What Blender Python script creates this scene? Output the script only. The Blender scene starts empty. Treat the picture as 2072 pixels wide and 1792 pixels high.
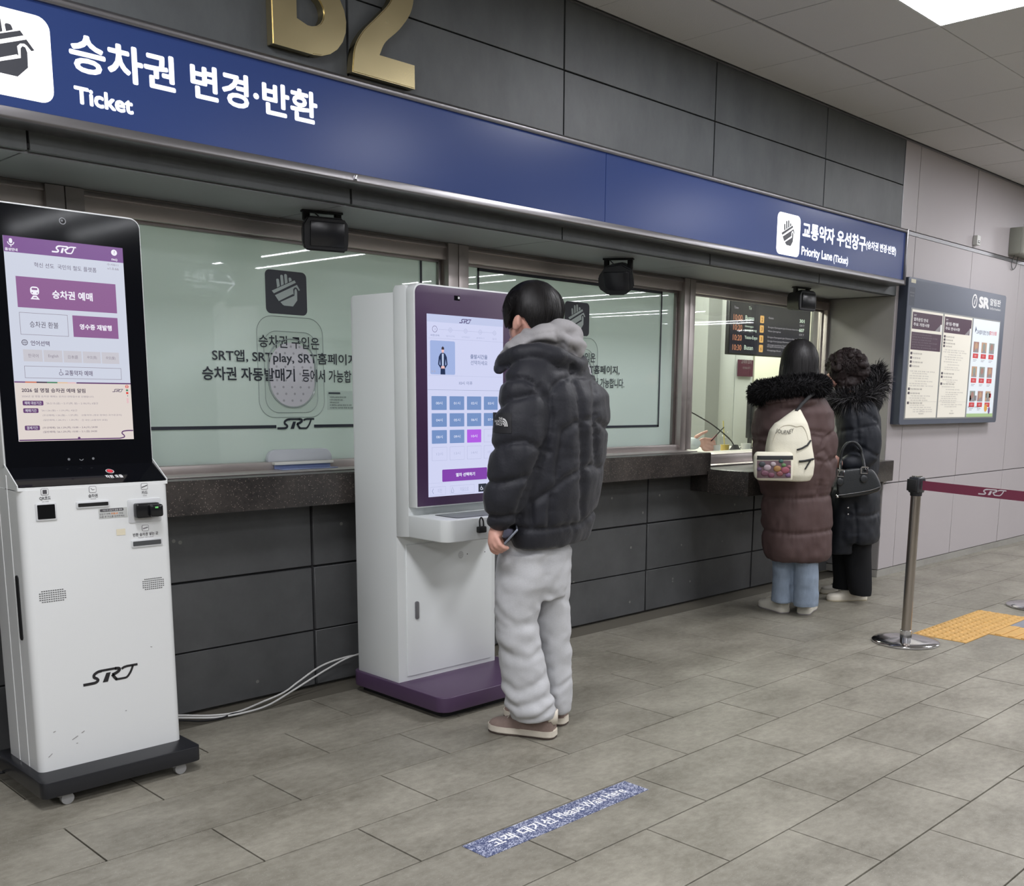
import bpy, bmesh, math, random
import numpy as np
from mathutils import Vector, Matrix, noise
from mathutils.geometry import tessellate_polygon
random.seed(7)
rng = np.random.default_rng(11)
SC = bpy.context.scene
COL = SC.collection

# ---------------------------------------------------------------- camera
CAM_H = 1.27
F_PX, YAW, PITCH, ROLL = 2079.0256, 0.8188349, -0.17505817, 0.01531738
PX, PY = 1169.376, 1160.212
def _rot():
    f = np.array([math.sin(YAW)*math.cos(PITCH), math.cos(YAW)*math.cos(PITCH), math.sin(PITCH)])
    r = np.array([math.cos(YAW), -math.sin(YAW), 0.0]); u = np.cross(r, f)
    rr = r*math.cos(ROLL)+u*math.sin(ROLL); uu = -r*math.sin(ROLL)+u*math.cos(ROLL)
    return rr, uu, f
RR, UU, FF = _rot()
cd = bpy.data.cameras.new('camera'); cam = bpy.data.objects.new('camera', cd); COL.objects.link(cam)
cam.matrix_world = Matrix(((RR[0],UU[0],-FF[0],0),(RR[1],UU[1],-FF[1],0),(RR[2],UU[2],-FF[2],CAM_H),(0,0,0,1)))
cd.sensor_fit = 'HORIZONTAL'; cd.sensor_width = 36.0; cd.lens = F_PX/2072*36.0
cd.shift_x = (1036-PX)/2072; cd.shift_y = (PY-896)/2072
cd.clip_start = 0.05; cd.clip_end = 200
SC.camera = cam

# ---------------------------------------------------------------- world, exposure
w = bpy.data.worlds.new('world'); SC.world = w; w.use_nodes = True
w.node_tree.nodes['Background'].inputs[0].default_value = (0.8, 0.85, 0.9, 1)
w.node_tree.nodes['Background'].inputs[1].default_value = 0.05
SC.view_settings.view_transform = 'Standard'; SC.view_settings.look = 'None'
SC.view_settings.exposure = 0.0; SC.view_settings.gamma = 1.0; SC.view_settings.use_curve_mapping = False
SC.cycles.max_bounces = 7; SC.cycles.diffuse_bounces = 4; SC.cycles.glossy_bounces = 4
SC.cycles.transmission_bounces = 5; SC.cycles.transparent_max_bounces = 8
SC.cycles.caustics_reflective = False; SC.cycles.caustics_refractive = False
SC.cycles.sample_clamp_indirect = 4.0
PANEL_L, STRIP_L, ROOM_L = 38.0, 50.0, 30.0      # what the lamps give off

# ---------------------------------------------------------------- pixel -> point helpers (photograph frame 2072 x 1792)
def ray(u, v):
    return RR*(u-PX)/F_PX - UU*(v-PY)/F_PX + FF
CAMP = np.array([0, 0, CAM_H])
def wy(u, v, y):
    d = ray(u, v); t = y/d[1]; return (d[0]*t, y, CAM_H+d[2]*t)
def fl(u, v, z=0.0):
    d = ray(u, v); t = (z-CAM_H)/d[2]; return (d[0]*t, d[1]*t, z)
VD = np.array([math.sin(YAW), math.cos(YAW), 0.0]); VR = np.array([math.cos(YAW), -math.sin(YAW), 0.0]); VZ = np.array([0, 0, 1.0])
def pp(u, v, dd, O):
    """point on the upright plane standing dd metres behind floor point O, seen at pixel (u, v)"""
    d = ray(u, v); P = np.array([O[0], O[1], 0.0])+VD*dd
    t = ((P-CAMP)@VD)/(d@VD); return CAMP+d*t

# ---------------------------------------------------------------- materials
MATS = {}
def lin(c):
    return tuple(((x/255)/12.92 if x/255 <= .04045 else (((x/255)+.055)/1.055)**2.4) for x in c)
def mat(name, rgb, rough=.5, metal=0., spec=.5, emit=None, es=0., noise_amt=0., nscale=8., bump=0., bscale=60., alpha=1., trans=0., coat=0., stretch=None, sheen=0., srgb=True, rvar=0.):
    if name in MATS: return MATS[name]
    m = bpy.data.materials.new(name); m.use_nodes = True; nt = m.node_tree; b = nt.nodes['Principled BSDF']
    col = lin(rgb) if srgb else rgb
    b.inputs['Base Color'].default_value = (*col, 1); b.inputs['Roughness'].default_value = rough
    b.inputs['Metallic'].default_value = metal; b.inputs['Specular IOR Level'].default_value = spec
    b.inputs['Coat Weight'].default_value = coat; b.inputs['Coat Roughness'].default_value = .08
    b.inputs['Transmission Weight'].default_value = trans; b.inputs['Alpha'].default_value = alpha
    b.inputs['Sheen Weight'].default_value = sheen
    if emit is not None:
        b.inputs['Emission Color'].default_value = (*lin(emit), 1); b.inputs['Emission Strength'].default_value = es
    if noise_amt or bump or rvar:
        tc = nt.nodes.new('ShaderNodeTexCoord'); mp = nt.nodes.new('ShaderNodeMapping'); nt.links.new(tc.outputs['Object'], mp.inputs[0])
        if stretch: mp.inputs['Scale'].default_value = stretch
        if noise_amt:
            n = nt.nodes.new('ShaderNodeTexNoise'); n.inputs['Scale'].default_value = nscale; n.inputs['Detail'].default_value = 6; n.inputs['Roughness'].default_value = .65
            nt.links.new(mp.outputs[0], n.inputs[0])
            r = nt.nodes.new('ShaderNodeValToRGB'); r.color_ramp.elements[0].position = .3; r.color_ramp.elements[1].position = .7
            r.color_ramp.elements[0].color = (*[x*(1-noise_amt) for x in col], 1); r.color_ramp.elements[1].color = (*[min(1, x*(1+noise_amt)) for x in col], 1)
            nt.links.new(n.outputs[0], r.inputs[0]); nt.links.new(r.outputs[0], b.inputs['Base Color'])
        if rvar:
            n = nt.nodes.new('ShaderNodeTexNoise'); n.inputs['Scale'].default_value = nscale*.5; nt.links.new(mp.outputs[0], n.inputs[0])
            mr = nt.nodes.new('ShaderNodeMapRange'); mr.inputs[3].default_value = max(0, rough-rvar); mr.inputs[4].default_value = rough+rvar
            nt.links.new(n.outputs[0], mr.inputs[0]); nt.links.new(mr.outputs[0], b.inputs['Roughness'])
        if bump:
            n = nt.nodes.new('ShaderNodeTexNoise'); n.inputs['Scale'].default_value = bscale; n.inputs['Detail'].default_value = 4; nt.links.new(mp.outputs[0], n.inputs[0])
            bp = nt.nodes.new('ShaderNodeBump'); bp.inputs['Strength'].default_value = bump; bp.inputs['Distance'].default_value = .01
            nt.links.new(n.outputs[0], bp.inputs['Height']); nt.links.new(bp.outputs[0], b.inputs['Normal'])
    MATS[name] = m; return m
def glow(name, rgb, s=1.0):
    """a lit screen or backlit face: gives off light, with a faint gloss of its own"""
    return mat('glow_'+name, (8, 8, 8), rough=.2, spec=.4, emit=rgb, es=s)

def stone(name, c0, c1, scale, rough, bump, fleck=None, tilevar=.0, streak=(1, 1, 1)):
    m = bpy.data.materials.new(name); m.use_nodes = True; nt = m.node_tree; b = nt.nodes['Principled BSDF']; N = nt.nodes.new; L = nt.links.new
    tc = N('ShaderNodeTexCoord'); geo = N('ShaderNodeNewGeometry'); mp = N('ShaderNodeMapping'); mp.inputs['Scale'].default_value = streak
    L(geo.outputs['Position'], mp.inputs[0])
    n1 = N('ShaderNodeTexNoise'); n1.inputs['Scale'].default_value = scale; n1.inputs['Detail'].default_value = 10; n1.inputs['Roughness'].default_value = .7; L(mp.outputs[0], n1.inputs[0])
    n2 = N('ShaderNodeTexNoise'); n2.inputs['Scale'].default_value = scale*.12; n2.inputs['Detail'].default_value = 4; L(mp.outputs[0], n2.inputs[0])
    mx = N('ShaderNodeMath'); mx.operation = 'ADD'; L(n1.outputs[0], mx.inputs[0]); L(n2.outputs[0], mx.inputs[1])
    hf = N('ShaderNodeMath'); hf.operation = 'MULTIPLY'; hf.inputs[1].default_value = .5; L(mx.outputs[0], hf.inputs[0])
    r = N('ShaderNodeValToRGB'); r.color_ramp.elements[0].position = .36; r.color_ramp.elements[1].position = .64
    r.color_ramp.elements[0].color = (*lin(c0), 1); r.color_ramp.elements[1].color = (*lin(c1), 1); L(hf.outputs[0], r.inputs[0])
    out = r.outputs[0]
    if tilevar:
        oi = N('ShaderNodeObjectInfo'); mr = N('ShaderNodeMapRange'); mr.inputs[3].default_value = 1-tilevar; mr.inputs[4].default_value = 1+tilevar; L(oi.outputs['Random'], mr.inputs[0])
        hv = N('ShaderNodeHueSaturation'); L(out, hv.inputs['Color']); L(mr.outputs[0], hv.inputs['Value']); out = hv.outputs[0]
    if fleck:
        v = N('ShaderNodeTexVoronoi'); v.inputs['Scale'].default_value = fleck[0]; L(mp.outputs[0], v.inputs[0])
        wn = N('ShaderNodeMath'); wn.operation = 'GREATER_THAN'; wn.inputs[1].default_value = fleck[1]
        sp = N('ShaderNodeSeparateColor'); L(v.outputs['Color'], sp.inputs[0]); L(sp.outputs[0], wn.inputs[0])
        lt = N('ShaderNodeMath'); lt.operation = 'LESS_THAN'; lt.inputs[1].default_value = fleck[3]; L(v.outputs['Distance'], lt.inputs[0])
        an = N('ShaderNodeMath'); an.operation = 'MULTIPLY'; L(wn.outputs[0], an.inputs[0]); L(lt.outputs[0], an.inputs[1])
        mc = N('ShaderNodeMix'); mc.data_type = 'RGBA'; L(an.outputs[0], mc.inputs[0]); L(out, mc.inputs[6]); mc.inputs[7].default_value = (*lin(fleck[2]), 1); out = mc.outputs[2]
    L(out, b.inputs['Base Color']); b.inputs['Roughness'].default_value = rough
    if bump:
        bp = N('ShaderNodeBump'); bp.inputs['Strength'].default_value = bump; bp.inputs['Distance'].default_value = .004; L(n1.outputs[0], bp.inputs['Height']); L(bp.outputs[0], b.inputs['Normal'])
    MATS[name] = m; return m
def facing(nt, k):
    """share of light mirrored by glass, rising toward grazing view, the same from both sides"""
    N = nt.nodes.new; L = nt.links.new; lw = N('ShaderNodeLayerWeight'); lw.inputs[0].default_value = .5; p = N('ShaderNodeMath'); p.operation = 'POWER'; p.inputs[1].default_value = 4.5; L(lw.outputs['Facing'], p.inputs[0])
    m = N('ShaderNodeMapRange'); m.inputs[3].default_value = .045*k*2; m.inputs[4].default_value = min(1, k*2); L(p.outputs[0], m.inputs[0]); return m
def glassmat(name, tint=(1, 1, 1), refl=.5):
    m = bpy.data.materials.new(name); m.use_nodes = True; nt = m.node_tree; nt.nodes.clear(); N = nt.nodes.new; L = nt.links.new
    o = N('ShaderNodeOutputMaterial'); t = N('ShaderNodeBsdfTransparent'); t.inputs[0].default_value = (*tint, 1)
    g = N('ShaderNodeBsdfGlossy'); g.inputs['Roughness'].default_value = .02; g.inputs[0].default_value = (1, 1, 1, 1)
    mu = facing(nt, refl)
    mx = N('ShaderNodeMixShader'); L(mu.outputs[0], mx.inputs[0]); L(t.outputs[0], mx.inputs[1]); L(g.outputs[0], mx.inputs[2]); L(mx.outputs[0], o.inputs[0])
    MATS[name] = m; return m
def filmglass(name, rgb):
    """glass lined with a pale film: lets the room's light glow through a little, reflects the hall"""
    m = bpy.data.materials.new(name); m.use_nodes = True; nt = m.node_tree; nt.nodes.clear(); N = nt.nodes.new; L = nt.links.new
    o = N('ShaderNodeOutputMaterial'); d = N('ShaderNodeBsdfDiffuse'); d.inputs[0].default_value = (*lin(rgb), 1)
    t = N('ShaderNodeBsdfTranslucent'); t.inputs[0].default_value = (*lin(rgb), 1)
    g = N('ShaderNodeBsdfGlossy'); g.inputs['Roughness'].default_value = .012
    f = facing(nt, 1.0)
    a = N('ShaderNodeMixShader'); a.inputs[0].default_value = .4; L(d.outputs[0], a.inputs[1]); L(t.outputs[0], a.inputs[2])
    mx = N('ShaderNodeMixShader'); L(f.outputs[0], mx.inputs[0]); L(a.outputs[0], mx.inputs[1]); L(g.outputs[0], mx.inputs[2]); L(mx.outputs[0], o.inputs[0])
    MATS[name] = m; return m

M_floor = stone('floor_tile_stone', (110, 106, 95), (152, 148, 136), 24, .46, .25, fleck=(230, .94, (164, 161, 152), .3), tilevar=.05, streak=(1, 1.5, 1))
M_grout = mat('grout', (92, 88, 78), rough=.9)
M_dark = stone('dark_wall_stone', (74, 77, 80), (98, 102, 103), 5, .5, .12, tilevar=.04, streak=(1, 1, .5))
M_low = stone('lower_wall_stone', (70, 71, 72), (90, 91, 92), 6, .5, .12, fleck=(40, .985, (120, 120, 116), .3), tilevar=.05)
M_joint = mat('dark_joint', (30, 31, 33), rough=.9)
M_granite = stone('dark_granite', (40, 38, 38), (72, 67, 64), 60, .3, 0, fleck=(210, .82, (138, 128, 120), .34))
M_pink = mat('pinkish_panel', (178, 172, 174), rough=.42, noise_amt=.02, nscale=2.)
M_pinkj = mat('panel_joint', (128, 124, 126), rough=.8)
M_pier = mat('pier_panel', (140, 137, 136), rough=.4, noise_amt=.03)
M_base = stone('baseboard_stone', (140, 138, 132), (160, 158, 152), 10, .5, .1)
M_ceil = mat('ceiling_tile', (214, 213, 214), rough=.9, bump=.2, bscale=150)
M_ceilb = mat('ceiling_grid', (120, 120, 122), rough=.9)
M_steel = mat('stainless', (192, 184, 181), rough=.38, metal=.85, bump=.06, bscale=30, stretch=(.3, 1, 14), rvar=.1, nscale=3)
M_steeld = mat('stainless_dark', (146, 140, 138), rough=.34, metal=1., rvar=.08)
M_black = mat('black_plastic', (22, 23, 28), rough=.4)
M_matblack = mat('matt_black', (18, 18, 21), rough=.7)
M_chrome = mat('chrome', (205, 205, 208), rough=.12, metal=1.)
M_white = mat('white_powder_coat', (222, 224, 224), rough=.42, bump=.03, bscale=400)
M_white2 = mat('white_plastic', (226, 230, 230), rough=.38)
M_purple = mat('purple_panel', (74, 52, 84), rough=.35)
M_purpled = mat('purple_base', (76, 56, 84), rough=.38)
M_alu = mat('aluminium_frame', (150, 150, 152), rough=.36, metal=.9)
M_film = filmglass('frosted_film_glass', (209, 221, 218))
M_glass = glassmat('clear_glass', (.93, .96, .94), .5)
M_pvc = glassmat('clear_plastic', (.965, .965, .97), .22)
M_plate = glassmat('clear_plate', (.985, .985, .985), .1)
M_ink = mat('printed_ink', (38, 42, 52), rough=.5)
M_inkw = mat('white_ink', (235, 235, 235), rough=.5)
M_cream = mat('cream_wall', (214, 212, 196), rough=.8)
M_hallwall = mat('hall_wall', (205, 203, 200), rough=.6)

# ---------------------------------------------------------------- object helpers
def link(name, me, m, parent=None):
    o = bpy.data.objects.new(name, me); COL.objects.link(o)
    if m is not None:
        for k in (m if isinstance(m, (list, tuple)) else [m]): me.materials.append(k)
    if parent is not None: o.parent = parent
    return o
def shade(me, smooth=True, angle=40):
    for p in me.polygons: p.use_smooth = smooth
    if smooth and angle < 180: me.set_sharp_from_angle(angle=math.radians(angle))
def pyd(name, vs, fs, m, parent=None, smooth=False, angle=40, mi=None):
    me = bpy.data.meshes.new(name); me.from_pydata([tuple(map(float, v)) for v in vs], [], fs); me.validate(clean_customdata=False)
    o = link(name, me, m, parent)
    if mi is not None:
        for p, k in zip(me.polygons, mi): p.material_index = k
    if smooth: shade(me, True, angle)
    return o
def tag(o, label=None, cat=None, group=None, kind=None):
    if label: o['label'] = label
    if cat: o['category'] = cat
    if group: o['group'] = group
    if kind: o['kind'] = kind
    return o
def empty(name, label=None, cat=None, group=None, kind=None):
    o = bpy.data.objects.new(name, None); COL.objects.link(o); o.empty_display_size = .1
    return tag(o, label, cat, group, kind)
def move_to(root, loc):
    """put an Empty at the thing's base while its parts stay where they were built"""
    root.location = loc
    for c in root.children: c.location = (c.location[0]-loc[0], c.location[1]-loc[1], c.location[2]-loc[2])
def bmo(name, bm, m, parent=None, smooth=True, angle=40):
    me = bpy.data.meshes.new(name); bm.normal_update(); bm.to_mesh(me); bm.free()
    o = link(name, me, m, parent)
    if smooth: shade(me, True, angle)
    return o
def abox(bm, x0, x1, y0, y1, z0, z1, bev=0., seg=2):
    r = bmesh.ops.create_cube(bm, size=1.0); vs = r['verts']
    for v in vs:
        v.co = Vector(((x0+x1)/2+v.co.x*(x1-x0), (y0+y1)/2+v.co.y*(y1-y0), (z0+z1)/2+v.co.z*(z1-z0)))
    if bev > 0:
        es = {e for v in vs for e in v.link_edges}
        bmesh.ops.bevel(bm, geom=list(es), offset=bev, segments=seg, affect='EDGES', profile=.5, clamp_overlap=True)
def box(name, x0, x1, y0, y1, z0, z1, m, parent=None, bev=0., seg=2):
    bm = bmesh.new(); abox(bm, x0, x1, y0, y1, z0, z1, bev, seg); return bmo(name, bm, m, parent, smooth=bev > 0)
def prism(name, pts, axis, a0, a1, m, parent=None, bev=0., seg=2, smooth=True):
    """extrude a 2D polygon; axis 'x' -> pts are (y,z); 'y' -> (x,z); 'z' -> (x,y)"""
    def P(p, a): return {'x': (a, p[0], p[1]), 'y': (p[0], a, p[1]), 'z': (p[0], p[1], a)}[axis]
    bm = bmesh.new(); A = [bm.verts.new(P(p, a0)) for p in pts]; B = [bm.verts.new(P(p, a1)) for p in pts]; n = len(pts)
    bm.faces.new(A); bm.faces.new(B[::-1])
    for i in range(n): bm.faces.new((A[i], B[i], B[(i+1) % n], A[(i+1) % n]))
    bmesh.ops.recalc_face_normals(bm, faces=bm.faces)
    if bev: bmesh.ops.bevel(bm, geom=list(bm.edges), offset=bev, segments=seg, affect='EDGES', profile=.5, clamp_overlap=True)
    return bmo(name, bm, m, parent, smooth=smooth, angle=35)
def rrect(x0, x1, y0, y1, r, n=6, corners=(1, 1, 1, 1)):
    """rounded rectangle, corners (bl, br, tr, tl)"""
    out = []
    for k, (cx, cy, a0) in enumerate(((x0, y0, 180), (x1, y0, 270), (x1, y1, 0), (x0, y1, 90))):
        if not corners[k]: out.append((cx, cy)); continue
        ox = cx+r if cx == x0 else cx-r; oy = cy+r if cy == y0 else cy-r
        for i in range(n+1):
            a = math.radians(a0+90*i/n); out.append((ox+r*math.cos(a), oy+r*math.sin(a)))
    return out
def circ(cx, cy, r, n=24, ry=None):
    ry = ry or r; return [(cx+r*math.cos(2*math.pi*i/n), cy+ry*math.sin(2*math.pi*i/n)) for i in range(n)]
def tube(name, pts, r, m, parent=None, n=10, cap=True, radii=None):
    pts = [Vector(p) for p in pts]; N = len(pts); vs = []; fs = []
    t0 = (pts[1]-pts[0]).normalized(); up = Vector((0, 0, 1)) if abs(t0.z) < .9 else Vector((1, 0, 0)); a = t0.cross(up).normalized()
    for i, p in enumerate(pts):
        t = (pts[min(i+1, N-1)]-pts[max(i-1, 0)]).normalized(); a = (a-t*a.dot(t)).normalized(); b = t.cross(a); rr = radii[i] if radii else r
        for k in range(n):
            an = 2*math.pi*k/n; vs.append(p+(a*math.cos(an)+b*math.sin(an))*rr)
    for i in range(N-1):
        for k in range(n): fs.append((i*n+k, i*n+(k+1) % n, (i+1)*n+(k+1) % n, (i+1)*n+k))
    if cap: fs.append(tuple(range(n))[::-1]); fs.append(tuple(range((N-1)*n, N*n)))
    if name is None: return vs, fs
    return pyd(name, vs, fs, m, parent, smooth=True, angle=50)
def spline(pts, k=8):
    """Catmull-Rom through points (any dimension)"""
    P = [np.array(p, float) for p in pts]; P = [2*P[0]-P[1]]+P+[2*P[-1]-P[-2]]; out = []
    for i in range(1, len(P)-2):
        for j in range(k):
            t = j/k; out.append(.5*((2*P[i])+(-P[i-1]+P[i+1])*t+(2*P[i-1]-5*P[i]+4*P[i+1]-P[i+2])*t*t+(-P[i-1]+3*P[i]-3*P[i+1]+P[i+2])*t**3))
    out.append(P[-2]); return out
def lathe(name, prof, c, m, parent=None, n=32):
    vs = []; fs = []
    for r, z in prof:
        for k in range(n): a = 2*math.pi*k/n; vs.append((c[0]+r*math.cos(a), c[1]+r*math.sin(a), c[2]+z))
    for i in range(len(prof)-1):
        for k in range(n): fs.append((i*n+k, i*n+(k+1) % n, (i+1)*n+(k+1) % n, (i+1)*n+k))
    fs.append(tuple(range(n))[::-1]); fs.append(tuple(range((len(prof)-1)*n, len(prof)*n)))
    return pyd(name, vs, fs, m, parent, smooth=True, angle=35)

# ---------------------------------------------------------------- flat print: words, marks and screens
_tc = {}
def text_geo(s, bold=0.):
    key = (s, bold)
    if key in _tc: return _tc[key]
    if bold >= .025:                       # heavy lettering: the plain outline thickened all round
        V, Fc = text_geo(s, 0.); n = len(V); VV = []; FF_ = []
        for i in range(9):
            o_ = (0, 0) if i == 8 else (bold*math.cos(i*math.pi/4), bold*math.sin(i*math.pi/4)); VV.append(np.concatenate([V+np.array(o_), np.full((n, 1), i*.12)], 1)); FF_ += [tuple(k+i*n for k in f) for f in Fc]
        _tc[key] = (np.concatenate(VV), FF_); return _tc[key]
    c = bpy.data.curves.new('t', 'FONT'); c.body = s; c.offset = bold; c.resolution_u = 3
    o = bpy.data.objects.new('t', c); 
    me = o.to_mesh(); V = np.array([v.co[:2] for v in me.vertices]) if len(me.vertices) else np.zeros((0, 2)); Fc = [tuple(p.vertices) for p in me.polygons]
    o.to_mesh_clear(); bpy.data.objects.remove(o); bpy.data.curves.remove(c)
    _tc[key] = (V, Fc); return V, Fc
class Flat:
    """shapes lying on one surface, joined into one mesh with a material each; base maps (a, b, h) to a point"""
    def __init__(s, base): s.base = base; s.v = []; s.f = []; s.mi = []; s.mats = []
    def _m(s, m):
        if m not in s.mats: s.mats.append(m)
        return s.mats.index(m)
    def raw(s, V, Fc, m, h):
        k = len(s.v); s.v += [s.base(p[0], p[1], h+(p[2] if len(p) > 2 else 0)) for p in V]; mi = s._m(m)
        for f in Fc: s.f.append(tuple(i+k for i in f)); s.mi.append(mi)
    def poly(s, pts, m, h=1, holes=()):
        loops = [[Vector((p[0], p[1], 0)) for p in pts]]+[[Vector((p[0], p[1], 0)) for p in hl] for hl in holes]
        tr = tessellate_polygon(loops); V = [(p.x, p.y) for l in loops for p in l]; out = []
        for t in tr:
            a, b, c = (V[i] for i in t)
            if (b[0]-a[0])*(c[1]-a[1])-(b[1]-a[1])*(c[0]-a[0]) < 0: t = t[::-1]
            out.append(tuple(t))
        s.raw(V, out, m, h)
    def rect(s, x0, x1, y0, y1, m, h=1): s.raw([(x0, y0), (x1, y0), (x1, y1), (x0, y1)], [(0, 1, 2, 3)], m, h)
    def frame(s, x0, x1, y0, y1, t, m, h=1):
        s.rect(x0, x1, y0, y0+t, m, h); s.rect(x0, x1, y1-t, y1, m, h); s.rect(x0, x0+t, y0+t, y1-t, m, h); s.rect(x1-t, x1, y0+t, y1-t, m, h)
    def text(s, st, x0, x1, y0, y1, m, h=2, bold=.012):
        """fit the ink of a word into a rectangle"""
        V, Fc = text_geo(st, bold)
        if not len(V): return
        X = V[:, :2]; mn = X.min(0); mx = X.max(0); W = (X-mn)/np.maximum(mx-mn, 1e-6); D_ = V[:, 2] if V.shape[1] > 2 else np.zeros(len(V))
        s.raw([(x0+(x1-x0)*a, y0+(y1-y0)*b, d) for (a, b), d in zip(W, D_)], Fc, m, h)
    def texth(s, st, x, y, hgt, m, h=2, bold=.012, align='l', sx=1.):
        """word of cap height hgt at x, baseline y"""
        V, Fc = text_geo(st, bold)
        if not len(V): return
        k = hgt/.73; wd = V[:, 0].max()*k*sx; ox = {'l': 0, 'c': -wd/2, 'r': -wd}[align]
        s.raw([(x+ox+q_[0]*k*sx, y+q_[1]*k) for q_ in V], Fc, m, h)
    def ribbon(s, pts, wid, m, h=2):
        pts = [np.array(p, float) for p in pts]; n = len(pts); A = []; B = []
        W = wid if isinstance(wid, (list, tuple)) else [wid]*n
        for i, p in enumerate(pts):
            t = pts[min(i+1, n-1)]-pts[max(i-1, 0)]; t = t/(np.linalg.norm(t)+1e-9); nn = np.array([-t[1], t[0]])*W[i]/2
            A.append(tuple(p+nn)); B.append(tuple(p-nn))
        s.raw(A+B, [(n+i, n+i+1, i+1, i) for i in range(n-1)], m, h)
    def build(s, name, parent=None):
        if not s.v: return None
        o = pyd(name, s.v, s.f, s.mats, parent)
        for p, k in zip(o.data.polygons, s.mi): p.material_index = k
        return o
def on_y(y, eps=.0004): return lambda a, b, h: (a, y-h*eps, b)
def on_z(z, eps=.0004): return lambda a, b, h: (a, b, z+h*eps)
def srt(F, x0, x1, y0, y1, m, h=2):
    """the SRT wordmark: slanted S that runs over into the R, and a T that closes into a hook"""
    def T(p): return (x0+(x1-x0)*p[0], y0+(y1-y0)*p[1])
    P = lambda pts: F.poly([T(p) for p in pts], m, h)
    w_ = (y1-y0)
    R = lambda pts, k: F.ribbon([T(p) for p in pts], k*w_*1.3, m, h)
    R(spline([(.0, .07), (.12, .07), (.215, .09), (.262, .22), (.25, .36), (.20, .52), (.205, .72), (.27, .88), (.34, .92)], 5), .165)
    R([(.33, .93), (.60, .93)], .14)
    R(spline([(.58, .93), (.655, .87), (.65, .70), (.59, .55), (.525, .47)], 5), .18)
    P([(.42, .70), (.50, .70), (.44, 0), (.345, 0)])
    R([(.525, .50), (.575, .17), (.60, .05)], .17)
    R(spline([(.58, .05), (.70, .045), (.775, .06), (.82, .20), (.87, .50), (.915, .92)], 5), .13)
    R([(.70, .80), (.745, .90), (.80, .94), (1.0, .94)], .14)
def hand_icon(F, x0, x1, y0, y1, m, h=2):
    """open hand holding a ticket"""
    def T(p): return (x0+(x1-x0)*p[0], y0+(y1-y0)*p[1])
    for cx, top, bot, cx2 in ((.245, .83, .60, .265), (.37, .94, .655, .385), (.49, .97, .71, .505), (.62, .89, .77, .632)):
        w_ = .042; pts = [(cx-w_, top-.03), (cx-w_*.7, top-.006), (cx, top), (cx+w_*.7, top-.006), (cx+w_, top-.03), (cx2+w_, bot+.045), (cx2-w_, bot)]
        F.poly([T(p) for p in pts], m, h)
    F.poly([T(p) for p in ((.06, .51), (.76, .83), (.80, .77), (.12, .445))], m, h)
    F.poly([T(p) for p in ((.15, .40), (.83, .72), (.92, .585), (.88, .565), (.83, .63), (.80, .65), (.75, .64), (.71, .59), (.72, .45), (.70, .47), (.26, .255))], m, h)
    F.poly([T(p) for p in ((.31, .235), (.745, .43), (.75, .57), (.775, .61), (.81, .60), (.83, .53), (.825, .31), (.69, .145), (.42, .15), (.37, .175))], m, h)

# ================================================================ THE SETTING
YF, YW, YG = 3.37, 3.77, 3.92        # outer wall face, wall under the counter, window glass
CEIL = 2.954
def struct(o): o['kind'] = 'structure'; return o
# floor: slab, and each tile seen in the photograph as a piece of its own
floor = struct(box('floor', -12, 34, -20, 3.80, -.12, -.0125, M_grout))
TX, TY, J = .6, .3, .0026
tile_me = None
def mk_tile(w_, d_):
    bm = bmesh.new(); x0, x1, y0, y1 = -w_/2+J, w_/2-J, -d_/2+J, d_/2-J; b = .0004
    lo = [bm.verts.new(p) for p in ((x0, y0, -.0125), (x1, y0, -.0125), (x1, y1, -.0125), (x0, y1, -.0125))]
    mi = [bm.verts.new(p) for p in ((x0, y0, -b), (x1, y0, -b), (x1, y1, -b), (x0, y1, -b))]
    hi = [bm.verts.new(p) for p in ((x0+b, y0+b, 0), (x1-b, y0+b, 0), (x1-b, y1-b, 0), (x0+b, y1-b, 0))]
    bm.faces.new(hi)
    for A, B in ((lo, mi), (mi, hi)):
        for i in range(4): bm.faces.new((A[i], A[(i+1) % 4], B[(i+1) % 4], B[i]))
    me = bpy.data.meshes.new('floor_tile'); bm.to_mesh(me); bm.free(); me.materials.append(M_floor); return me
tile_me = mk_tile(TX, TY)
tact_cells = {(5.24, 2.1), (5.54, 2.1), (5.84, 2.1), (5.54, 1.8), (5.84, 1.8)}
cut_mesh = {}
def proj(x, y, z):
    p = np.array([x, y, z])-CAMP; dz = p@FF
    return (PX+F_PX*(p@RR)/dz, PY-F_PX*(p@UU)/dz) if dz > .05 else (1e9, 1e9)
class Boxes:
    def __init__(s): s.v = []; s.f = []
    def add(s, x0, x1, y0, y1, z0, z1):
        k = len(s.v); s.v += [(x, y, z) for z in (z0, z1) for y in (y0, y1) for x in (x0, x1)]
        s.f += [tuple(k+i for i in q_) for q_ in ((0, 2, 3, 1), (4, 5, 7, 6), (0, 1, 5, 4), (2, 6, 7, 3), (0, 4, 6, 2), (1, 3, 7, 5))]
rest = Boxes(); n_tiles = 0
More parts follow.
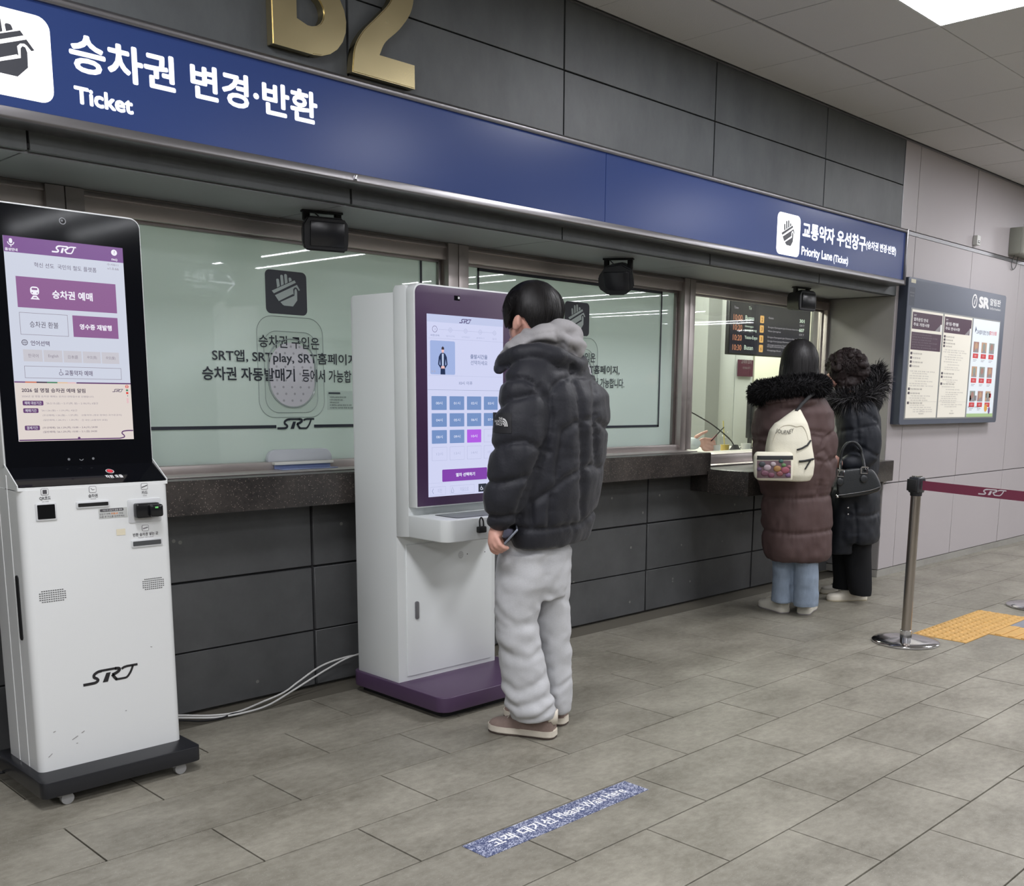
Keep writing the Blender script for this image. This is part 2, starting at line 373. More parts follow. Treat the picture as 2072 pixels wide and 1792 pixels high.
for j in range(-8, 13):
    y0 = j*TY; off = (.437 if j % 2 else .137)
    for i in range(-6, 32):
        xa, xb = off+i*TX, off+(i+1)*TX; ya, yb = y0, y0+TY
        if yb > 3.80: continue
        segs = [(xa, xb)]
        for (tx, ty) in tact_cells:              # the yellow blocks replace floor here
            if abs(ty-y0) < .05:
                ns = []
                for (a, b) in segs:
                    if tx+.3 <= a+1e-6 or tx >= b-1e-6: ns.append((a, b))
                    else:
                        if tx > a+.02: ns.append((a, tx))
                        if tx+.3 < b-.02: ns.append((tx+.3, b))
                segs = ns
        for (a, b) in segs:
            u, v = proj((a+b)/2, (ya+yb)/2, 0)
            if b-a < .03: continue
            if -330 < u < 2400 and 700 < v < 2250 and a < 13.5:
                k = round(b-a, 3)
                if k not in cut_mesh: cut_mesh[k] = tile_me if abs(k-TX) < 1e-3 else mk_tile(k, TY)
                o = bpy.data.objects.new('floor_tile', cut_mesh[k]); COL.objects.link(o); o.parent = floor; n_tiles += 1
                o.location = ((a+b)/2, (ya+yb)/2, random.uniform(-.0004, .0004)); o.rotation_euler = (random.uniform(-.0007, .0007), random.uniform(-.0005, .0005), 0)
            else: rest.add(a+J, b-J, ya+J, yb-J, -.0125, 0)
# the rest of the hall floor out of the frame, one mass of the same tiles
rest.add(-12, 34, -20, -8*TY-J, -.0125, 0); rest.add(-12, -3.17, -8*TY, 3.8, -.0125, 0); rest.add(19.64, 34, -8*TY, 3.37, -.0125, 0)
o = pyd('floor_tiles', rest.v, rest.f, M_floor, floor); o['kind'] = 'stuff'
print('tiles', n_tiles)

# yellow tactile paving beside the rope post
M_tact = mat('tactile_yellow', (200, 158, 92), rough=.6, noise_amt=.12, nscale=20)
M_slate = mat('slate_insert', (128, 132, 142), rough=.5, noise_amt=.08)
for (tx, ty), kind in (((5.24, 2.1), 'dot'), ((5.54, 2.1), 'dot'), ((5.84, 2.1), 'dot'), ((5.54, 1.8), 'bar'), ((5.84, 1.8), 'slate')):
    bm = bmesh.new(); abox(bm, tx+.002, tx+.298, ty+.002, ty+.298, -.0125, .0012)
    if kind == 'dot':
        for a in range(6):
            for b in range(6):
                r = bmesh.ops.create_cone(bm, cap_ends=True, segments=10, radius1=.0155, radius2=.010, depth=.005)
                for v in r['verts']: v.co += Vector((tx+.027+a*.0492, ty+.027+b*.0492, .0036))
    elif kind == 'bar':
        for b in range(4): abox(bm, tx+.012, tx+.288, ty+.026+b*.07, ty+.062+b*.07, .001, .0062, .002, 1)
    o = bmo('tactile_tile', bm, M_slate if kind == 'slate' else M_tact, floor, smooth=False)
    if kind == 'slate': o['label'] = 'grey blank tile at the end of the yellow blocks'
    if kind == 'bar': o['label'] = 'yellow tile with raised guiding bars'

# printed strip stuck on the floor
def strip_mat():
    m = bpy.data.materials.new('strip_speckle'); m.use_nodes = True; nt = m.node_tree; b = nt.nodes['Principled BSDF']; N = nt.nodes.new; L = nt.links.new
    g = N('ShaderNodeNewGeometry'); mp = N('ShaderNodeMapping'); mp.inputs['Scale'].default_value = (1, 1.2, 1); L(g.outputs['Position'], mp.inputs[0])
    n = N('ShaderNodeTexNoise'); n.inputs['Scale'].default_value = 105; n.inputs['Detail'].default_value = 1.5; n.inputs['Distortion'].default_value = 1.6; L(mp.outputs[0], n.inputs[0])
    r = N('ShaderNodeValToRGB'); r.color_ramp.elements[0].position = .50; r.color_ramp.elements[0].color = (*lin((66, 76, 112)), 1); r.color_ramp.elements[1].position = .60; r.color_ramp.elements[1].color = (*lin((186, 190, 208)), 1)
    L(n.outputs[0], r.inputs[0]); L(r.outputs[0], b.inputs['Base Color']); b.inputs['Roughness'].default_value = .6; return m
sx0, sx1, sy0, sy1 = 1.775, 2.478, 1.988, 2.092
strip = box('floor_sticker', sx0, sx1, sy0, sy1, 0, .0016, strip_mat())
tag(strip, 'long speckled blue floor sticker with white waiting line wording', 'sticker')
F = Flat(on_z(.0016, .0003)); zt = 1
F.text('고객 대기선', sx0+.065, sx0+.315, sy0+.03, sy0+.078, M_inkw, 1, .02)
F.text('Please Wait Here', sx0+.335, sx0+.640, sy0+.036, sy0+.078, M_inkw, 1, .012)
F.build('lettering', strip)

# stone-clad wall under the counter
wl = struct(box('wall_counter_base', -12, 6.72, YW+.012, YW+.17, 0, .797, M_joint))
xs = [-3.2+1.12*i for i in range(9)]+[6.715]
xs = [2.378-1.12*3, 2.378-2.24, 2.378-1.12, 2.378, 3.498, 4.617, 5.72, 6.716]
for a, b in zip(xs[:-1], xs[1:]):
    for z0, z1 in ((.002, .24), (.246, .516), (.525, .785)):
        box('wall_panel', a+.006, b-.006, YW+random.uniform(-.0015, .0015), YW+.02, z0, z1, M_low, wl, .002, 1)
# dark cladding above the windows
wu = struct(box('wall_upper', -12, 6.722, YF+.012, YF+.12, 1.95, CEIL+.05, M_joint))
xs = [-3.28, -2.155, -1.03, .09, 1.212, 2.336, 3.466, 4.592, 5.712, 6.728]
for a, b in zip(xs[:-1], xs[1:]):
    for z0, z1 in ((1.945, 2.658), (2.664, CEIL-.004)):
        box('wall_panel', a+.004, b-.004, YF+random.uniform(-.001, .001), YF+.02, z0, z1, M_dark, wu, .0015, 1)
box('joint_cover', 6.726, 6.733, YF-.002, YF+.02, 2.37, CEIL-.004, M_alu, wu)
# soffit over the counter, in metal panels
M_soff = mat('soffit_panel', (146, 148, 150), rough=.55, noise_amt=.05, nscale=3)
sf = struct(box('ceiling_soffit', -12, 6.72, YF+.03, 3.99, 1.962, 2.02, M_joint))
for a, b in zip(xs[:-1], xs[1:]):
    box('soffit_panel', a+.003, min(b, 6.716)-.003, YF+.026, 3.872, 1.946, 1.963, M_soff, sf, .001, 1)
box('shadow_gap', -3.28, 6.72, YF+.004, YF+.024, 1.952, 1.965, M_matblack, sf)
box('soffit_bead', -3.28, 6.70, YF+.026, YF+.034, 1.940, 1.9465, M_alu, sf)
# pier on the right of the counter and the pinkish panelled wall beyond
pier = struct(box('wall_pier', 6.735, 6.86, YF+.012, 4.0, 0, 2.0, M_pinkj))
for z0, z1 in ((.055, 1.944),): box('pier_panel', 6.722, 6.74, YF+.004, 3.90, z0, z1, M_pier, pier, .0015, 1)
box('pier_base', 6.722, 6.74, YF+.004, 3.80, 0, .05, M_base, pier, .001, 1)
wr = struct(box('wall_right', 6.735, 34, YF+.012, YF+.15, 0, CEIL+.05, M_pinkj))
xs = [6.723, 6.958, 7.92, 8.885, 9.85, 10.815, 11.78, 12.745, 13.71, 14.675, 15.64]
for a, b in zip(xs[:-1], xs[1:]):
    for z0, z1 in ((.056, .664), (.671, 2.356), (2.388, CEIL-.003)):
        box('wall_panel', a+.0035, b-.0035, YF+random.uniform(-.0012, .0012), YF+.02, z0, z1, M_pink, wr, .0015, 1)
box('wall_rail', 6.735, 15.64, YF+.004, YF+.014, 2.36, 2.384, M_alu, wr)
box('wall_panel', 15.65, 34, YF, YF+.02, .056, CEIL, M_pink, wr)
bb = struct(box('baseboard_right', 6.723, 34, YF+.001, YF+.02, 0, .051, M_base)); bb.data.materials[0] = M_base
# ceiling: grid and single tiles
ce = struct(box('ceiling', -12, 34, -20, YF+.15, CEIL+.006, CEIL+.1, M_ceilb))
bm = bmesh.new(); abox(bm, -.2975, .2975, -.2975, .2975, 0, .012, .0015, 1); tme = bpy.data.meshes.new('ceiling_tile'); bm.to_mesh(tme); bm.free(); tme.materials.append(M_ceil)
bm = bmesh.new(); abox(bm, -.2975, .2975, -.215, .215, 0, .012, .0015, 1); tmh = bpy.data.meshes.new('ceiling_tile_cut'); bm.to_mesh(tmh); bm.free(); tmh.materials.append(M_ceil)
PANELS = [(4.24, 1.1)]
STRIPX = [-8.7, -8.05, -5.45, -4.8, -2.2, -1.55, 1.05, 1.7, 4.3, 4.95, 7.3, 7.95, 10.55, 11.2, 13.8, 14.45, 17.05, 17.7, 20.3, 20.95, 23.5, 24.2]
restc = Boxes()
for i in range(-21, 50):
    for j in range(0, 40):
        xa = 4.24+.6*(i-14); ya = 2.90-.6*j
        if xa < -6 or xa > 22 or ya < -7: continue
        if any(abs(xa-px_) < .01 for px_ in (-2.96, .64, 4.24, 7.84, 11.44, 15.04)) and (abs(ya-1.7) < .01 or abs(ya+.1) < .01 or abs(ya+1.9) < .01): continue
        cy = ya+.3; h = tme
        if j == 0: cy = 2.90+.2325; h = tmh
        u, v = proj(xa+.3, cy, CEIL)
        if -50 < u < 2200 and -60 < v < 500 and xa < 13:
            o = bpy.data.objects.new('ceiling_tile', h); COL.objects.link(o); o.parent = ce; o.location = (xa+.3, cy, CEIL); o.rotation_euler = (random.uniform(-.002, .002), random.uniform(-.002, .002), 0)
        else:
            hw = .2975; hd = .2975 if j else .215; restc.add(xa+.3-hw, xa+.3+hw, cy-hd, cy+hd, CEIL, CEIL+.012)
restc.add(-12, 34, -20, -7.13, CEIL, CEIL+.006); restc.add(-12, -4.2, -7.1, YF, CEIL, CEIL+.006); restc.add(22.3, 34, -7.1, YF, CEIL, CEIL+.006)
o = pyd('ceiling_tiles', restc.v, restc.f, M_ceil, ce); o['kind'] = 'stuff'
tr = struct(box('trim_1', -3.28, 15.6, YF-.014, YF, CEIL-.008, CEIL, M_alu))
# far ends of the hall
for nm, a in (('wall_back', (-12, 34, -20.1, -20, 0, CEIL)), ('wall_left', (-12.1, -12, -20, 3.9, 0, CEIL)), ('wall_far', (34, 34.1, -20, 3.4, 0, CEIL))):
    struct(box(nm, *a, M_hallwall))

# ---------------------------------------------------------------- lamps
def panel_lamp(x, y, sx_, sy_, st, label, group=None):
    t = empty('ceiling_light', label, 'light', group)
    m = mat('lamp_face_%d' % int(st*10), (240, 240, 240), rough=.6, emit=(250, 250, 255), es=st)
    f = Flat(lambda a, b, h: (a, b, CEIL-.001-h*.001)); me = pyd('diffuser', [(x+.012, y+.012, CEIL+.002), (x+.012, y+sy_-.012, CEIL+.002), (x+sx_-.012, y+sy_-.012, CEIL+.002), (x+sx_-.012, y+.012, CEIL+.002)], [(0, 1, 2, 3)], m, t)
    bm = bmesh.new(); e = .012
    for b in ((x, x+sx_, y, y+e), (x, x+sx_, y+sy_-e, y+sy_), (x, x+e, y+e, y+sy_-e), (x+sx_-e, x+sx_, y+e, y+sy_-e)): abox(bm, b[0], b[1], b[2], b[3], CEIL-.004, CEIL+.006)
    bmo('frame', bm, M_white, t, smooth=False); move_to(t, (x+sx_/2, y+sy_/2, CEIL)); return t
panel_lamp(4.24, 1.7, .6, .6, PANEL_L, 'bright square ceiling light panel cut by the top right edge of the picture')
for x in (-2.96, .64, 7.84, 11.44, 15.04):
    for y in (1.7, -.1, -1.9): panel_lamp(x, y, .6, .6, PANEL_L, 'ceiling light panel out of view, in a grid with rows added to brighten the hall', 'near ceiling panels with rows added for light')  # rows overhead and behind the camera are added to brighten the hall
for y in (-.1, -1.9): panel_lamp(4.24, y, .6, .6, PANEL_L, 'ceiling light panel out of view, in a grid with rows added to brighten the hall', 'near ceiling panels with rows added for light')  # the added unseen rows again, in line with the visible panel
n = 0
for x in STRIPX:
    for y in ((-6.0,) if x < 17 else (-8.4,)):
        t = empty('ceiling_light', 'long slim ceiling light strip reflected in the ticket windows', 'light', 'strip lights of the hall ceiling')
        m = mat('strip_face', (240, 240, 240), rough=.6, emit=(248, 250, 255), es=STRIP_L)
        pyd('diffuser', [(x-.03, y, CEIL-.012), (x-.03, y+3.25, CEIL-.012), (x+.03, y+3.25, CEIL-.012), (x+.03, y, CEIL-.012)], [(0, 1, 2, 3)], m, t)
        box('housing', x-.04, x+.04, y-.01, y+3.26, CEIL-.011, CEIL-.0005, M_white, t); move_to(t, (x, y+1.6, CEIL))
for i, (x, y) in enumerate(((9.9, -11.9), (9.9, -14.7), (23.4, -12.2), (15.5, -8.6), (26.0, -14.2), (3.4, -15.5))):
    panel_lamp(x, y, .6, .6, PANEL_L, 'square ceiling light panel far behind the camera', 'far square ceiling lights')

# ================================================================ COUNTER AND WINDOWS
# main counter slab and the lower reception shelf at the right
c1 = prism('counter', [(3.62, .799), (3.62, .922), (3.625, .927), (3.95, .927), (3.95, .799)], 'x', -3.2, 5.012, M_granite)
tag(c1, 'long dark granite counter slab under the two frosted windows', 'counter')
c2 = prism('low_counter', [(4.975, 3.325), (6.775, 3.325), (6.775, YF-.002), (6.72, YF-.002), (6.72, 3.768), (5.016, 3.768), (5.016, 3.612), (4.975, 3.612)], 'z', .69, .832, M_granite, bev=.004)
tag(c2, 'lower dark granite shelf in front of the priority window', 'counter')
sl = empty('sill_tray', 'stainless steel sill below the clear priority window', 'sill')
box('tray', 5.03, 6.70, 3.70, 3.98, .834, .842, M_steel, sl, .002); box('upstand', 5.03, 6.70, 3.80, 3.815, .842, .892, M_steel, sl, .002)
box('ledge', 5.03, 6.70, 3.80, 4.02, .892, .899, M_steel, sl, .002); move_to(sl, (5.9, 3.85, .834))
st = empty('counter_tray', 'stainless steel strip let into the long counter along the windows', 'sill')
box('plate', -3.2, 5.01, 3.72, 3.868, .9275, .932, M_steel, st, .001); move_to(st, (0, 3.8, .9275))
def window(n, x0, x1, z0, z1, glass, gz0=None):
    wi = struct(empty('window_%d' % n)); t = .05
    box('pane', x0+.006, x1-.006, YG, YG+.01, z0-.008, z1+.006, glass, wi)
    # outer frame pieces
    box('head_rail', x0-.03, x1+.03, 3.872, YG+.02, z1, 1.946, M_steel, wi, .003)
    box('head_bead', x0-.02, x1+.02, 3.862, 3.874, z1+.052, 1.938, M_steeld, wi, .002)
    box('sill_rail', x0-.03, x1+.03, 3.868, YG+.02, z0-.034 if n < 4 else z0-.012, z0, M_steel, wi, .003)
    for a, b in ((x0-.012, x0+.008), (x1-.008, x1+.012)): box('glazing_bead', a, b, 3.90, YG, z0, z1, M_steeld, wi, .002)
    box('glazing_bead', x0, x1, 3.90, YG, z1-.012, z1+.002, M_steeld, wi, .002)
    return wi
W0 = window(1, -.30, 1.42, .962, 1.868, M_film); W1 = window(2, 1.575, 3.19, .962, 1.868, M_film)
W2 = window(3, 3.345, 5.0, .962, 1.868, M_film); W3 = window(4, 5.135, 6.69, .90, 1.868, M_glass)
for k, (a, b) in enumerate(((-.35, -.31), (1.43, 1.56), (3.205, 3.33), (5.015, 5.122), (6.695, 6.722))):
    mu = struct(empty('trim_%d' % (k+2))); z0 = .93 if k != 4 else .9
    if b-a > .1:
        md = (a+b)/2; box('post', a, md-.0015, 3.855, YG+.02, z0, 1.944, M_steel, mu, .003); box('post', md+.0015, b, 3.855, YG+.02, z0, 1.944, M_steel, mu, .003)
    else: box('post', a, b, 3.865, YG+.02, z0, 1.944, M_steel, mu, .002)
# prints on the two frosted windows
q = lambda u, v: (wy(u, v, YG)[0], wy(u, v, YG)[2])
def window_print(par, cx, rect, lines):
    F = Flat(on_y(YG-.0050, .0001)); x0, x1, z0, z1 = rect; t = .013
    F.rect(x0, x0+t, z0, z1, M_ink); F.rect(x1-t, x1, z0, z1, M_ink); F.rect(x0, cx-.076, z0, z0+t, M_ink); F.rect(cx+.106, x1, z0, z0+t, M_ink)
    if lines: F.rect(x0, x1, z1-t*1.5, z1, M_ink)
    srt(F, cx-.072, cx+.108, z0-.004, z0+.04, M_ink)
    F.text('승차권 구입은', cx-.143, cx+.144, 1.431, 1.482, M_ink, 1, .012)
    F.text('SRT앱, SRTplay, SRT홈페이지,', cx-.35, cx+.35, 1.362, 1.418, M_ink, 1, .016)
    F.text('승차권 자동발매기', cx-.395, cx+.02, 1.294, 1.348, M_ink, 1, .022)
    F.text('등에서 가능합니다.', cx+.055, cx+.392, 1.294, 1.348, M_ink, 1, .012)
    o = F.build('window_lettering', par)
    F = Flat(on_y(YG-.0004)); ix0, ix1, iz0, iz1 = cx-.102, cx+.092, 1.570, 1.746
    F.poly(rrect(ix0, ix1, iz0, iz1, .022), M_ink, 1)
    mg = mat('icon_pale', (176, 188, 186), rough=.5); hand_icon(F, ix0+.02, ix1-.02, iz0+.012, iz1-.008, mg, 2); F.build('window_icon', par)
window_print(W1, 2.39, (1.637, 3.096, 1.100, 1.89), False)
window_print(W2, 4.158, (3.435, 4.878, 1.070, 1.862), True)
# speaking panel: clear rounded plate, white perforated oval; pay slot below
M_edge = mat('clear_edge', (150, 160, 160), rough=.2)
def speak_panel(cx, label):
    t = empty('speaking_panel', label, 'panel', None)
    y = YG-.002
    prism('outer_plate', rrect(cx-.155, cx+.158, 1.145, 1.560, .07, 8), 'y', y-.0008, y+.0008, M_plate, t)
    prism('inner_plate', rrect(cx-.125, cx+.125, 1.165, 1.50, .06, 8), 'y', y-.0016, y-.0009, M_plate, t)
    for nm_, pl_ in (('outer_rib', rrect(cx-.155, cx+.158, 1.145, 1.560, .07, 8)), ('inner_rib', rrect(cx-.125, cx+.125, 1.165, 1.50, .06, 8))):
        rb_ = [(p[0], y-.001, p[1]) for p in pl_]; rb_.append(rb_[0]); tube(nm_, rb_, .0013, M_edge, t, n=5)
    rim = [(p[0], y-.0015, p[1]) for p in rrect(cx-.108, cx+.116, 1.186, 1.470, .108, 10)]; rim.append(rim[0])
    tube('rim', rim, .0026, mat('clear_edge', (150, 160, 160), rough=.2), t, n=6)
    o = prism('perforated_oval', rrect(cx-.102, cx+.110, 1.190, 1.455, .103, 10), 'y', y-.0026, y-.0017, mat('speak_white', (196, 196, 202), rough=.5), t)
    F = Flat(on_y(y-.0026, .0002)); md = mat('hole_grey', (160, 160, 166), rough=.6)
    for r in range(9):
        for c in range(5):
            px_, pz_ = cx-.078+c*.041+(r % 2)*.012-.004, 1.215+r*.028
            if (abs(px_-cx-.004) < .1 and (1.27 < pz_ < 1.38 or (px_-cx-.004)**2+(pz_-(1.29 if pz_ < 1.3 else 1.355))**2 < .0088)): F.poly(circ(px_, pz_, .0052, 10), md, 1)
    F.build('holes', o)['kind'] = 'stuff'; move_to(t, (cx, y, 1.145)); return t
speak_panel(2.395, 'clear speaking panel with perforated white oval between the two kiosks')
speak_panel(4.163, 'clear speaking panel half hidden behind the man in the black jacket')
def pay_slot(cx, label):
    t = empty('document_tray', label, 'tray'); y = YG-.02
    prism('hood', rrect(cx-.145, cx+.165, .958, 1.012, .04, 8, (0, 0, 1, 1)), 'y', y-.02, y+.005, mat('hood_plastic', (188, 192, 198), rough=.25), t, bev=.003)
    box('lip', cx-.135, cx+.150, 3.845, 3.885, .950, .962, mat('lip_cream', (214, 214, 206), rough=.4), t, .002)
    box('tray_plate', cx-.128, cx+.142, 3.80, 3.862, .9325, .9355, mat('tray_blue', (150, 164, 206), rough=.18, metal=.3), t, .001)
    box('tray_front', cx-.128, cx+.142, 3.861, 3.866, .9335, .950, mat('tray_blue', (150, 164, 206)), t); move_to(t, (cx, 3.85, .9325))
pay_slot(2.395, 'white hooded document tray at the foot of the frosted window')
sk = box('notice_card', 2.568, 2.72, YG-.003, YG-.0005, 1.175, 1.258, M_pvc); tag(sk, 'small clear notice card stuck low on the frosted window', 'notice')
F = Flat(on_y(YG-.003)); mg = mat('faint_ink', (70, 78, 84)); F.rect(2.575, 2.635, 1.244, 1.252, mg)
for k, w_ in enumerate((.09, .07, .05, .12, .13)): F.texth('이 창구는 승차권 변경 및 반환', 2.58, 1.228-k*.0115, .005, mg, 1, .02, sx=w_/.09)
F.build('lettering', sk)

# loudspeakers hung under the soffit
def wall_speaker(c, yaw, tilt, label, wd=.185, boxy=False):
    t = empty('loudspeaker', label, 'speaker'); 
    if boxy: prof = [(-.095, .02), (-.095, -.04), (-.045, -.075), (.045, -.075), (.095, -.035), (.085, .055), (.03, .085), (-.05, .075)]
    else: prof = [(-.09, -.045), (-.082, -.066), (.082, -.066), (.09, -.045), (.092, .035), (.07, .063), (-.07, .063), (-.092, .03)]
    bm = bmesh.new(); fr = [bm.verts.new((p[0], -.055, p[1])) for p in prof]; bk = [bm.verts.new((p[0]*.72, .065, p[1]*.8)) for p in prof]
    bm.faces.new(fr); bm.faces.new(bk[::-1]); n_ = len(prof)
    for i in range(n_): bm.faces.new((fr[i], bk[i], bk[(i+1) % n_], fr[(i+1) % n_]))
    bmesh.ops.recalc_face_normals(bm, faces=bm.faces); bmesh.ops.bevel(bm, geom=list(bm.edges), offset=.007, segments=3, affect='EDGES', clamp_overlap=True)
    R_ = Matrix.Rotation(yaw, 4, 'Z') @ Matrix.Rotation(tilt, 4, 'X'); bmesh.ops.transform(bm, matrix=Matrix.Translation(c) @ R_, verts=bm.verts)
    bmo('cabinet', bm, M_black, t)
    bm = bmesh.new(); abox(bm, -.062, .072, -.0605, -.052, -.048, .045, .006, 2); bmesh.ops.transform(bm, matrix=Matrix.Translation(c) @ R_, verts=bm.verts); bmo('grille', bm, mat('grille_gloss', (30, 31, 36), rough=.25), t)
    for s in (-1, 1):
        bm = bmesh.new(); abox(bm, s*.062-.013, s*.062+.013, -.012, .012, .045, .045+1.946-c[2]-.045, .004, 1); bmesh.ops.transform(bm, matrix=Matrix.Translation(c) @ Matrix.Rotation(yaw, 4, 'Z'), verts=bm.verts); bmo('bracket_arm', bm, M_matblack, t)
    bm = bmesh.new(); abox(bm, -.08, .08, -.015, .015, 1.938-c[2], 1.9465-c[2], .001, 1); bmesh.ops.transform(bm, matrix=Matrix.Translation(c) @ Matrix.Rotation(yaw, 4, 'Z'), verts=bm.verts); bmo('bracket_plate', bm, M_matblack, t)
    a = Vector(c)+Vector((.02, .03, .06)); tube('cable', spline([a, a+Vector((-.05, .02, .04)), a+Vector((-.09, .03, .055)), Vector((c[0]-.02, c[1]+.06, 1.945))], 6), .0022, M_matblack, t, n=6)
    move_to(t, c); return t
wall_speaker((2.358, 3.60, 1.862), math.radians(-18), .12, 'black loudspeaker hanging over the window above the tall white kiosk')
wall_speaker((4.118, 3.60, 1.848), math.radians(-62), .35, 'black angular loudspeaker hanging right of the man\'s head', boxy=True)
wall_speaker((5.895, 3.60, 1.862), math.radians(-6), .0, 'black loudspeaker hanging over the clear priority window')

# ================================================================ SIGN BAND
YS = 3.268
sg = empty('sign_board', 'long backlit blue ticket office sign with white Korean wording', 'sign')
def sign_blue(name):
    m = bpy.data.materials.new(name); m.use_nodes = True; b = m.node_tree.nodes['Principled BSDF']; b.inputs['Base Color'].default_value = (*lin((38, 52, 90)), 1)
    b.inputs['Roughness'].default_value = .24; b.inputs['Emission Color'].default_value = (*lin((40, 60, 118)), 1); b.inputs['Specular IOR Level'].default_value = .22; b.inputs['Emission Strength'].default_value = .42; return m
M_sign = sign_blue('sign_blue_acrylic')
box('housing', -3.0, 6.622, YS+.012, YF-.001, 2.0, 2.345, M_alu, sg)
box('face_panel', -3.0, 3.636, YS, YS+.014, 2.030, 2.330, M_sign, sg); box('face_panel', 3.640, 6.602, YS, YS+.014, 2.030, 2.330, M_sign, sg)
M_sfr = mat('sign_frame', (132, 130, 132), rough=.3, metal=.85)
prism('frame_rail', [(YS-.012, 2.330), (YS-.014, 2.346), (YS-.004, 2.356), (YF-.002, 2.356), (YF-.002, 2.350), (YS+.014, 2.350), (YS+.012, 2.330)], 'x', -3.0, 6.624, M_sfr, sg, bev=.002)
prism('frame_rail', [(YS-.012, 2.031), (YS-.014, 2.004), (YS-.008, 1.998), (YF-.002, 1.998), (YF-.002, 2.004), (YS+.012, 2.006), (YS+.012, 2.031)], 'x', -3.0, 6.624, M_sfr, sg, bev=.002)
box('frame_end', 6.602, 6.624, YS-.014, YF-.002, 1.998, 2.356, M_sfr, sg, .004)
box('clip', 2.270, 2.279, YS-.020, YS-.010, 2.004, 2.026, M_chrome, sg, .001)
s2 = lambda u, v: (wy(u, v, YS)[0], wy(u, v, YS)[2])
M_lit = mat('lit_white', (200, 200, 205), rough=.4, emit=(238, 242, 255), es=1.0)
M_lit2 = mat('lit_white_edge', (200, 200, 205), rough=.4, emit=(255, 255, 255), es=1.15)
M_dk = mat('sign_dark', (52, 54, 62), rough=.4)
F = Flat(on_y(YS, .0006)); x1, z1 = s2(97, 33); x1b = s2(109.5, 195)[0]; zb = s2(92, 209)[1]; zt_ = s2(76, 32)[1]
F.poly(rrect(x1b-.29, x1b, zb, zt_, .036), M_lit2, 1)
hand_icon(F, x1b-.29+.045, x1b-.028, zb+.03, zt_-.02, M_dk, 2); F.build('hand_symbol', sg)
F = Flat(on_y(YS, .0006))
F.text('승차권 변경·반환', s2(139, 100)[0], s2(642, 217)[0], s2(637, 254)[1], s2(172, 70)[1], M_lit, 1, .03)
F.text('Ticket', s2(148.4, 172)[0], s2(270.6, 233)[0], s2(167, 212)[1], s2(148, 172)[1], M_lit, 1, .04)
F.build('sign_lettering', sg)
F = Flat(on_y(YS, .0006)); a0 = s2(1571.5, 480)[0]; a1 = s2(1618.4, 480)[0]; b0 = s2(1595, 517)[1]; b1 = s2(1595, 432)[1]
F.poly(rrect(a0, a1, b0, b1, .032), M_lit2, 1); hand_icon(F, a0+.035, a1-.045, b0+.03, b1-.03, M_dk, 2); F.build('hand_symbol', sg)
F = Flat(on_y(YS, .0006))
F.text('교통약자 우선창구', s2(1623.5, 474)[0], s2(1752, 490)[0], s2(1742, 508)[1], s2(1627, 447.7)[1], M_lit, 1, .035)
F.text('(승차권 변경·반환)', s2(1752.5, 495)[0], s2(1813, 508)[0], s2(1811, 519)[1], s2(1756, 486)[1], M_lit, 1, .03)
zb_ = s2(1683, 529)[1]; F.text('Priority Lane', s2(1621.5, 506)[0], s2(1683.6, 522)[0], zb_-.012, s2(1623.5, 497.7)[1], M_lit, 1, .03)
F.text('(Ticket)', s2(1686.4, 520)[0], s2(1716, 525)[0], zb_-.012, s2(1700, 517)[1], M_lit, 1, .03)
F.build('sign_lettering', sg); move_to(sg, (1.8, YS, 2.0))

# brass characters above the sign
M_brass = mat('polished_brass', (200, 186, 146), rough=.26, metal=1., bump=.15, bscale=5, rvar=.08, nscale=6)
def letter(name, outer, holes, label):
    F = Flat(lambda a, b, h: (a, 3.332, b)); F.poly(outer, M_brass, 0, holes); tri = F.f; n_ = len(F.v)
    vs = [tuple(v) for v in F.v]+[(v[0], YF-.001, v[2]) for v in F.v]; fs = list(tri)+[tuple(i+n_ for i in f)[::-1] for f in tri]; k = 0
    for lp in [outer]+list(holes):
        m_ = len(lp)
        for i in range(m_): fs.append((k+i, k+(i+1) % m_, k+(i+1) % m_+n_, k+i+n_))
        k += m_
    bm = bmesh.new(); me = bpy.data.meshes.new(name); me.from_pydata(vs, [], fs); bm.from_mesh(me); bmesh.ops.recalc_face_normals(bm, faces=bm.faces)
    bmesh.ops.dissolve_limit(bm, angle_limit=.02, verts=bm.verts, edges=bm.edges)
    es = [e for e in bm.edges if len(e.link_faces) == 2 and abs(e.calc_face_angle(0)) > .6 and all(abs(v.co.y-3.332) < 1e-4 for v in e.verts)]
    bmesh.ops.bevel(bm, geom=es, offset=.0035, segments=2, affect='EDGES', clamp_overlap=True)
    bm.to_mesh(me); bm.free(); o = link(name, me, M_brass); shade(me, True, 25); tag(o, label, 'letter'); return o
bx, bz = 2.008, 2.418
def arc(cx, cz, rx, rz, a0, a1, n=10): return [(cx+rx*math.cos(math.radians(a0+(a1-a0)*i/n)), cz+rz*math.sin(math.radians(a0+(a1-a0)*i/n))) for i in range(n+1)]
B_out = [(bx, bz)]+[(bx+.16, bz)]+arc(bx+.155, bz+.135, .145, .135, -90, 65)+arc(bx+.15, bz+.355, .13, .115, -50, 90)+[(bx, bz+.47)]
B_h1 = [(bx+.098, bz+.10)]+arc(bx+.145, bz+.145, .062, .045, -90, 90, 8)+[(bx+.098, bz+.19)]
B_h2 = [(bx+.098, bz+.28)]+arc(bx+.14, bz+.33, .05, .05, -90, 90, 8)+[(bx+.098, bz+.38)]
B_h1 = [(bx+.098, bz+.105)]+[(bx+.14, bz+.092)]+arc(bx+.148, bz+.145, .057, .053, -80, 80, 8)+[(bx+.098, bz+.205)]
letter('brass_letter', B_out, [B_h1[::-1], B_h2[::-1]], 'large brass letter B mounted on the dark wall above the sign')
tx_, tz_ = 2.328, 2.398
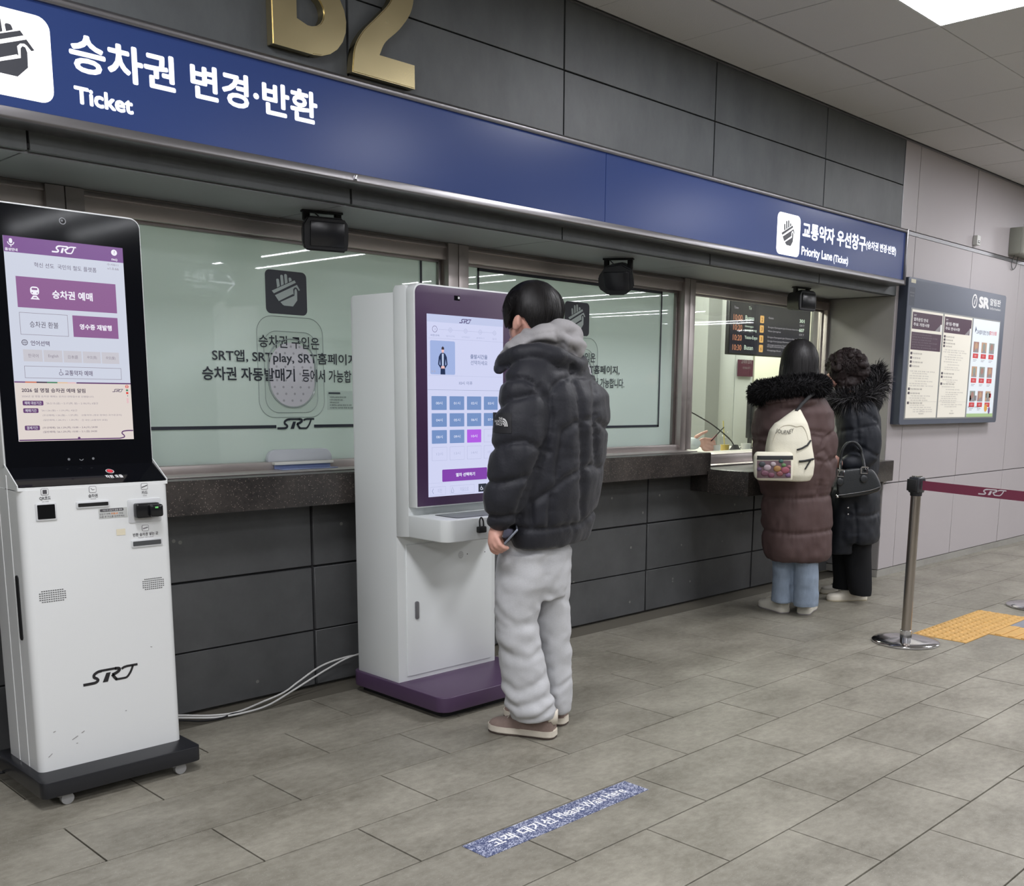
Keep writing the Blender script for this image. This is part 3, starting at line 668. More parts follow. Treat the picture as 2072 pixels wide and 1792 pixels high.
o2 = [(tx_, tz_), (tx_+.285, tz_), (tx_+.285, tz_+.085), (tx_+.123, tz_+.085)]+spline([(tx_+.123, tz_+.085), (tx_+.15, tz_+.135), (tx_+.215, tz_+.195), (tx_+.268, tz_+.265), (tx_+.285, tz_+.335), (tx_+.272, tz_+.405), (tx_+.225, tz_+.455), (tx_+.15, tz_+.47), (tx_+.07, tz_+.455), (tx_+.02, tz_+.405), (tx_+.008, tz_+.335)], 4)[1:]
o2 += [(tx_+.10, tz_+.325)]+spline([(tx_+.10, tz_+.325), (tx_+.115, tz_+.375), (tx_+.15, tz_+.39), (tx_+.185, tz_+.37), (tx_+.19, tz_+.325), (tx_+.17, tz_+.275), (tx_+.115, tz_+.215), (tx_+.05, tz_+.15), (tx_+.012, tz_+.085), (tx_, tz_)], 4)[1:-1]
letter('brass_numeral', [tuple(p) for p in o2], [], 'large brass numeral 2 mounted right of the brass letter')

# ================================================================ LEFT KIOSK (white, black glass head, on castors)
def planehit(u, v, P0, n):
    d = ray(u, v); P0 = np.array(P0); n = np.array(n); t = ((P0-CAMP)@n)/(d@n); return CAMP+d*t
K1 = empty('ticket_kiosk', 'white ticket kiosk with black glass head on a black castor base, at the left edge', 'kiosk')
kx0, kx1, kyf, kyb, kzt = 1.068, 1.521, 3.25, 3.52, .967; kyp, kzp, kztop = 3.345, 1.019, 1.788
prism('body', rrect(kx0, kx1, kyf, kyb, .022, 6), 'z', .088, kzt-.008, M_white, K1)
prism('shoulder', [(kyf+.001, kzt-.010), (kyb, kzt-.010), (kyb, kzp), (kyp, kzp-.001), (kyf+.001, kzt-.001)], 'x', kx0+.0015, kx1-.0015, M_white, K1)
for yy in (3.335, 3.415):
    box('side_seam', kx0-.0015, kx0+.001, yy, yy+.004, .09, 1.0, mat('seam_white', (236, 238, 238), rough=.4), K1)
hp = rrect(3.300, 3.322, .50, .70, .010, 5); prism('side_handle', hp, 'x', kx0-.003, kx0+.002, M_matblack, K1)
# display head
prism('head_shell', rrect(kx0, kx1, kzp-.002, kztop, .032, 8, (0, 0, 1, 1)), 'y', kyp+.003, kyp+.09, M_white, K1, bev=.003)
gb = mat('black_glass', (14, 15, 19), rough=.07, spec=.22)
prism('front_glass', rrect(kx0+.005, kx1-.005, kzp, kztop-.005, .028, 8, (0, 0, 1, 1)), 'y', kyp-.001, kyp+.004, gb, K1)
# sloping black console below the screen
sv = Vector((0, kyp-kyf, kzp-kzt)); sn = Vector((0, -(kzp-kzt), (kyp-kyf))).normalized()
def slope(a, b, h): p = Vector((a, kyf, kzt))+sv*b+sn*(.0015+h*.0004); return tuple(p)
bm = bmesh.new(); pts = rrect(kx0+.004, kx1-.004, .03, 1.0, .016, 5, (1, 1, 0, 0))
A = [bm.verts.new(slope(a, b-.01, 0)) for a, b in [(x, min(1, max(.0, y))) for x, y in pts]]; Bv = [bm.verts.new(tuple(Vector(v.co)-sn*.006)) for v in A]
bm.faces.new(A); n_ = len(A)
for i in range(n_): bm.faces.new((A[i], Bv[i], Bv[(i+1) % n_], A[(i+1) % n_]))
bmesh.ops.recalc_face_normals(bm, faces=bm.faces); con = bmo('console_glass', bm, gb, K1, smooth=False)
for s, x in ((0, kx0), (1, kx1)):
    xx = (x, x+.003) if s == 0 else (x-.003, x)
    prism('cheek', [(kyf+.004, kzt-.01), (kyp+.01, kzt-.01), (kyp+.01, kzp+.012), (kyp+.002, kzp+.012), (kyf+.003, kzt+.006)], 'x', xx[0], xx[1], M_white, K1)
def sl(u, v):
    p = planehit(u, v, slope(0, 0, 0), sn); return p[0], (p[1]-kyf)/(kyp-kyf)
bt = sl(222, 953); F = Flat(slope)
rr = .0125; ky_ = math.hypot(sv.y, sv.z)
F.poly([(bt[0]+rr*math.cos(a), bt[1]+rr*math.sin(a)/ky_) for a in np.linspace(0, 6.283, 25)[:-1]], mat('button_ring', (225, 225, 228), rough=.3), 2)
F.poly([(bt[0]+.0105*math.cos(a), bt[1]+.0105*math.sin(a)/ky_) for a in np.linspace(0, 6.283, 25)[:-1]], M_matblack, 3)
F.poly([(bt[0]+.0088*math.cos(a), bt[1]+.0088*math.sin(a)/ky_) for a in np.linspace(0, 6.283, 21)[:-1]], glow('red', (226, 70, 84), 1.), 4)
F.build('call_button', K1)
F = Flat(slope); t0 = sl(216, 967.5); t1 = sl(247, 961); F.text('직원 호출', t0[0], t1[0], t0[1], t0[1]+.17, M_inkw, 2, .03)
F.build('console_lettering', K1)
F = Flat(on_y(kyp-.001)); q1 = lambda u, v: (wy(u, v, kyp-.002)[0], wy(u, v, kyp-.002)[2])
for u_, v_, r_ in ((139.7, 929, .004), (188.9, 927.3, .004)): c_ = q1(u_, v_); F.poly(circ(c_[0], c_[1], r_, 12), mat('dot_grey', (120, 122, 126), rough=.4), 1)
c_ = q1(165, 928.5); F.ribbon([(c_[0]-.006+.012*t, c_[1]-.004*math.sin(3.14*t)) for t in np.linspace(0, 1, 8)], .0025, mat('dot_grey', (120, 122, 126)), 1)
c_ = q1(126.5, 447); F.poly(circ(c_[0], c_[1], .010, 20), mat('lens_ring', (150, 152, 156), rough=.2), 1); F.poly(circ(c_[0], c_[1], .0075, 20), M_matblack, 2); F.poly(circ(c_[0]-.002, c_[1]+.001, .0035, 12), mat('dot_grey', (120, 122, 126)), 3)
F.build('sensor_marks', K1)

# its screen
def screen_part(name, parent, pts, y, col): return prism(name, pts, 'y', y, y+.0015, col, parent)
KP = kyp-.0015
G = {k: glow('k_'+k, c, 1.0) for k, c in dict(bg=(206, 211, 226), bg2=(222, 212, 206), head=(126, 88, 146), plum=(142, 98, 146), white=(242, 240, 250), ink=(92, 78, 104), grey=(200, 198, 206), greyt=(140, 132, 146), dk=(70, 58, 78), band=(100, 66, 112), red=(220, 80, 70), green=(70, 130, 96), pink=(226, 190, 194), org=(206, 120, 96), peach=(226, 194, 164), cut=(120, 84, 128)).items()}
sx0_, sz1_ = q1(3, 475); sx1_ = q1(258, 700)[0]; sz0_ = (q1(42, 893)[1]+q1(271, 888)[1])/2
sx0_ = (q1(2.1, 474)[0]+q1(41, 893)[0])/2; sx1_ = (q1(245.6, 501)[0]+q1(272.5, 887)[0])/2
scr = screen_part('screen', K1, [(sx0_, sz0_), (sx1_, sz0_), (sx1_, sz1_), (sx0_, sz1_)], KP-.001, G['bg']); scr['label'] = 'lit purple and white booking screen'
F = Flat(on_y(KP-.001, .00025)); SW = sx1_-sx0_; SH = sz1_-sz0_
def zz(u, v): return q1(u, v)[1]
def xx(u, v): return q1(u, v)[0]
hz = (zz(5, 507.6)+zz(247.7, 532))/2
F.rect(sx0_, sx1_, hz, sz1_, G['head'], 1)
zc = sz1_-(sz1_-hz)*.5
srt(F, xx(104, 500), xx(154, 508), zc-.011, zc+.010, G['white'], 2)
mx_ = xx(21, 487); mz = zc+.006
F.poly(rrect(mx_-.0045, mx_+.0045, mz-.004, mz+.010, .0044, 4), G['white'], 2); F.ribbon([(mx_+.0085*math.cos(a), mz+.0085*math.sin(a)) for a in np.linspace(3.14, 6.283, 9)], .0025, G['white'], 2); F.rect(mx_-.0012, mx_+.0012, mz-.014, mz-.007, G['white'], 2)
F.text('음성안내', mx_-.017, mx_+.017, hz+.003, hz+.0115, G['white'], 2, .03)
fx = xx(230.5, 512); F.poly(circ(fx, zc+.006, .0092, 20), G['white'], 2); F.texth('?', fx, zc+.0015, .010, G['head'], 3, .0, 'c'); F.text('FAQ', fx-.009, fx+.009, hz+.003, hz+.0105, G['white'], 2, .03)
zt1 = hz-.03; F.text('혁신 선도  국민의 철도 플랫폼', xx(69, 540), xx(195, 550), hz-.037, hz-.023, G['ink'], 2, .0)
F.text('수서011', xx(216, 534), xx(239, 538), hz-.012, hz-.005, G['greyt'], 2, .0); F.text('v1.0.66', xx(217, 545), xx(240, 548), hz-.024, hz-.017, G['greyt'], 2, .0)
bx0, bx1 = (xx(30.5, 558)+xx(36.5, 621))/2, (xx(233, 575)+xx(237, 634))/2; bz1_, bz0_ = (zz(30.5, 558)+zz(233, 575))/2, (zz(36.5, 621)+zz(237, 634))/2
F.rect(bx0, bx1, bz0_, bz1_, G['plum'], 1); bc = (bz0_+bz1_)/2
F.text('승차권 예매', xx(105, 592), xx(187, 600), bc-.013, bc+.012, G['white'], 2, .03)
tx = xx(70, 592); F.poly(rrect(tx-.0125, tx+.0125, bc-.006, bc+.018, .009, 5), G['white'], 2); F.poly(rrect(tx-.008, tx+.008, bc+.008, bc+.014, .002, 3), G['plum'], 3)
F.poly(circ(tx-.007, bc+.0, .0018, 8), G['plum'], 3); F.poly(circ(tx+.007, bc+.0, .0018, 8), G['plum'], 3); F.poly([(tx-.005, bc-.008), (tx+.005, bc-.008), (tx+.013, bc-.019), (tx-.013, bc-.019)], G['white'], 2); F.poly([(tx-.0035, bc-.0125), (tx+.0035, bc-.0125), (tx+.006, bc-.0155), (tx-.006, bc-.0155)], G['plum'], 3)
cz1, cz0 = zz(37, 631), zz(41.5, 676.5); cz1b, cz0b = zz(238, 643.5), zz(240.5, 685.5)
c1_, c0_ = (cz1+cz1b)/2, (cz0+cz0b)/2; m1 = (xx(136, 637)+xx(139.5, 681))/2; m2 = (xx(146, 638)+xx(149, 681))/2
F.frame(bx0+.002, m1, c0_, c1_, .0012, G['greyt'], 1); F.text('승차권 환불', xx(60, 655), xx(118, 662), (c0_+c1_)/2-.010, (c0_+c1_)/2+.008, G['dk'], 2, .0)
F.rect(m2, bx1, c0_, c1_, G['plum'], 1); F.text('영수증 재발행', xx(161, 660), xx(226, 666), (c0_+c1_)/2-.009, (c0_+c1_)/2+.008, G['white'], 2, .03)
gz = zz(49.7, 692.5); gx = xx(49.7, 692.5)
F.ribbon([(gx+.0078*math.cos(a), gz+.0078*math.sin(a)) for a in np.linspace(0, 6.284, 22)], .0016, G['dk'], 2); F.rect(gx-.0075, gx+.0075, gz-.0005, gz+.0005, G['dk'], 2)
for k in (-.0035, 0, .0035): F.rect(gx+k-.0004, gx+k+.0004, gz-.007, gz+.007, G['dk'], 2)
F.text('언어선택', xx(62, 694), xx(100, 697), gz-.0085, gz+.0065, G['ink'], 2, .01)
l1, l0 = (zz(46.5, 706.5)+zz(242, 713.5))/2, (zz(48, 730.5)+zz(244, 736.5))/2; lx0, lx1 = xx(47, 718), xx(243, 726); dw = (lx1-lx0)/5
for k, s_ in enumerate(('한국어', 'English', '日本語', '中文(简)', '中文(繁)')):
    F.rect(lx0+k*dw, lx0+(k+1)*dw-.0035, l0, l1, G['grey'], 1); cx_ = lx0+(k+.5)*dw; F.text(s_, cx_-.0155, cx_+.0135, (l0+l1)/2-.006, (l0+l1)/2+.005, G['greyt'], 2, .0)
p1, p0 = (zz(47, 739.5)+zz(245, 745))/2, (zz(49, 764)+zz(247, 768.5))/2
F.frame(lx0, lx1+.001, p0, p1, .0012, G['greyt'], 1); pc = (p0+p1)/2
F.text('교통약자 예매', xx(131, 755), xx(187, 757), pc-.0085, pc+.0075, G['ink'], 2, .01)
wx_ = xx(123, 753); F.ribbon([(wx_+.005*math.cos(a), pc-.003+.005*math.sin(a)) for a in np.linspace(1.9, 6.0, 10)], .0014, G['ink'], 2); F.poly(circ(wx_, pc+.0085, .0016, 8), G['ink'], 2); F.ribbon([(wx_, pc+.006), (wx_+.0005, pc), (wx_+.005, pc-.0005), (wx_+.007, pc-.007)], .0015, G['ink'], 2)
n1 = (zz(31, 771)+zz(263, 775))/2; F.rect(sx0_, sx1_, sz0_, n1-.004, G['bg2'], 1)
segx = [sx0_, sx0_+.03, sx0_+.062, sx0_+.092, sx0_+.122, sx0_+.152, sx0_+.176]
for k, g_ in enumerate(('cut', 'org', 'dk', 'green', 'peach', 'pink')): F.rect(segx[k], segx[k+1], n1-.004, n1, G[g_], 2)
F.rect(segx[-1]+.002, sx1_, n1-.004, n1, G['band'], 2)
def ln(s_, ua, ub, v0, v1, m, b=.0): F.text(s_, xx(ua, v0), xx(ub, v0), zz(ua, v1), zz(ua, v0), m, 3, b)
ln('2026 설 명절 승차권 예매 알림', 43, 172, 784.5, 793.5, G['dk'], .02)
srt(F, xx(227, 790), xx(249, 790), zz(240, 793), zz(240, 787), G['ink'], 3)
ln('2026년 설 명절 승차권 예매는 온라인·전화접수로 진행합니다.', 43.5, 190, 799.5, 803.5, G['greyt'])
for (ua, ub, va, vb, s_) in ((45.2, 87.2, 810.3, 820, '예매 대상기간'), (46.5, 77.3, 825.8, 835.3, '예매기간'), (49.7, 80.2, 861, 870.5, '결제기간')):
    F.poly(rrect(xx(ua, va), xx(ub, va), zz(ua, vb), zz(ua, va), .003, 3), G['band'], 2); a_, b_ = xx(ua+4, va), xx(ub-4, va); F.text(s_, a_, b_, zz(ua, vb)+.0025, zz(ua, va)-.0022, G['white'], 3, .0)
ln("'26.2.13.(금) ~ 2.17.(화, 설) ~ 2.18.(수), 6일간", 93, 198, 813.5, 818.5, G['greyt']); ln("'26.1.26.(월) ~ 1.29.(목), 4일간", 83, 156, 828.5, 832.5, G['greyt'])
ln('(우선예매) 1.26.(월) ~ 1.27.(화)', 86, 157, 838, 842.5, G['greyt']); ln('교통약자 (경로·장애인·국가유공자)', 164, 246, 838, 842, G['greyt'])
ln('(일반예매) 1.28.(수) ~ 1.29.(목)', 87, 158, 848, 852, G['greyt']); ln('전 국민 (교통약자 포함)', 165, 217, 848, 852, G['greyt'])
ln("(우선예매) '26.1.29.(목) 15:00 ~ 2.4.(수) 24:00", 86, 197, 863, 868, G['ink']); ln("(일반예매) '26.1.29.(목) 15:00 ~ 2.1.(일) 24:00", 87, 196, 871.5, 876.5, G['ink'])
ax = xx(256.5, 785); az = zz(256, 782); F.ribbon([(ax+.0045*math.cos(a), az+.0045*math.sin(a)) for a in np.linspace(0, 6.284, 16)], .0018, G['red'], 3); F.rect(ax-.004, ax+.004, az-.001, az+.001, G['red'], 3)
F.rect(ax-.0035, ax+.0035, az-.014, az-.009, G['green'], 3); F.rect(ax-.0035, ax+.0035, az-.0235, az-.017, G['red'], 3); F.poly(circ(ax+.001, az-.029, .0015, 8), G['dk'], 3); F.rect(ax-.003, ax+.003, az-.052, az-.036, G['pink'], 3)
F.ribbon([(sx0_+.001, sz0_+.0035), (sx1_-.045, sz0_+.0035)]+spline([(sx1_-.045, sz0_+.0035), (sx1_-.031, sz0_+.007), (sx1_-.031, sz0_+.013), (sx1_-.037, sz0_+.019), (sx1_-.034, sz0_+.025), (sx1_-.02, sz0_+.0275), (sx1_-.001, sz0_+.0275)], 4)[1:], .0038, G['band'], 3)
F.poly(circ(xx(160, 886), sz0_+.007, .004, 12), G['band'], 3)
F.build('screen_image', scr)

# fittings on the front
FY = kyf-.0005; qf = lambda u, v: (wy(u, v, kyf)[0], wy(u, v, kyf)[2])
def prect(a, b): (x0, z1), (x1, z0) = qf(*a), qf(*b); return x0, x1, z0, z1
M_fit = mat('fitting_frame', (206, 208, 210), rough=.35); M_hole = mat('slot_dark', (22, 22, 24), rough=.35)
def fitting(name, a, b, frame=.006, inner=M_hole, r=.004, deep=.003):
    x0, x1, z0, z1 = prect(a, b); zc_ = (z0+z1)/2
    o = prism(name, rrect(x0, x1, z0, z1, r, 4), 'y', FY-deep, kyf+.002, M_fit, K1, bev=.001); prism('opening', rrect(x0+frame, x1-frame, z0+frame, z1-frame, r*.5, 3), 'y', FY-deep-.0006, FY-deep+.0002, inner, o); return o
def fitrect(cu, cv, wpx, hz_, name, frame=.006, inner=M_hole, r=.004, deep=.003):
    c_ = qf(cu, cv); k = (qf(cu+1, cv)[0]-c_[0])*wpx/2; x0, x1, z0, z1 = c_[0]-k, c_[0]+k, c_[1]-hz_/2, c_[1]+hz_/2
    o = prism(name, rrect(x0, x1, z0, z1, r, 4), 'y', FY-deep, kyf+.002, M_fit, K1, bev=.001); prism('opening', rrect(x0+frame, x1-frame, z0+frame, z1-frame, r*.5, 3), 'y', FY-deep-.0006, FY-deep+.0002, inner, o); return x0, x1, z0, z1
fitrect(93, 1035, 43, .053, 'code_reader', .005, gb)
fitrect(188, 1020, 68, .021, 'ticket_slot', .005)
fitrect(292.5, 1032, 67, .076, 'card_plate', .035, M_fit, .006, .002)
fitrect(297, 1097.5, 63, .025, 'return_slot', .005, mat('slot_grey', (70, 72, 74), rough=.4))
c_ = qf(294, 1031); 
bm = bmesh.new(); abox(bm, c_[0]-.040, c_[0]+.036, kyf-.030, kyf-.002, c_[1]-.023, c_[1]+.024, .006, 3); abox(bm, c_[0]-.002, c_[0]+.040, kyf-.045, kyf-.028, c_[1]-.020, c_[1]+.020, .007, 3); cr = bmo('card_reader', bm, mat('reader_black', (20, 21, 24), rough=.22), K1)
F = Flat(on_y(kyf-.0455)); F.rect(c_[0]+.012, c_[0]+.022, c_[1]+.008, c_[1]+.013, glow('green', (120, 210, 120), .9), 1); F.build('status_light', cr)
# wording stuck above each opening
F = Flat(on_y(FY)); g1 = mat('label_ink', (76, 74, 78), rough=.5); g2 = mat('label_grey', (140, 138, 142), rough=.5); M_stk = mat('clear_label', (228, 230, 230), rough=.3)
def labelat(cu, cv, s_, s2_, wpx):
    c0 = qf(cu, cv); k = (qf(cu+1, cv)[0]-c0[0]); w_ = wpx*k/2
    F.poly(rrect(c0[0]-.011, c0[0]+.011, c0[1]+.008, c0[1]+.028, .004, 3), g2, 1); F.poly(rrect(c0[0]-.0095, c0[0]+.0095, c0[1]+.0095, c0[1]+.0265, .003, 3), M_stk, 2)
    F.text(s_, c0[0]-w_, c0[0]+w_, c0[1]-.007, c0[1]+.004, g1, 1, .02)
    if s2_: F.text(s2_, c0[0]-w_*.62, c0[0]+w_*.62, c0[1]-.0135, c0[1]-.0095, g2, 1, 0)
    return c0
a_ = labelat(91, 1007, 'QR코드', 'QR CODE', 23); F.rect(a_[0]-.006, a_[0]+.006, a_[1]+.012, a_[1]+.024, g1, 3)
a_ = labelat(188, 1001.5, '승차권', 'TICKET', 19); F.ribbon([(a_[0]-.006, a_[1]+.022), (a_[0], a_[1]+.016), (a_[0]+.005, a_[1]+.018)], .0016, g1, 3)
a_ = labelat(292.5, 995, '카드', 'CREDIT CARD', 12); F.ribbon([(a_[0]-.009, a_[1]+.015), (a_[0]+.009, a_[1]+.021)], .003, g1, 3)
a_ = labelat(294.5, 1079, '반환 승차권 넣는 곳', 'TICKET RETURNS', 51); F.ribbon([(a_[0]-.008, a_[1]+.016), (a_[0]+.008, a_[1]+.02)], .004, g2, 3)
x0, x1, z0, z1 = prect((199, 1030), (258.5, 1050)); zc_ = qf(228, 1037.5)[1]; z0, z1 = zc_-.0155, zc_+.0155
F.build('label_print', K1); F = Flat(on_y(FY)); F.rect(x0, x1, z0, z1, mat('sticker_grey', (188, 190, 188), rough=.35), 1); F.poly(rrect(x0+.004, x1-.012, z1-.010, z1-.001, .003, 3), g1, 2); F.text('카드가 나오지 않을 경우', x0+.012, x1-.016, z1-.0085, z1-.003, M_inkw, 3, 0)
F.text('삽입구 안쪽', x0+.002, x0+.035, z0+.011, z0+.017, g1, 2, 0); F.text('버튼을', x0+.062, x1-.014, z0+.011, z0+.017, g1, 2, 0); F.text('주황색', x0+.037, x0+.058, z0+.011, z0+.017, mat('orange_ink', (222, 140, 80)), 2, .02); F.text('누른 후 카드를 당겨주세요', x0+.002, x1-.010, z0+.002, z0+.0085, g1, 2, 0)
F.build('notice_sticker', K1); F = Flat(on_y(FY)); c0 = qf(244.5, 1076); F.rect(c0[0]-.014, c0[0]+.014, c0[1]-.010, c0[1]+.010, mat('sticker_cream', (222, 214, 190), rough=.5), 1)
F.build('cream_sticker', K1)
F = Flat(on_y(FY))
for cu, cv, nc in ((106.5, 1205, 12), (310, 1180, 11)):
    c0 = qf(cu, cv)
    for r in range(6):
        for c in range(nc):
            if r in (0, 5) and c in (0, nc-1): continue
            x = c0[0]+(c-(nc-1)/2)*.0066; z = c0[1]+(r-2.5)*.0066; F.rect(x-.0023, x+.0023, z-.0014, z+.0014, mat('vent_grey', (84, 84, 86)), 1)
F.build('vent_holes', K1)['kind'] = 'stuff'
F = Flat(on_y(FY)); e0 = qf(168.5, 1388.4); e1 = qf(278, 1341.6); srt(F, e0[0], e1[0], e0[1]+.001, e1[1], mat('logo_ink', (34, 33, 36), rough=.4), 1); F.build('wordmark', K1)
F = Flat(on_y(FY)); sc = mat('scuff_grey', (150, 148, 148))
for (u_, v_, l_, s_) in ((152, 1492, .018, .5), (110, 1480, .007, .3), (156, 1503, .005, 0), (306, 1308, .006, -.3), (255, 1437, .005, 0), (102, 1528, .012, .8), (168, 1480, .009, .5)):
    c0 = qf(u_, v_); F.ribbon([(c0[0]-l_/2, c0[1]-l_*s_/2), (c0[0]+l_/2, c0[1]+l_*s_/2)], .0022, sc, 1)
F.build('scuff_marks', K1)
prism('base', rrect(1.037, 1.540, 3.150, 3.56, .022, 6), 'z', .038, .089, mat('base_black', (30, 31, 35), rough=.3), K1, bev=.003)
M_cast = mat('castor_grey', (146, 146, 146), rough=.45)
for cx_, cy_ in ((1.115, 3.19), (1.475, 3.19), (1.11, 3.52), (1.475, 3.52)):
    bm = bmesh.new(); r = bmesh.ops.create_cone(bm, cap_ends=True, segments=20, radius1=.019, radius2=.019, depth=.016); bmesh.ops.transform(bm, matrix=Matrix.Translation((cx_, cy_-.012, .0192)) @ Matrix.Rotation(math.pi/2, 4, 'X'), verts=bm.verts)
    cs = bmo('castor', bm, M_cast, K1, angle=50); box('castor_fork', cx_-.030, cx_+.01, cy_-.024, cy_+.002, .030, .0385, M_cast, cs, .002)
move_to(K1, (1.29, 3.36, 0))

# ================================================================ TALL KIOSK (purple screen surround and base)
K2 = empty('ticket_kiosk', 'tall white ticket kiosk with purple screen surround and purple base, before the man', 'kiosk')
ax0, ax1 = 2.455, 2.985; yA, yB, yC, yR, ySh = 3.286, 3.205, 3.153, 3.566, 2.975
bm = bmesh.new(); pf = [(yA, .09), (yR, .09)]+arc(yR-.022, 1.633-.022, .022, .022, 0, 90, 6)+[(yA, 1.633)]
prism('cabinet', pf, 'x', ax0+.002, ax1-.002, M_white2, K2, bev=.003)
# front module with the ledge: side profile swept across, plan corners of the ledge rounded below
prism('middle_module', [(yB, .70), (yA-.001, .693), (yA-.001, 1.640), (yA-.014, 1.657), (yB+.012, 1.657), (yB, 1.650)], 'x', ax0, ax1, M_white2, K2, bev=.003)
ledge = prism('ledge', rrect(ax0, ax1, ySh, yB+.002, .045, 8, (1, 1, 0, 0)), 'z', .699, .786, M_white2, K2, bev=.005, seg=3)
prism('head_module', rrect(ax0, ax1, .818, 1.662, .034, 8, (0, 0, 1, 1)), 'y', yC+.003, yB-.001, M_white2, K2, bev=.003)
prism('screen_surround', rrect(ax0+.006, ax1-.006, .823, 1.656, .03, 8, (0, 0, 1, 1)), 'y', yC, yC+.006, M_purple, K2, bev=.001)
q2 = lambda u, v: (wy(u, v, yC-.001)[0], wy(u, v, yC-.001)[2])
c0 = q2(925, 603); F = Flat(on_y(yC)); F.rect(c0[0]-.0145, c0[0]+.0145, c0[1]-.009, c0[1]+.009, gb, 1); F.rect(c0[0]+.004, c0[0]+.013, c0[1]-.003, c0[1]+.006, mat('lens_white', (220, 220, 224), rough=.2), 2); F.build('camera_window', K2)
G2 = {k: glow('m_'+k, c, 1.0) for k, c in dict(bg=(208, 212, 242), bg1=(192, 200, 232), blue=(118, 146, 196), white=(234, 238, 255), mag=(176, 94, 226), pur=(130, 66, 170), ink=(108, 122, 160), fade=(176, 182, 214), line=(168, 174, 206), card=(160, 178, 224), navy=(36, 50, 84), skin=(232, 190, 190), hair=(60, 48, 56), shirt=(190, 206, 236), dark=(40, 46, 60), logo=(84, 72, 118), btn=(216, 218, 246)).items()}
ux0 = (q2(864, 634)[0]+q2(867, 1005)[0])/2; ux1 = q2(1018, 652)[0]; uz1 = q2(864, 634)[1]; uz0 = q2(867, 1005.8)[1]
sc2 = prism('screen', [(ux0, uz0), (ux1, uz0), (ux1, uz1), (ux0, uz1)], 'y', yC-.0012, yC+.001, G2['bg'], K2); sc2['label'] = 'lit lilac screen with blue time buttons'
F = Flat(on_y(yC-.0012, .00025)); X2 = lambda u, v=800: q2(u, v)[0]; Z2 = lambda v, u=880: q2(u, v)[1]
F.rect(ux0, ux1, Z2(651), uz1, G2['bg1'], 1); srt(F, X2(929, 652), X2(953.5, 652), Z2(654, 940), Z2(645.5, 940), G2['logo'], 2)
for cu, s_, l_, k_ in ((879.5, '1', '여정선택', 'logo'), (911, '2', '열차선택', 'fade'), (942, '3', '내역확인', 'fade'), (971.5, '4', '결제하기', 'fade'), (1000.4, '5', '발권', 'fade')):
    cx_ = X2(cu, 668); cz_ = Z2(665.4, 879.5); r_ = .0115 if s_ == '1' else .008
    F.ribbon([(cx_+r_*math.cos(a), cz_+r_*math.sin(a)) for a in np.linspace(0, 6.284, 24)], .0015, G2[k_], 2); F.texth(s_, cx_, cz_-.004, .008, G2[k_], 2, 0, 'c')
    w_ = .0068*len(l_); F.text(l_, cx_-w_/1.3, cx_+w_/1.3, cz_-.027, cz_-.020, G2['ink' if s_ == '1' else 'fade'], 2, 0)
zc1 = Z2(665.4, 879.5); F.rect(X2(887, 668), ux1-.04, zc1-.0004, zc1+.0004, G2['line'], 1); F.rect(ux0+.006, ux1, zc1-.0345, zc1-.0338, G2['line'], 1)
x0, x1, z1, z0 = X2(870, 700), X2(920.5, 700), Z2(688, 872), Z2(756.8, 872)
F.poly(rrect(x0, x1, z0, z1, .006, 4), G2['card'], 1); cx_ = (x0+x1)/2-.0; hh = z1-z0
F.poly([(cx_-.012, z0), (cx_+.012, z0), (cx_+.011, z0+hh*.18), (cx_+.0235, z0+hh*.30), (cx_+.020, z0+hh*.52), (cx_+.012, z0+hh*.62), (cx_, z0+hh*.66), (cx_-.012, z0+hh*.62), (cx_-.020, z0+hh*.52), (cx_-.0235, z0+hh*.30), (cx_-.011, z0+hh*.18)], G2['navy'], 2)
for s_ in (-1, 1): F.poly([(cx_+s_*.0115, z0+hh*.27), (cx_+s_*.0175, z0+hh*.30), (cx_+s_*.0135, z0+hh*.46)], G2['card'], 3)
F.poly([(cx_-.004, z0+hh*.26), (cx_+.004, z0+hh*.26), (cx_+.0045, z0+hh*.62), (cx_-.0045, z0+hh*.62)], G2['shirt'], 3); F.poly([(cx_-.010, z0+hh*.18), (cx_+.010, z0+hh*.18), (cx_+.007, z0+hh*.255), (cx_-.007, z0+hh*.255)], G2['skin'], 4); F.poly(circ(cx_, z0+hh*.715, .0062, 14, .0095), G2['skin'], 3); F.poly([(cx_-.0065, z0+hh*.74), (cx_+.0065, z0+hh*.74), (cx_+.006, z0+hh*.80), (cx_, z0+hh*.84), (cx_-.006, z0+hh*.80)], G2['hair'], 4)
F.poly(circ(x0+.009, z0+.011, .0042, 12), G2['line'], 3); F.poly(circ(x0+.021, z0+.011, .0042, 12), G2['line'], 3)
zt_a = Z2(716.4, 951); F.text('출발시간을', X2(951.5, 720), X2(986, 720), zt_a-.0175, zt_a, G2['ink'], 2, .015); F.text('선택하세요', X2(952, 735), X2(986, 735), zt_a-.041, zt_a-.0235, G2['ink'], 2, 0)
zl = z0-.004; F.rect(ux0+.004, ux1-.004, zl-.0006, zl, G2['line'], 1); zt_b = Z2(771, 929); F.text('10시 이후', X2(928.7, 776), X2(955.7, 776), zt_b-.014, zt_b, G2['ink'], 2, 0); zl2 = Z2(788, 868); F.rect(ux0, ux1, zl2-.0008, zl2, G2['ink'], 1)
cw = X2(903.7, 815)-X2(873, 815); cp = (X2(944.7, 815)-X2(873, 815))/2; zr = [(Z2(801, 874), Z2(829.3, 874)), (Z2(836, 874), Z2(863.6, 874)), (Z2(870.3, 875), Z2(897.7, 875)), (Z2(904.8, 876), Z2(932.3, 876))]
nm = 0
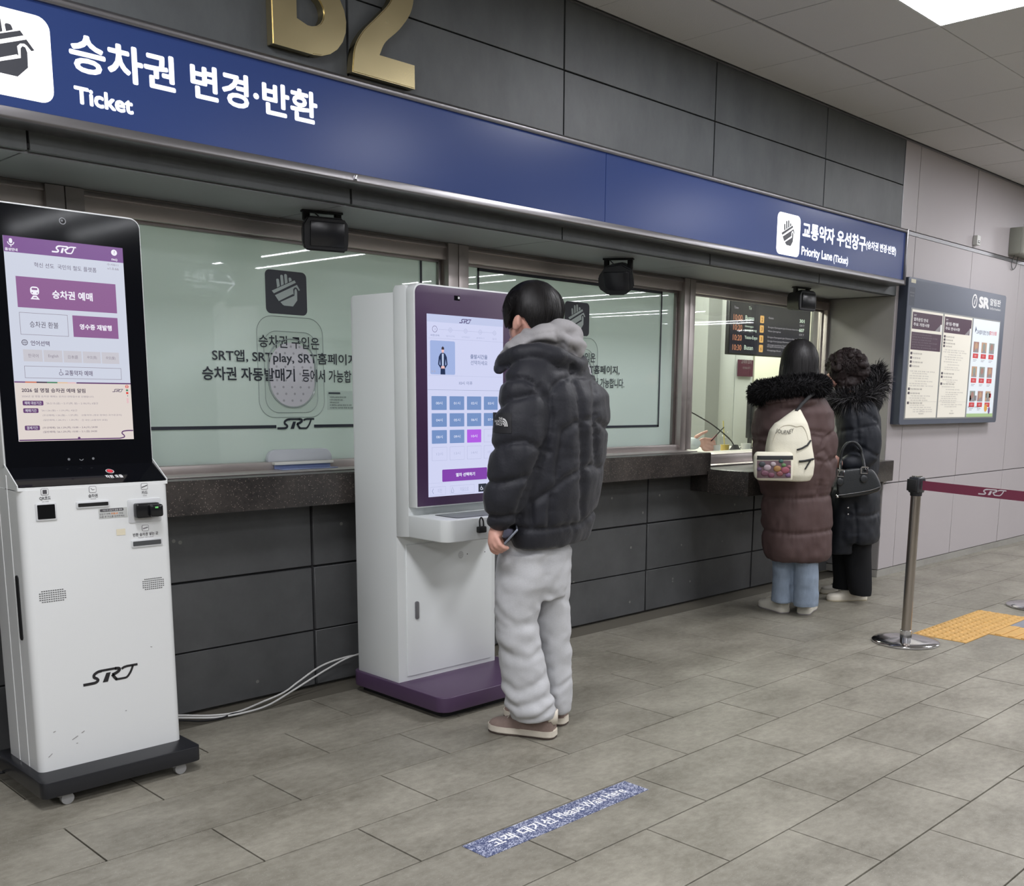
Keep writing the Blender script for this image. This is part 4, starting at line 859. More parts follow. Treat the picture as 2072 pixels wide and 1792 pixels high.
for r in range(4):
    for c in range(4):
        x0 = X2(873, 815)+c*cp; z1, z0 = zr[r]; k_ = 'mag' if nm == 10 else ('blue' if nm < 10 else 'btn')
        F.poly(rrect(x0, x0+cw, z0, z1, .002, 2), G2['line'] if nm > 10 else G2[k_], 1)
        if nm > 10: F.poly(rrect(x0+.0008, x0+cw-.0008, z0+.0008, z1-.0008, .002, 2), G2['bg'], 2)
        zc_ = (z0+z1)/2; F.text('%02d시' % nm, x0+cw*.29, x0+cw*.71, zc_-.006, zc_+.006, G2['white'] if nm <= 10 else G2['fade'], 3, 0); nm += 1
pz1, pz0 = Z2(950, 895), Z2(974.8, 895); pcx = X2(941, 960); px0 = X2(894.7, 960); F.poly(rrect(px0, 2*pcx-px0, pz0, pz1, .004, 3), G2['pur'], 1)
F.text('열차 선택하기', X2(922.3, 960), X2(960.8, 960), (pz0+pz1)/2-.007, (pz0+pz1)/2+.008, G2['white'], 2, .03)
bz1, bz0 = Z2(985.6, 871), Z2(1002.5, 871); F.rect(ux0, ux1, Z2(978, 871)-.0005, Z2(978, 871), G2['line'], 1)
F.frame(X2(870.5, 994), X2(901.5, 994), bz0, bz1, .0008, G2['line'], 2); F.ribbon([(X2(877, 994), bz1-.006), (X2(874.5, 994), (bz0+bz1)/2), (X2(877, 994), bz0+.006)], .0015, G2['ink'], 2); F.text('이전', X2(885.5, 994), X2(894, 994), bz0+.008, bz1-.008, G2['fade'], 2, 0)
F.frame(X2(910.7, 994), X2(959.5, 994), bz0, bz1, .0008, G2['line'], 2); hx = X2(915.5, 994); F.ribbon([(hx-.006, bz0+.006), (hx-.006, bz0+.013), (hx, bz1-.005), (hx+.006, bz0+.013), (hx+.006, bz0+.006), (hx-.006, bz0+.006)], .0012, G2['ink'], 2); F.text('처음으로', X2(931, 994), X2(948, 994), bz0+.008, bz1-.008, G2['fade'], 2, 0)
F.rect(X2(968, 990), X2(984, 990), bz0, bz1, G2['dark'], 1); hx = X2(974, 990); hz_ = (bz0+bz1)/2; F.ribbon([(hx+.0055*math.cos(a), hz_-.003+.0055*math.sin(a)) for a in np.linspace(1.6, 6.2, 12)], .002, G2['white'], 2); F.ribbon([(hx, hz_+.008), (hx, hz_), (hx+.006, hz_), (hx+.009, hz_-.008)], .002, G2['white'], 2)
F.build('screen_image', sc2)
# ledge top: recessed reader tray
tx0, tx1 = ax0+.075, ax1-.06
F = Flat(on_z(.786)); F.poly(rrect(tx0, tx1, ySh+.028, yB-.055, .02, 5), mat('tray_black', (36, 38, 40), rough=.3), 1); F.poly(rrect(tx0+.008, tx1-.008, ySh+.036, yB-.063, .015, 5), mat('tray_grey', (132, 136, 138), rough=.35), 2)
F.build('reader_tray', K2)
dr = prism('door', [(2.500, .112), (2.958, .112), (2.958, .655), (2.500, .655)], 'y', yA-.006, yA+.002, M_white2, K2, bev=.0012); qd = lambda u, v: (wy(u, v, yA-.006)[0], wy(u, v, yA-.006)[2])
c0 = qd(843, 1234); lk = prism('lock', rrect(c0[0]-.0085, c0[0]+.0085, c0[1]-.037, c0[1]+.037, .007, 5), 'y', yA-.013, yA-.005, mat('lock_grey', (128, 128, 132), rough=.3, metal=.5), dr, bev=.0015)
F = Flat(on_y(yA-.006)); g3 = mat('grille_grey', (150, 152, 152), rough=.6); c0 = qd(932.4, 1122)
for k in range(-5, 6):
    h_ = math.sqrt(max(0, 1-(k/5.6)**2))*.0145; F.rect(c0[0]-h_, c0[0]+h_, c0[1]+k*.0029-.0005, c0[1]+k*.0029+.0005, g3, 1)
for u_, v_ in ((945.5, 1120.4), (981, 1116)): c0 = qd(u_, v_); F.poly(circ(c0[0], c0[1], .0024, 10), M_matblack, 1)
F.build('speaker_grille', dr)
prism('base', rrect(2.440, 3.035, 2.985, 3.60, .05, 8), 'z', .030, .092, M_purpled, K2, bev=.004, seg=3)
prism('plinth', rrect(2.48, 3.0, 3.03, 3.58, .02, 4), 'z', 0, .031, M_matblack, K2)
move_to(K2, (2.74, 3.3, 0))
# padlock hung on the ledge
pd = empty('padlock', 'small black padlock dangling at the ledge of the tall kiosk', 'padlock'); p0 = pp(974.5, 1071.5, 0, (2.735, ySh-.016))
P_ = wy(974.5, 1071, ySh-.014)
bm = bmesh.new(); abox(bm, P_[0]-.019, P_[0]+.019, ySh-.024, ySh-.004, P_[2]-.012, P_[2]+.012, .004, 2); bmo('lock_body', bm, M_matblack, pd)
tube('shackle', spline([(P_[0]-.009, ySh-.014, P_[2]+.01), (P_[0]-.008, ySh-.012, P_[2]+.035), (P_[0]+.002, ySh-.01, P_[2]+.046), (P_[0]+.010, ySh-.012, P_[2]+.032), (P_[0]+.010, ySh-.014, P_[2]+.01)], 5), .003, M_matblack, pd, n=8); move_to(pd, P_)

# cables along the foot of the wall
def cable(pix, y, r, m, label, lift=0):
    pts = []
    for u, v in pix:
        p = wy(u, v, y); 
        if p[2] < r: p = fl(u, v, r)
        p = (p[0], min(p[1], 3.765-r), p[2]) if p[1] > 3.76 else p
        pts.append(p)
    o = tube('cable', spline(pts, 8), r, m, n=8); tag(o, label, 'cable'); return o
M_cab = mat('cable_white', (206, 206, 204), rough=.45)
cable([(330, 1447), (372, 1447), (430, 1447), (480, 1440), (530, 1420), (575, 1400), (605, 1378), (650, 1347), (700, 1329), (745, 1322)], 3.70, .0042, M_cab, 'white power cable looping from the left kiosk to the tall kiosk')
cable([(330, 1452), (372, 1452), (440, 1451), (500, 1440), (545, 1425), (592, 1397), (622, 1378), (664, 1352), (705, 1330), (745, 1318)], 3.68, .0042, M_cab, 'second white cable lying nearest the floor tiles between the kiosks')
cable([(330, 1457), (372, 1457), (410, 1458), (450, 1452), (470, 1444), (500, 1440)], 3.66, .004, M_matblack, 'short black cable beside the white cables at the left kiosk')
cable([(-60, 1567), (0, 1563), (30, 1556), (60, 1548)], 3.5, .005, M_matblack, 'black cable coming in behind the left kiosk base')
cable([(-60, 1534), (0, 1530), (30, 1526), (60, 1521)], 3.62, .0045, M_cab, 'white cable coming in behind the left kiosk base')

# ================================================================ NOTICE BOARD, WALL FITTINGS, ROPE POSTS
nb = empty('notice_board', 'grey framed station notice board with three posters on the pinkish wall', 'board')
M_nb = mat('board_grey', (98, 104, 118), rough=.45); M_nbs = mat('board_edge', (50, 56, 70), rough=.5); yb = 3.302
prism('frame', rrect(6.765, 8.475, 1.078, 2.072, .022, 5), 'y', yb, YF-.001, M_nb, nb, bev=.004)
box('side_cover', 6.762, 6.768, yb+.004, YF-.001, 1.082, 2.068, M_nbs, nb); qb = lambda u, v: (wy(u, v, yb)[0], wy(u, v, yb)[2])
pz0, pz1 = 1.118, 1.868; px = [6.83, 7.345, 7.86, 8.39]
box('display_tray', 6.825, 8.395, yb-.0015, yb+.002, pz0-.004, pz1+.004, mat('board_rail', (158, 160, 160), rough=.4, metal=.4), nb)
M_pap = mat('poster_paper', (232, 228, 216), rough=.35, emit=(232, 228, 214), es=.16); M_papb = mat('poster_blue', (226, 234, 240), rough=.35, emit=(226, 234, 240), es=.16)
mp, mi_, mg_ = mat('poster_plum', (84, 62, 78), rough=.4), mat('poster_ink', (84, 76, 84), rough=.5), mat('poster_grey', (150, 146, 150), rough=.5)
mr_, mo_, mgn = mat('poster_red', (214, 70, 74), rough=.4), mat('poster_orange', (230, 170, 84), rough=.4), mat('poster_green', (178, 206, 150), rough=.4)
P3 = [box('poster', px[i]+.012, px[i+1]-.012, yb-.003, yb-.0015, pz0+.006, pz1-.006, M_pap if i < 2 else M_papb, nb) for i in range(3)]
P3[0]['label'] = 'left notice with two plum headers'; P3[1]['label'] = 'middle notice with one plum header'; P3[2]['label'] = 'pale blue leaflet sheet with red squares'
W_ = .49
for i in (0, 1):
    F = Flat(on_y(yb-.003, .0004)); x0 = px[i]+.02; x1 = px[i+1]-.022; F.rect(x0, x1, pz1-.135, pz1-.022, mp, 1)
    F.text('SRT', x0+.02, x0+.06, pz1-.048, pz1-.038, M_inkw, 2); F.text('열차운행 안내' if i == 0 else '운임·환불', x0+.02, x0+.24, pz1-.082, pz1-.058, M_inkw, 2, .02); F.text('주요 개정사항' if i == 0 else '주요 안내사항', x0+.02, x0+.27, pz1-.115, pz1-.092, M_inkw, 2, .02)
    F.poly([(x1-.11, pz1-.135), (x1-.02, pz1-.085), (x1-.045, pz1-.135)], mg_, 2); F.poly([(x1-.03, pz1-.135), (x1, pz1-.135), (x1-.004, pz1-.085), (x1-.026, pz1-.085)], M_inkw, 3)
    y = pz1-.155
    if i == 0:
        F.rect(x0, x1, pz1-.275, pz1-.155, mp, 1)
        for k in range(6): F.text('승차권 취소 및 변경에 관한 안내문', x0+.015, x1-(.06 if k % 2 else .16), pz1-.175-k*.0175, pz1-.167-k*.0175, mg_, 2, 0)
        rows = [.300, .330, .358, .386, .543, .572, .64]
    else: rows = [.162, .185, .208, .230, .425, .45, .50]
    for k, r_ in enumerate(rows):
        z = pz1-r_; F.poly(rrect(x0+.004, x0+.034, z-.008, z+.009, .003, 2), mi_, 1); F.text('주요 변경 안내 사항', x0+.042, x0+.042+(.14, .12, .16, .11, .18, .15, .2)[k], z-.006, z+.005, mi_, 2, 0)
    for r_ in ([.42, .435, .452, .468, .488, .505, .52, .59, .605, .62, .655, .67, .685, .70] if i == 0 else [.255, .27, .288, .305, .322, .34, .36, .38, .395, .47, .485, .52, .54, .56, .575, .59, .605, .62, .635, .65, .665]):
        F.text('구분 내용 운임 환불 기준 위약금', x0+random.choice((.012, .03, .05, .1)), x0+random.uniform(.24, .43), pz1-r_-.004, pz1-r_+.003, mg_, 1, 0)
    F.rect(x0, x1, pz0+.12, pz0+.1207, mg_, 1); F.text('주식회사', (x0+x1)/2-.02, (x0+x1)/2+.02, pz0+.050, pz0+.058, mg_, 1, 0); F.text('에스알 대표이사', (x0+x1)/2-.04, (x0+x1)/2+.04, pz0+.030, pz0+.040, mi_, 1, 0)
    F.build('poster_print', P3[i])
F = Flat(on_y(yb-.003, .0004)); x0 = px[2]+.03; x1 = px[3]-.03
F.text('고속열차 할인 안내', x0+.05, x0+.3, pz1-.118, pz1-.085, mat('poster_navy', (70, 80, 110)), 1, .01); F.text('할인상품', x0+.3, x0+.44, pz1-.112, pz1-.082, mr_, 1, .01); F.poly([(x0+.02, pz1-.11), (x0+.05, pz1-.085), (x0+.03, pz1-.06)], mat('poster_navy', (70, 80, 110)), 1)
pc_ = [mat('picture_a', (170, 130, 120)), mat('picture_b', (196, 160, 130)), mat('picture_c', (150, 158, 150))]
for r in range(3):
    for c in range(3):
        a = x0+.015+c*.15; z = pz1-.20-r*.185; F.rect(a, a+.10, z-.055, z+.025, pc_[(r+c) % 3], 1); F.poly(circ(a+.05, z-.01, .028, 9, .03), pc_[(r+c+1) % 3], 2); F.poly([(a+.01, z-.055), (a+.09, z-.055), (a+.06, z-.02)], mg_, 3); F.rect(a, a+.10, z-.098, z-.063, mr_, 1); F.text('할인', a+.03, a+.07, z-.088, z-.073, M_inkw, 2, 0)
        for k in range(2): F.rect(a+.01, a+.08-k*.02, z-.112-k*.01, z-.109-k*.01, mg_, 1)
F.rect(x0+.33, x0+.43, pz0+.155, pz0+.188, mr_, 1); F.rect(x0+.02, x0+.06, pz0+.13, pz0+.17, mg_, 1); F.rect(x0+.11, x0+.15, pz0+.13, pz0+.17, mg_, 1); F.text('함께 타는 고속열차', x0, x0+.22, pz0+.075, pz0+.09, mi_, 1, 0)
F.poly(circ(x0+.34, pz0+.075, .030, 18), mo_, 2); F.poly(circ(x0+.41, pz0+.055, .020, 14, .028), mat('poster_violet', (120, 84, 140)), 2); F.rect(px[2]+.012, px[3]-.012, pz0+.006, pz0+.032, mgn, 1); F.build('poster_print', P3[2])
F = Flat(on_y(yb, .0005)); xi, zi = qb(1972, 609); k = qb(1973, 609)[0]-xi
cx_ = qb(1972.3, 609)[0]; F.ribbon([(cx_+.040*math.cos(a), zi+.046*math.sin(a)) for a in np.linspace(0, 6.284, 26)], .012, M_inkw, 1); F.poly([(cx_-.012, zi-.024), (cx_+.002, zi-.024), (cx_+.014, zi+.014), (cx_, zi+.014)], M_inkw, 1); F.poly(circ(cx_+.014, zi+.026, .007, 10), M_inkw, 1)
zb_ = qb(1985, 628)[1]; F.text('SR', qb(1980.5, 612)[0], qb(2001.5, 616)[0], zi-.043, zi+.043, M_inkw, 1, .06); F.text('알림판', qb(2003.5, 608)[0], qb(2025, 612)[0], zi-.010, zi+.042, M_inkw, 1, .02); F.text('Information', qb(2003.5, 622)[0], qb(2024.5, 626)[0], zi-.042, zi-.022, M_inkw, 1, 0); F.build('board_lettering', nb)
F = Flat(on_y(yb, .0005)); F.rect(6.80, 6.87, 2.035, 2.060, mat('tape_cream', (206, 202, 180)), 1); F.rect(6.785, 6.865, 1.885, 2.005, mat('sticker_slate', (74, 80, 92)), 1); F.text('관리번호', 6.79, 6.858, 1.965, 1.975, mg_, 2, 0); F.text('안내', 6.80, 6.85, 1.945, 1.955, mg_, 2, 0); F.build('board_stickers', nb)
move_to(nb, (7.62, 3.37, 1.078))
# exit lamp box and small sensor on the pinkish wall
M_ex = mat('lamp_box_grey', (168, 170, 160), rough=.45)
ex = empty('exit_lamp', 'grey emergency exit lamp box cut by the right edge of the picture', 'lamp')
prism('housing', rrect(8.60, 9.05, 2.405, 2.615, .012, 3), 'y', 3.275, YF-.001, mat('lamp_box_dark', (138, 140, 130), rough=.5), ex, bev=.004); prism('front_bezel', rrect(8.60, 9.05, 2.405, 2.615, .012, 3), 'y', 3.245, 3.277, M_ex, ex, bev=.004)
prism('lens', rrect(8.655, 9.0, 2.43, 2.59, .03, 5), 'y', 3.239, 3.246, glow('exit_pale', (214, 232, 214), .9), ex, bev=.003)
F = Flat(on_y(3.239, .0005)); gg = glow('exit_green', (40, 150, 110), .9); F.rect(8.69, 8.965, 2.455, 2.565, gg, 1); F.poly(circ(8.74, 2.545, .016, 12), glow('exit_mint', (170, 255, 210), 1.), 2); F.poly([(8.73, 2.528), (8.76, 2.52), (8.79, 2.50), (8.765, 2.49), (8.745, 2.505), (8.75, 2.47), (8.73, 2.465), (8.72, 2.50)], glow('exit_mint', (170, 255, 210), 1.), 2); F.rect(8.84, 8.92, 2.46, 2.56, glow('exit_mint', (170, 255, 210), 1.), 2); F.build('running_figure', ex)
tube('cord', spline([(8.66, 3.34, 2.405), (8.655, 3.355, 2.34), (8.70, 3.358, 2.30), (8.75, 3.355, 2.33), (8.765, 3.35, 2.405)], 6), .004, mat('cord_grey', (110, 112, 112), rough=.5), ex, n=8); move_to(ex, (8.82, 3.37, 2.405))
se = empty('wall_sensor', 'tiny white sensor box on the wall joint above the notice board', 'sensor'); prism('case', rrect(7.905, 7.965, 2.405, 2.475, .006, 3), 'y', 3.335, YF-.001, mat('sensor_white', (214, 216, 212), rough=.4), se, bev=.004); box('sensor_lens', 7.92, 7.95, 3.331, 3.336, 2.42, 2.437, M_chrome, se, .002); move_to(se, (7.935, 3.37, 2.405))

def rope_post(x, y, label, yaw):
    t = empty('rope_post', label, 'post', None)
    lathe('base', [(.0, 0), (.168, 0), (.172, .003), (.172, .010), (.166, .015), (.12, .021), (.05, .026), (.032, .029), (.0, .030)], (x, y, .0), M_chrome, t, 48)
    lathe('collar', [(.0, .028), (.030, .028), (.030, .066), (.027, .068), (.0, .068)], (x, y, 0), M_chrome, t, 28)
    lathe('tube', [(.0, .05), (.0253, .05), (.0253, .775), (.0, .775)], (x, y, 0), mat('brushed_tube', (168, 160, 152), rough=.24, metal=1., bump=.05, bscale=40, stretch=(1, 1, .05)), t, 28)
    lathe('neck', [(.0, .772), (.029, .772), (.030, .79), (.0, .79)], (x, y, 0), M_matblack, t, 28)
    bm = bmesh.new(); abox(bm, -.030, .030, -.030, .030, .788, .868, .007, 3); bmesh.ops.transform(bm, matrix=Matrix.Translation((x, y, 0)) @ Matrix.Rotation(yaw, 4, 'Z'), verts=bm.verts); hd = bmo('head', bm, mat('head_grey', (72, 74, 78), rough=.25, metal=.6), t)
    lathe('cap', [(.0, .866), (.026, .866), (.026, .874), (.0, .875)], (x, y, 0), M_chrome, hd, 24)
    for k in (1, 2, 3):
        bm = bmesh.new(); abox(bm, .029, .043, -.024, .024, .797, .856, .003, 2); bmesh.ops.transform(bm, matrix=Matrix.Translation((x, y, 0)) @ Matrix.Rotation(yaw+k*math.pi/2, 4, 'Z'), verts=bm.verts); bmo('belt_clip', bm, M_matblack, hd)
    return t
bc_ = fl(1831.5, 1298, .01); pxp, pyp = 5.022, 2.333
# belt heading: it comes toward the camera on the right
p_a = wy(1862, 987, pyp); tgt = fl(2072, 1000.5, .826-.0); dv = np.array([tgt[0]-pxp, tgt[1]-pyp]); dv /= np.linalg.norm(dv)
yaw_ = math.atan2(dv[1], dv[0])
rp = rope_post(pxp, pyp, 'chrome rope post standing left of the yellow tactile tiles', yaw_)
L_ = 1.9; e_ = np.array([pxp, pyp])+dv*L_
bl = []; fb = []
nseg = 24
for i in range(nseg+1):
    t_ = i/nseg; s = .034+(L_-.068)*t_; p = np.array([pxp, pyp])+dv*s; sag = -.012*math.sin(math.pi*t_); nx, ny = -dv[1]*.0006, dv[0]*.0006
    for z in (.804, .851):
        bl.append((p[0]+nx, p[1]+ny, z+sag)); bl.append((p[0]-nx, p[1]-ny, z+sag))
for i in range(nseg):
    a = i*4; b = a+4; fb += [(a, b, b+2, a+2), (a+1, a+3, b+3, b+1), (a, a+1, b+1, b), (a+2, b+2, b+3, a+3)]
belt = pyd('belt', bl, fb, mat('belt_maroon', (120, 48, 72), rough=.7, bump=.15, bscale=300), rp); belt['label'] = 'maroon woven belt with white wordmark'
mid = np.array([pxp, pyp])+dv*0; up_ = lambda a, b, h: (pxp+dv[0]*a+dv[1]*(.0008+.0002*h), pyp+dv[1]*a-dv[0]*(.0008+.0002*h), b)
# side of the belt facing the camera
sgn = 1 if (dv[1]*(-pxp)-dv[0]*(-pyp)) > 0 else -1
def bb_(a, b, h): return (pxp+dv[0]*a+sgn*dv[1]*(.001+.0003*h), pyp+dv[1]*a-sgn*dv[0]*(.001+.0003*h), b)
def s_at(u):
    lo, hi = .05, L_
    for _ in range(40):
        m_ = (lo+hi)/2
        if proj(pxp+dv[0]*m_, pyp+dv[1]*m_, .82)[0] < u: lo = m_
        else: hi = m_
    return lo
F = Flat(bb_); srt(F, s_at(1980), s_at(2036), .809, .838, mat('belt_white', (214, 206, 212), rough=.6), 1)
F.build('belt_wordmark', belt); move_to(rp, (pxp, pyp, 0))
rope_post(e_[0], e_[1], 'chrome rope post beyond the right edge holding the belt end', yaw_+math.pi)
rope_post(6.50, 2.19, 'chrome rope post whose disc base shows at the right edge', 0)

# hanging hall sign behind the camera, seen back to front in the frosted glass
ym = -6.0; yv = 2*YG-ym; a = wy(345, 560, yv); b = wy(478, 585, yv)
hs = empty('hanging_sign', 'dark hanging ticket sign with arrow, seen mirrored in the frosted window glass', 'sign'); zc = (wy(400, 567, yv)[2]); x0, x1 = a[0], b[0]
box('panel', x0, x1, ym-.12, ym, zc-.16, zc+.16, mat('hall_sign_dark', (58, 62, 72), rough=.4), hs, .004)
F = Flat(lambda a_, b_, h: (x0+x1-a_, ym+.0005*h, b_)); F.text('표 사는 곳', x0+(x1-x0)*.34, x0+(x1-x0)*.80, zc-.02, zc+.11, M_lit, 1, .02); F.text('Ticketing', x0+(x1-x0)*.34, x0+(x1-x0)*.66, zc-.11, zc-.05, M_lit, 1, .0)
ax = x0+(x1-x0)*.16; F.ribbon([(ax-.13, zc), (ax+.16, zc)], .03, M_lit, 1); F.ribbon([(ax-.02, zc+.11), (ax-.13, zc), (ax-.02, zc-.11)], .03, M_lit, 1); F.build('lettering', hs)
for xx_ in (x0+.3, x1-.3): tube('rod', [(xx_, ym-.06, zc+.15), (xx_, ym-.06, CEIL)], .012, M_alu, hs, n=8)
move_to(hs, ((x0+x1)/2, ym, zc))

# ================================================================ ROOM BEHIND THE CLEAR WINDOW
rb = struct(box('wall_office_back', -4, 12, 6.6, 6.7, 0, 2.7, M_cream)); struct(box('wall_office_side', 12, 12.1, 3.55, 6.7, 0, 2.7, M_cream)); struct(box('wall_office_left', -4.1, -4, 3.95, 6.7, 0, 2.7, M_cream))
struct(box('ceiling_office', -4, 12, 4.0, 6.7, 2.6, 2.7, M_ceil)); struct(box('floor_office', -4, 12, 3.95, 6.7, -.12, 0, mat('office_floor', (120, 118, 112), rough=.6)))
struct(box('wall_office_front', 6.86, 12, 3.55, 3.6, 0, 2.6, M_cream)); struct(box('wall_office_head', -4, 12, 3.99, 4.03, 1.95, 2.65, M_cream))
struct(box('wall_office_below', -4, 6.74, 3.955, 3.985, 0, .90, M_cream))
for x in (1.2, 3.6, 6.0, 8.4):
    t = empty('office_light', 'ceiling light inside the ticket office behind the windows', 'light', 'office ceiling lights'); pyd('diffuser', [(x, 4.9, 2.585), (x, 5.5, 2.585), (x+1.2, 5.5, 2.585), (x+1.2, 4.9, 2.585)], [(0, 1, 2, 3)], mat('office_lamp', (240, 240, 240), emit=(250, 248, 236), es=ROOM_L), t); box('frame', x-.02, x+1.22, 4.88, 5.52, 2.588, 2.599, M_white, t); move_to(t, (x+.6, 5.2, 2.599))
pl_ = struct(box('wall_column', 7.57, 7.77, 5.55, 6.6, 0, 2.6, mat('column_grey', (150, 153, 152), rough=.6)))
cab = empty('office_cabinet', 'tall pale grey cabinet panel inside the office beside the column', 'cabinet'); box('body', 7.78, 8.40, 5.62, 6.1, 0, 2.35, mat('cabinet_grey', (200, 204, 204), rough=.4), cab, .004); box('door', 7.80, 8.09, 5.61, 5.622, .05, 2.3, mat('cabinet_door', (206, 210, 210), rough=.4), cab, .002); box('door', 8.10, 8.38, 5.61, 5.622, .05, 2.3, mat('cabinet_door', (206, 210, 210)), cab, .002); move_to(cab, (8.1, 5.8, 0))
qi = lambda u, v, y: (wy(u, v, y)[0], wy(u, v, y)[2])
a = qi(1493, 727, 5.6); b = qi(1522.5, 762, 5.6); ps = box('poster', a[0], b[0], 5.596, 5.601, b[1], a[1], mat('poster_maroon', (88, 42, 62), rough=.5)); tag(ps, 'maroon poster inside the office below the departures screen', 'poster')
F = Flat(on_y(5.596)); F.text('고객의 소리', a[0]+.05, b[0]-.03, b[1]+.115, b[1]+.16, mg_, 1, .01); F.text('듣겠습니다', a[0]+.08, b[0]-.05, b[1]+.07, b[1]+.09, mg_, 1, 0); F.build('lettering', ps)
dp = empty('departures_screen', 'black hanging departures screen with orange times behind the clear glass', 'screen'); yd = 5.0
x0, z1 = 7.105, 2.045; x1, z0 = 8.365, 1.592
prism('housing', [(x0, z0), (x1, z0), (x1, z1), (x0, z1)], 'y', yd, yd+.035, M_black, dp, bev=.004); pan = box('panel', x0+.012, x1-.012, yd-.002, yd+.001, z0+.012, z1-.012, glow('board_dark', (38, 36, 52), .9), dp)
F = Flat(on_y(yd-.002, .0006)); go, gw, gy, gp = glow('b_orange', (206, 136, 104), 1.), glow('b_white', (226, 240, 222), 1.), glow('b_yellow', (250, 190, 110), 1.), glow('b_pale', (186, 178, 186), 1.)
zq = lambda v: wy(1560, v, yd)[2]
def rz(v, u): return wy(u, v, yd)[2]
F.text('Time', x0+.06, x0+.12, z1-.085, z1-.065, gp, 1, 0); F.text('To', x0+.27, x0+.31, z1-.08, z1-.055, gw, 1, 0)
for k, (tm, to, n_, v0) in enumerate((('10:00', 'Busan', '2', 634.7), ('10:20', 'Gwangju-', '3', 655), ('10:20', 'Yeosu-Expo', '3', 676), ('10:30', 'Busan', '6', 696))):
    zt_ = rz(v0, 1482); h_ = .047; F.text(tm, x0+.055, x0+.185, zt_-h_, zt_, go, 1, .02)
    wd_ = {5: .13, 8: .13, 10: .19}[len(to)]; F.text(to, x0+.225, x0+.225+wd_, zt_-h_*(.8 if k != 1 else .42), zt_, gw, 1, .01)
    if k == 1: F.text('songjeong', x0+.225, x0+.40, zt_-h_*1.12, zt_-h_*.6, gw, 1, .01)
    F.poly(rrect(x0+.445, x0+.505, zt_-h_-.002, zt_+.012, .008, 3), gy, 1); F.texth(n_, x0+.475, zt_-h_+.012, .032, mat('board_ink', (60, 44, 40)), 2, 0, 'c')
    zc_ = zt_
    for r_, s_ in enumerate((['•Suseo'], ['Dongtan-Pyeongtaek-Jije-Cheonan-Asan-Osong', '•Iksan-Jeongeup'], ['Dongtan-Pyeongtaek-Jije-Cheonan-Asan-Osong', 'Gongju-Iksan-Jeonju-Namwon-Gokseong', '•Guryegu-Suncheon-Yeocheon-Yeosu'], ['Dongtan-Cheonan-Asan-Osong-Daejeon', '•Dongdaegu-Busan'])[k]):
        wd_ = min(.52, .0135*len(s_)); F.text(s_, x0+.57, x0+.57+wd_, zt_-.020-r_*.032+.012, zt_-r_*.032+.012-.002, gp, 1, 0)
    if k < 3: F.text(('301', '607', '651')[k], x1-.19, x1-.105, zt_-.012, zt_+.018, gw, 1, .03); F.text('SRT', x1-.185, x1-.10, zt_-.045, zt_-.028, gp, 1, 0)
F.build('screen_text', pan)
for xs_ in (x0+.25, x1-.25): tube('hanger', [(xs_, yd+.018, z1-.005), (xs_, yd+.018, 2.6)], .014, M_alu, dp, n=10)
move_to(dp, (7.73, yd+.045, z1))
dk = empty('office_desk', 'pale desk top behind the clear priority window', 'desk'); box('desk_top', 5.08, 6.70, 4.025, 4.75, .845, .872, mat('desk_white', (206, 206, 200), rough=.4), dk, .004); box('desk_panel', 5.08, 6.70, 4.70, 4.72, 0, .845, mat('desk_white', (206, 206, 200)), dk)
for x in (5.1, 6.66): box('leg', x, x+.03, 4.06, 4.66, 0, .845, M_alu, dk)
move_to(dk, (5.9, 4.4, 0))
DZ = .872
def D(u, v, y): return wy(u, v, y)
# gooseneck microphone
yM = 4.16; b0_ = D(1487, 920, yM); mc = empty('gooseneck_microphone', 'desk microphone on a thin bent stem with glowing red tip', 'microphone')
lathe('mic_base', [(.0, 0), (.045, 0), (.045, .012), (.030, .03), (.018, .05), (.0, .052)], (b0_[0], yM, DZ), M_black, mc, 24)
pts = [D(u, v, y) for u, v, y in ((1487, 912, yM), (1483, 897, yM), (1470, 882, yM-.01), (1440, 858, yM-.03), (1410, 840, yM-.05), (1399, 834, yM-.06))]; tube('stem', spline(pts, 6), .0045, M_black, mc, n=8)
tip = D(1395, 831, yM-.065); bm = bmesh.new(); bmesh.ops.create_uvsphere(bm, u_segments=16, v_segments=12, radius=.012); bmesh.ops.transform(bm, matrix=Matrix.Translation(tip), verts=bm.verts); bmo('tip', bm, glow('mic_red', (235, 90, 110), 1.1), mc); move_to(mc, (b0_[0], yM, DZ))
def cup(x, y, r0, r1, h, m, label, lidm=None, fill=None, straw=False, z=DZ):
    t = empty('cup', label, 'cup'); lathe('wall', [(.0, 0), (r0, 0), (r1, h), (r1-.002, h), (r0-.002, .004), (.0, .004)], (x, y, z), m, t, 28)
    if lidm: lathe('lid', [(.0, h), (r1+.003, h), (r1+.003, h+.008), (r1*.7, h+.03), (r1*.3, h+.042), (.0, h+.042)], (x, y, z), lidm, t, 28)
    if fill: lathe('drink', [(.0, .005), (r0-.004, .005), (r0+(r1-r0)*.5-.004, h*.5), (.0, h*.5)], (x, y, z), fill, t, 24)
    if straw: tube('straw', [(x, y, z+.02), (x-.03, y, z+h+.115)], .0035, mat('straw_yellow', (222, 206, 110), rough=.4), t, n=8)
    move_to(t, (x, y, z)); return t
M_cup = mat('paper_cup', (228, 228, 224), rough=.5)
c_ = D(1449, 914, 4.14); cup(c_[0], 4.14, .026, .030, .055, M_cup, 'white paper cup standing next to the yellow iced drink')
c_ = D(1466, 914, 4.20); cup(c_[0], 4.20, .032, .040, .10, M_pvc, 'clear plastic cup of yellow drink with a yellow straw', M_pvc, mat('yellow_drink', (206, 176, 70), rough=.3), True)
c_ = D(1502, 921, 4.10); cup(c_[0]+.01, 4.08, .030, .036, .062, M_cup, 'small white cup right of the microphone base')
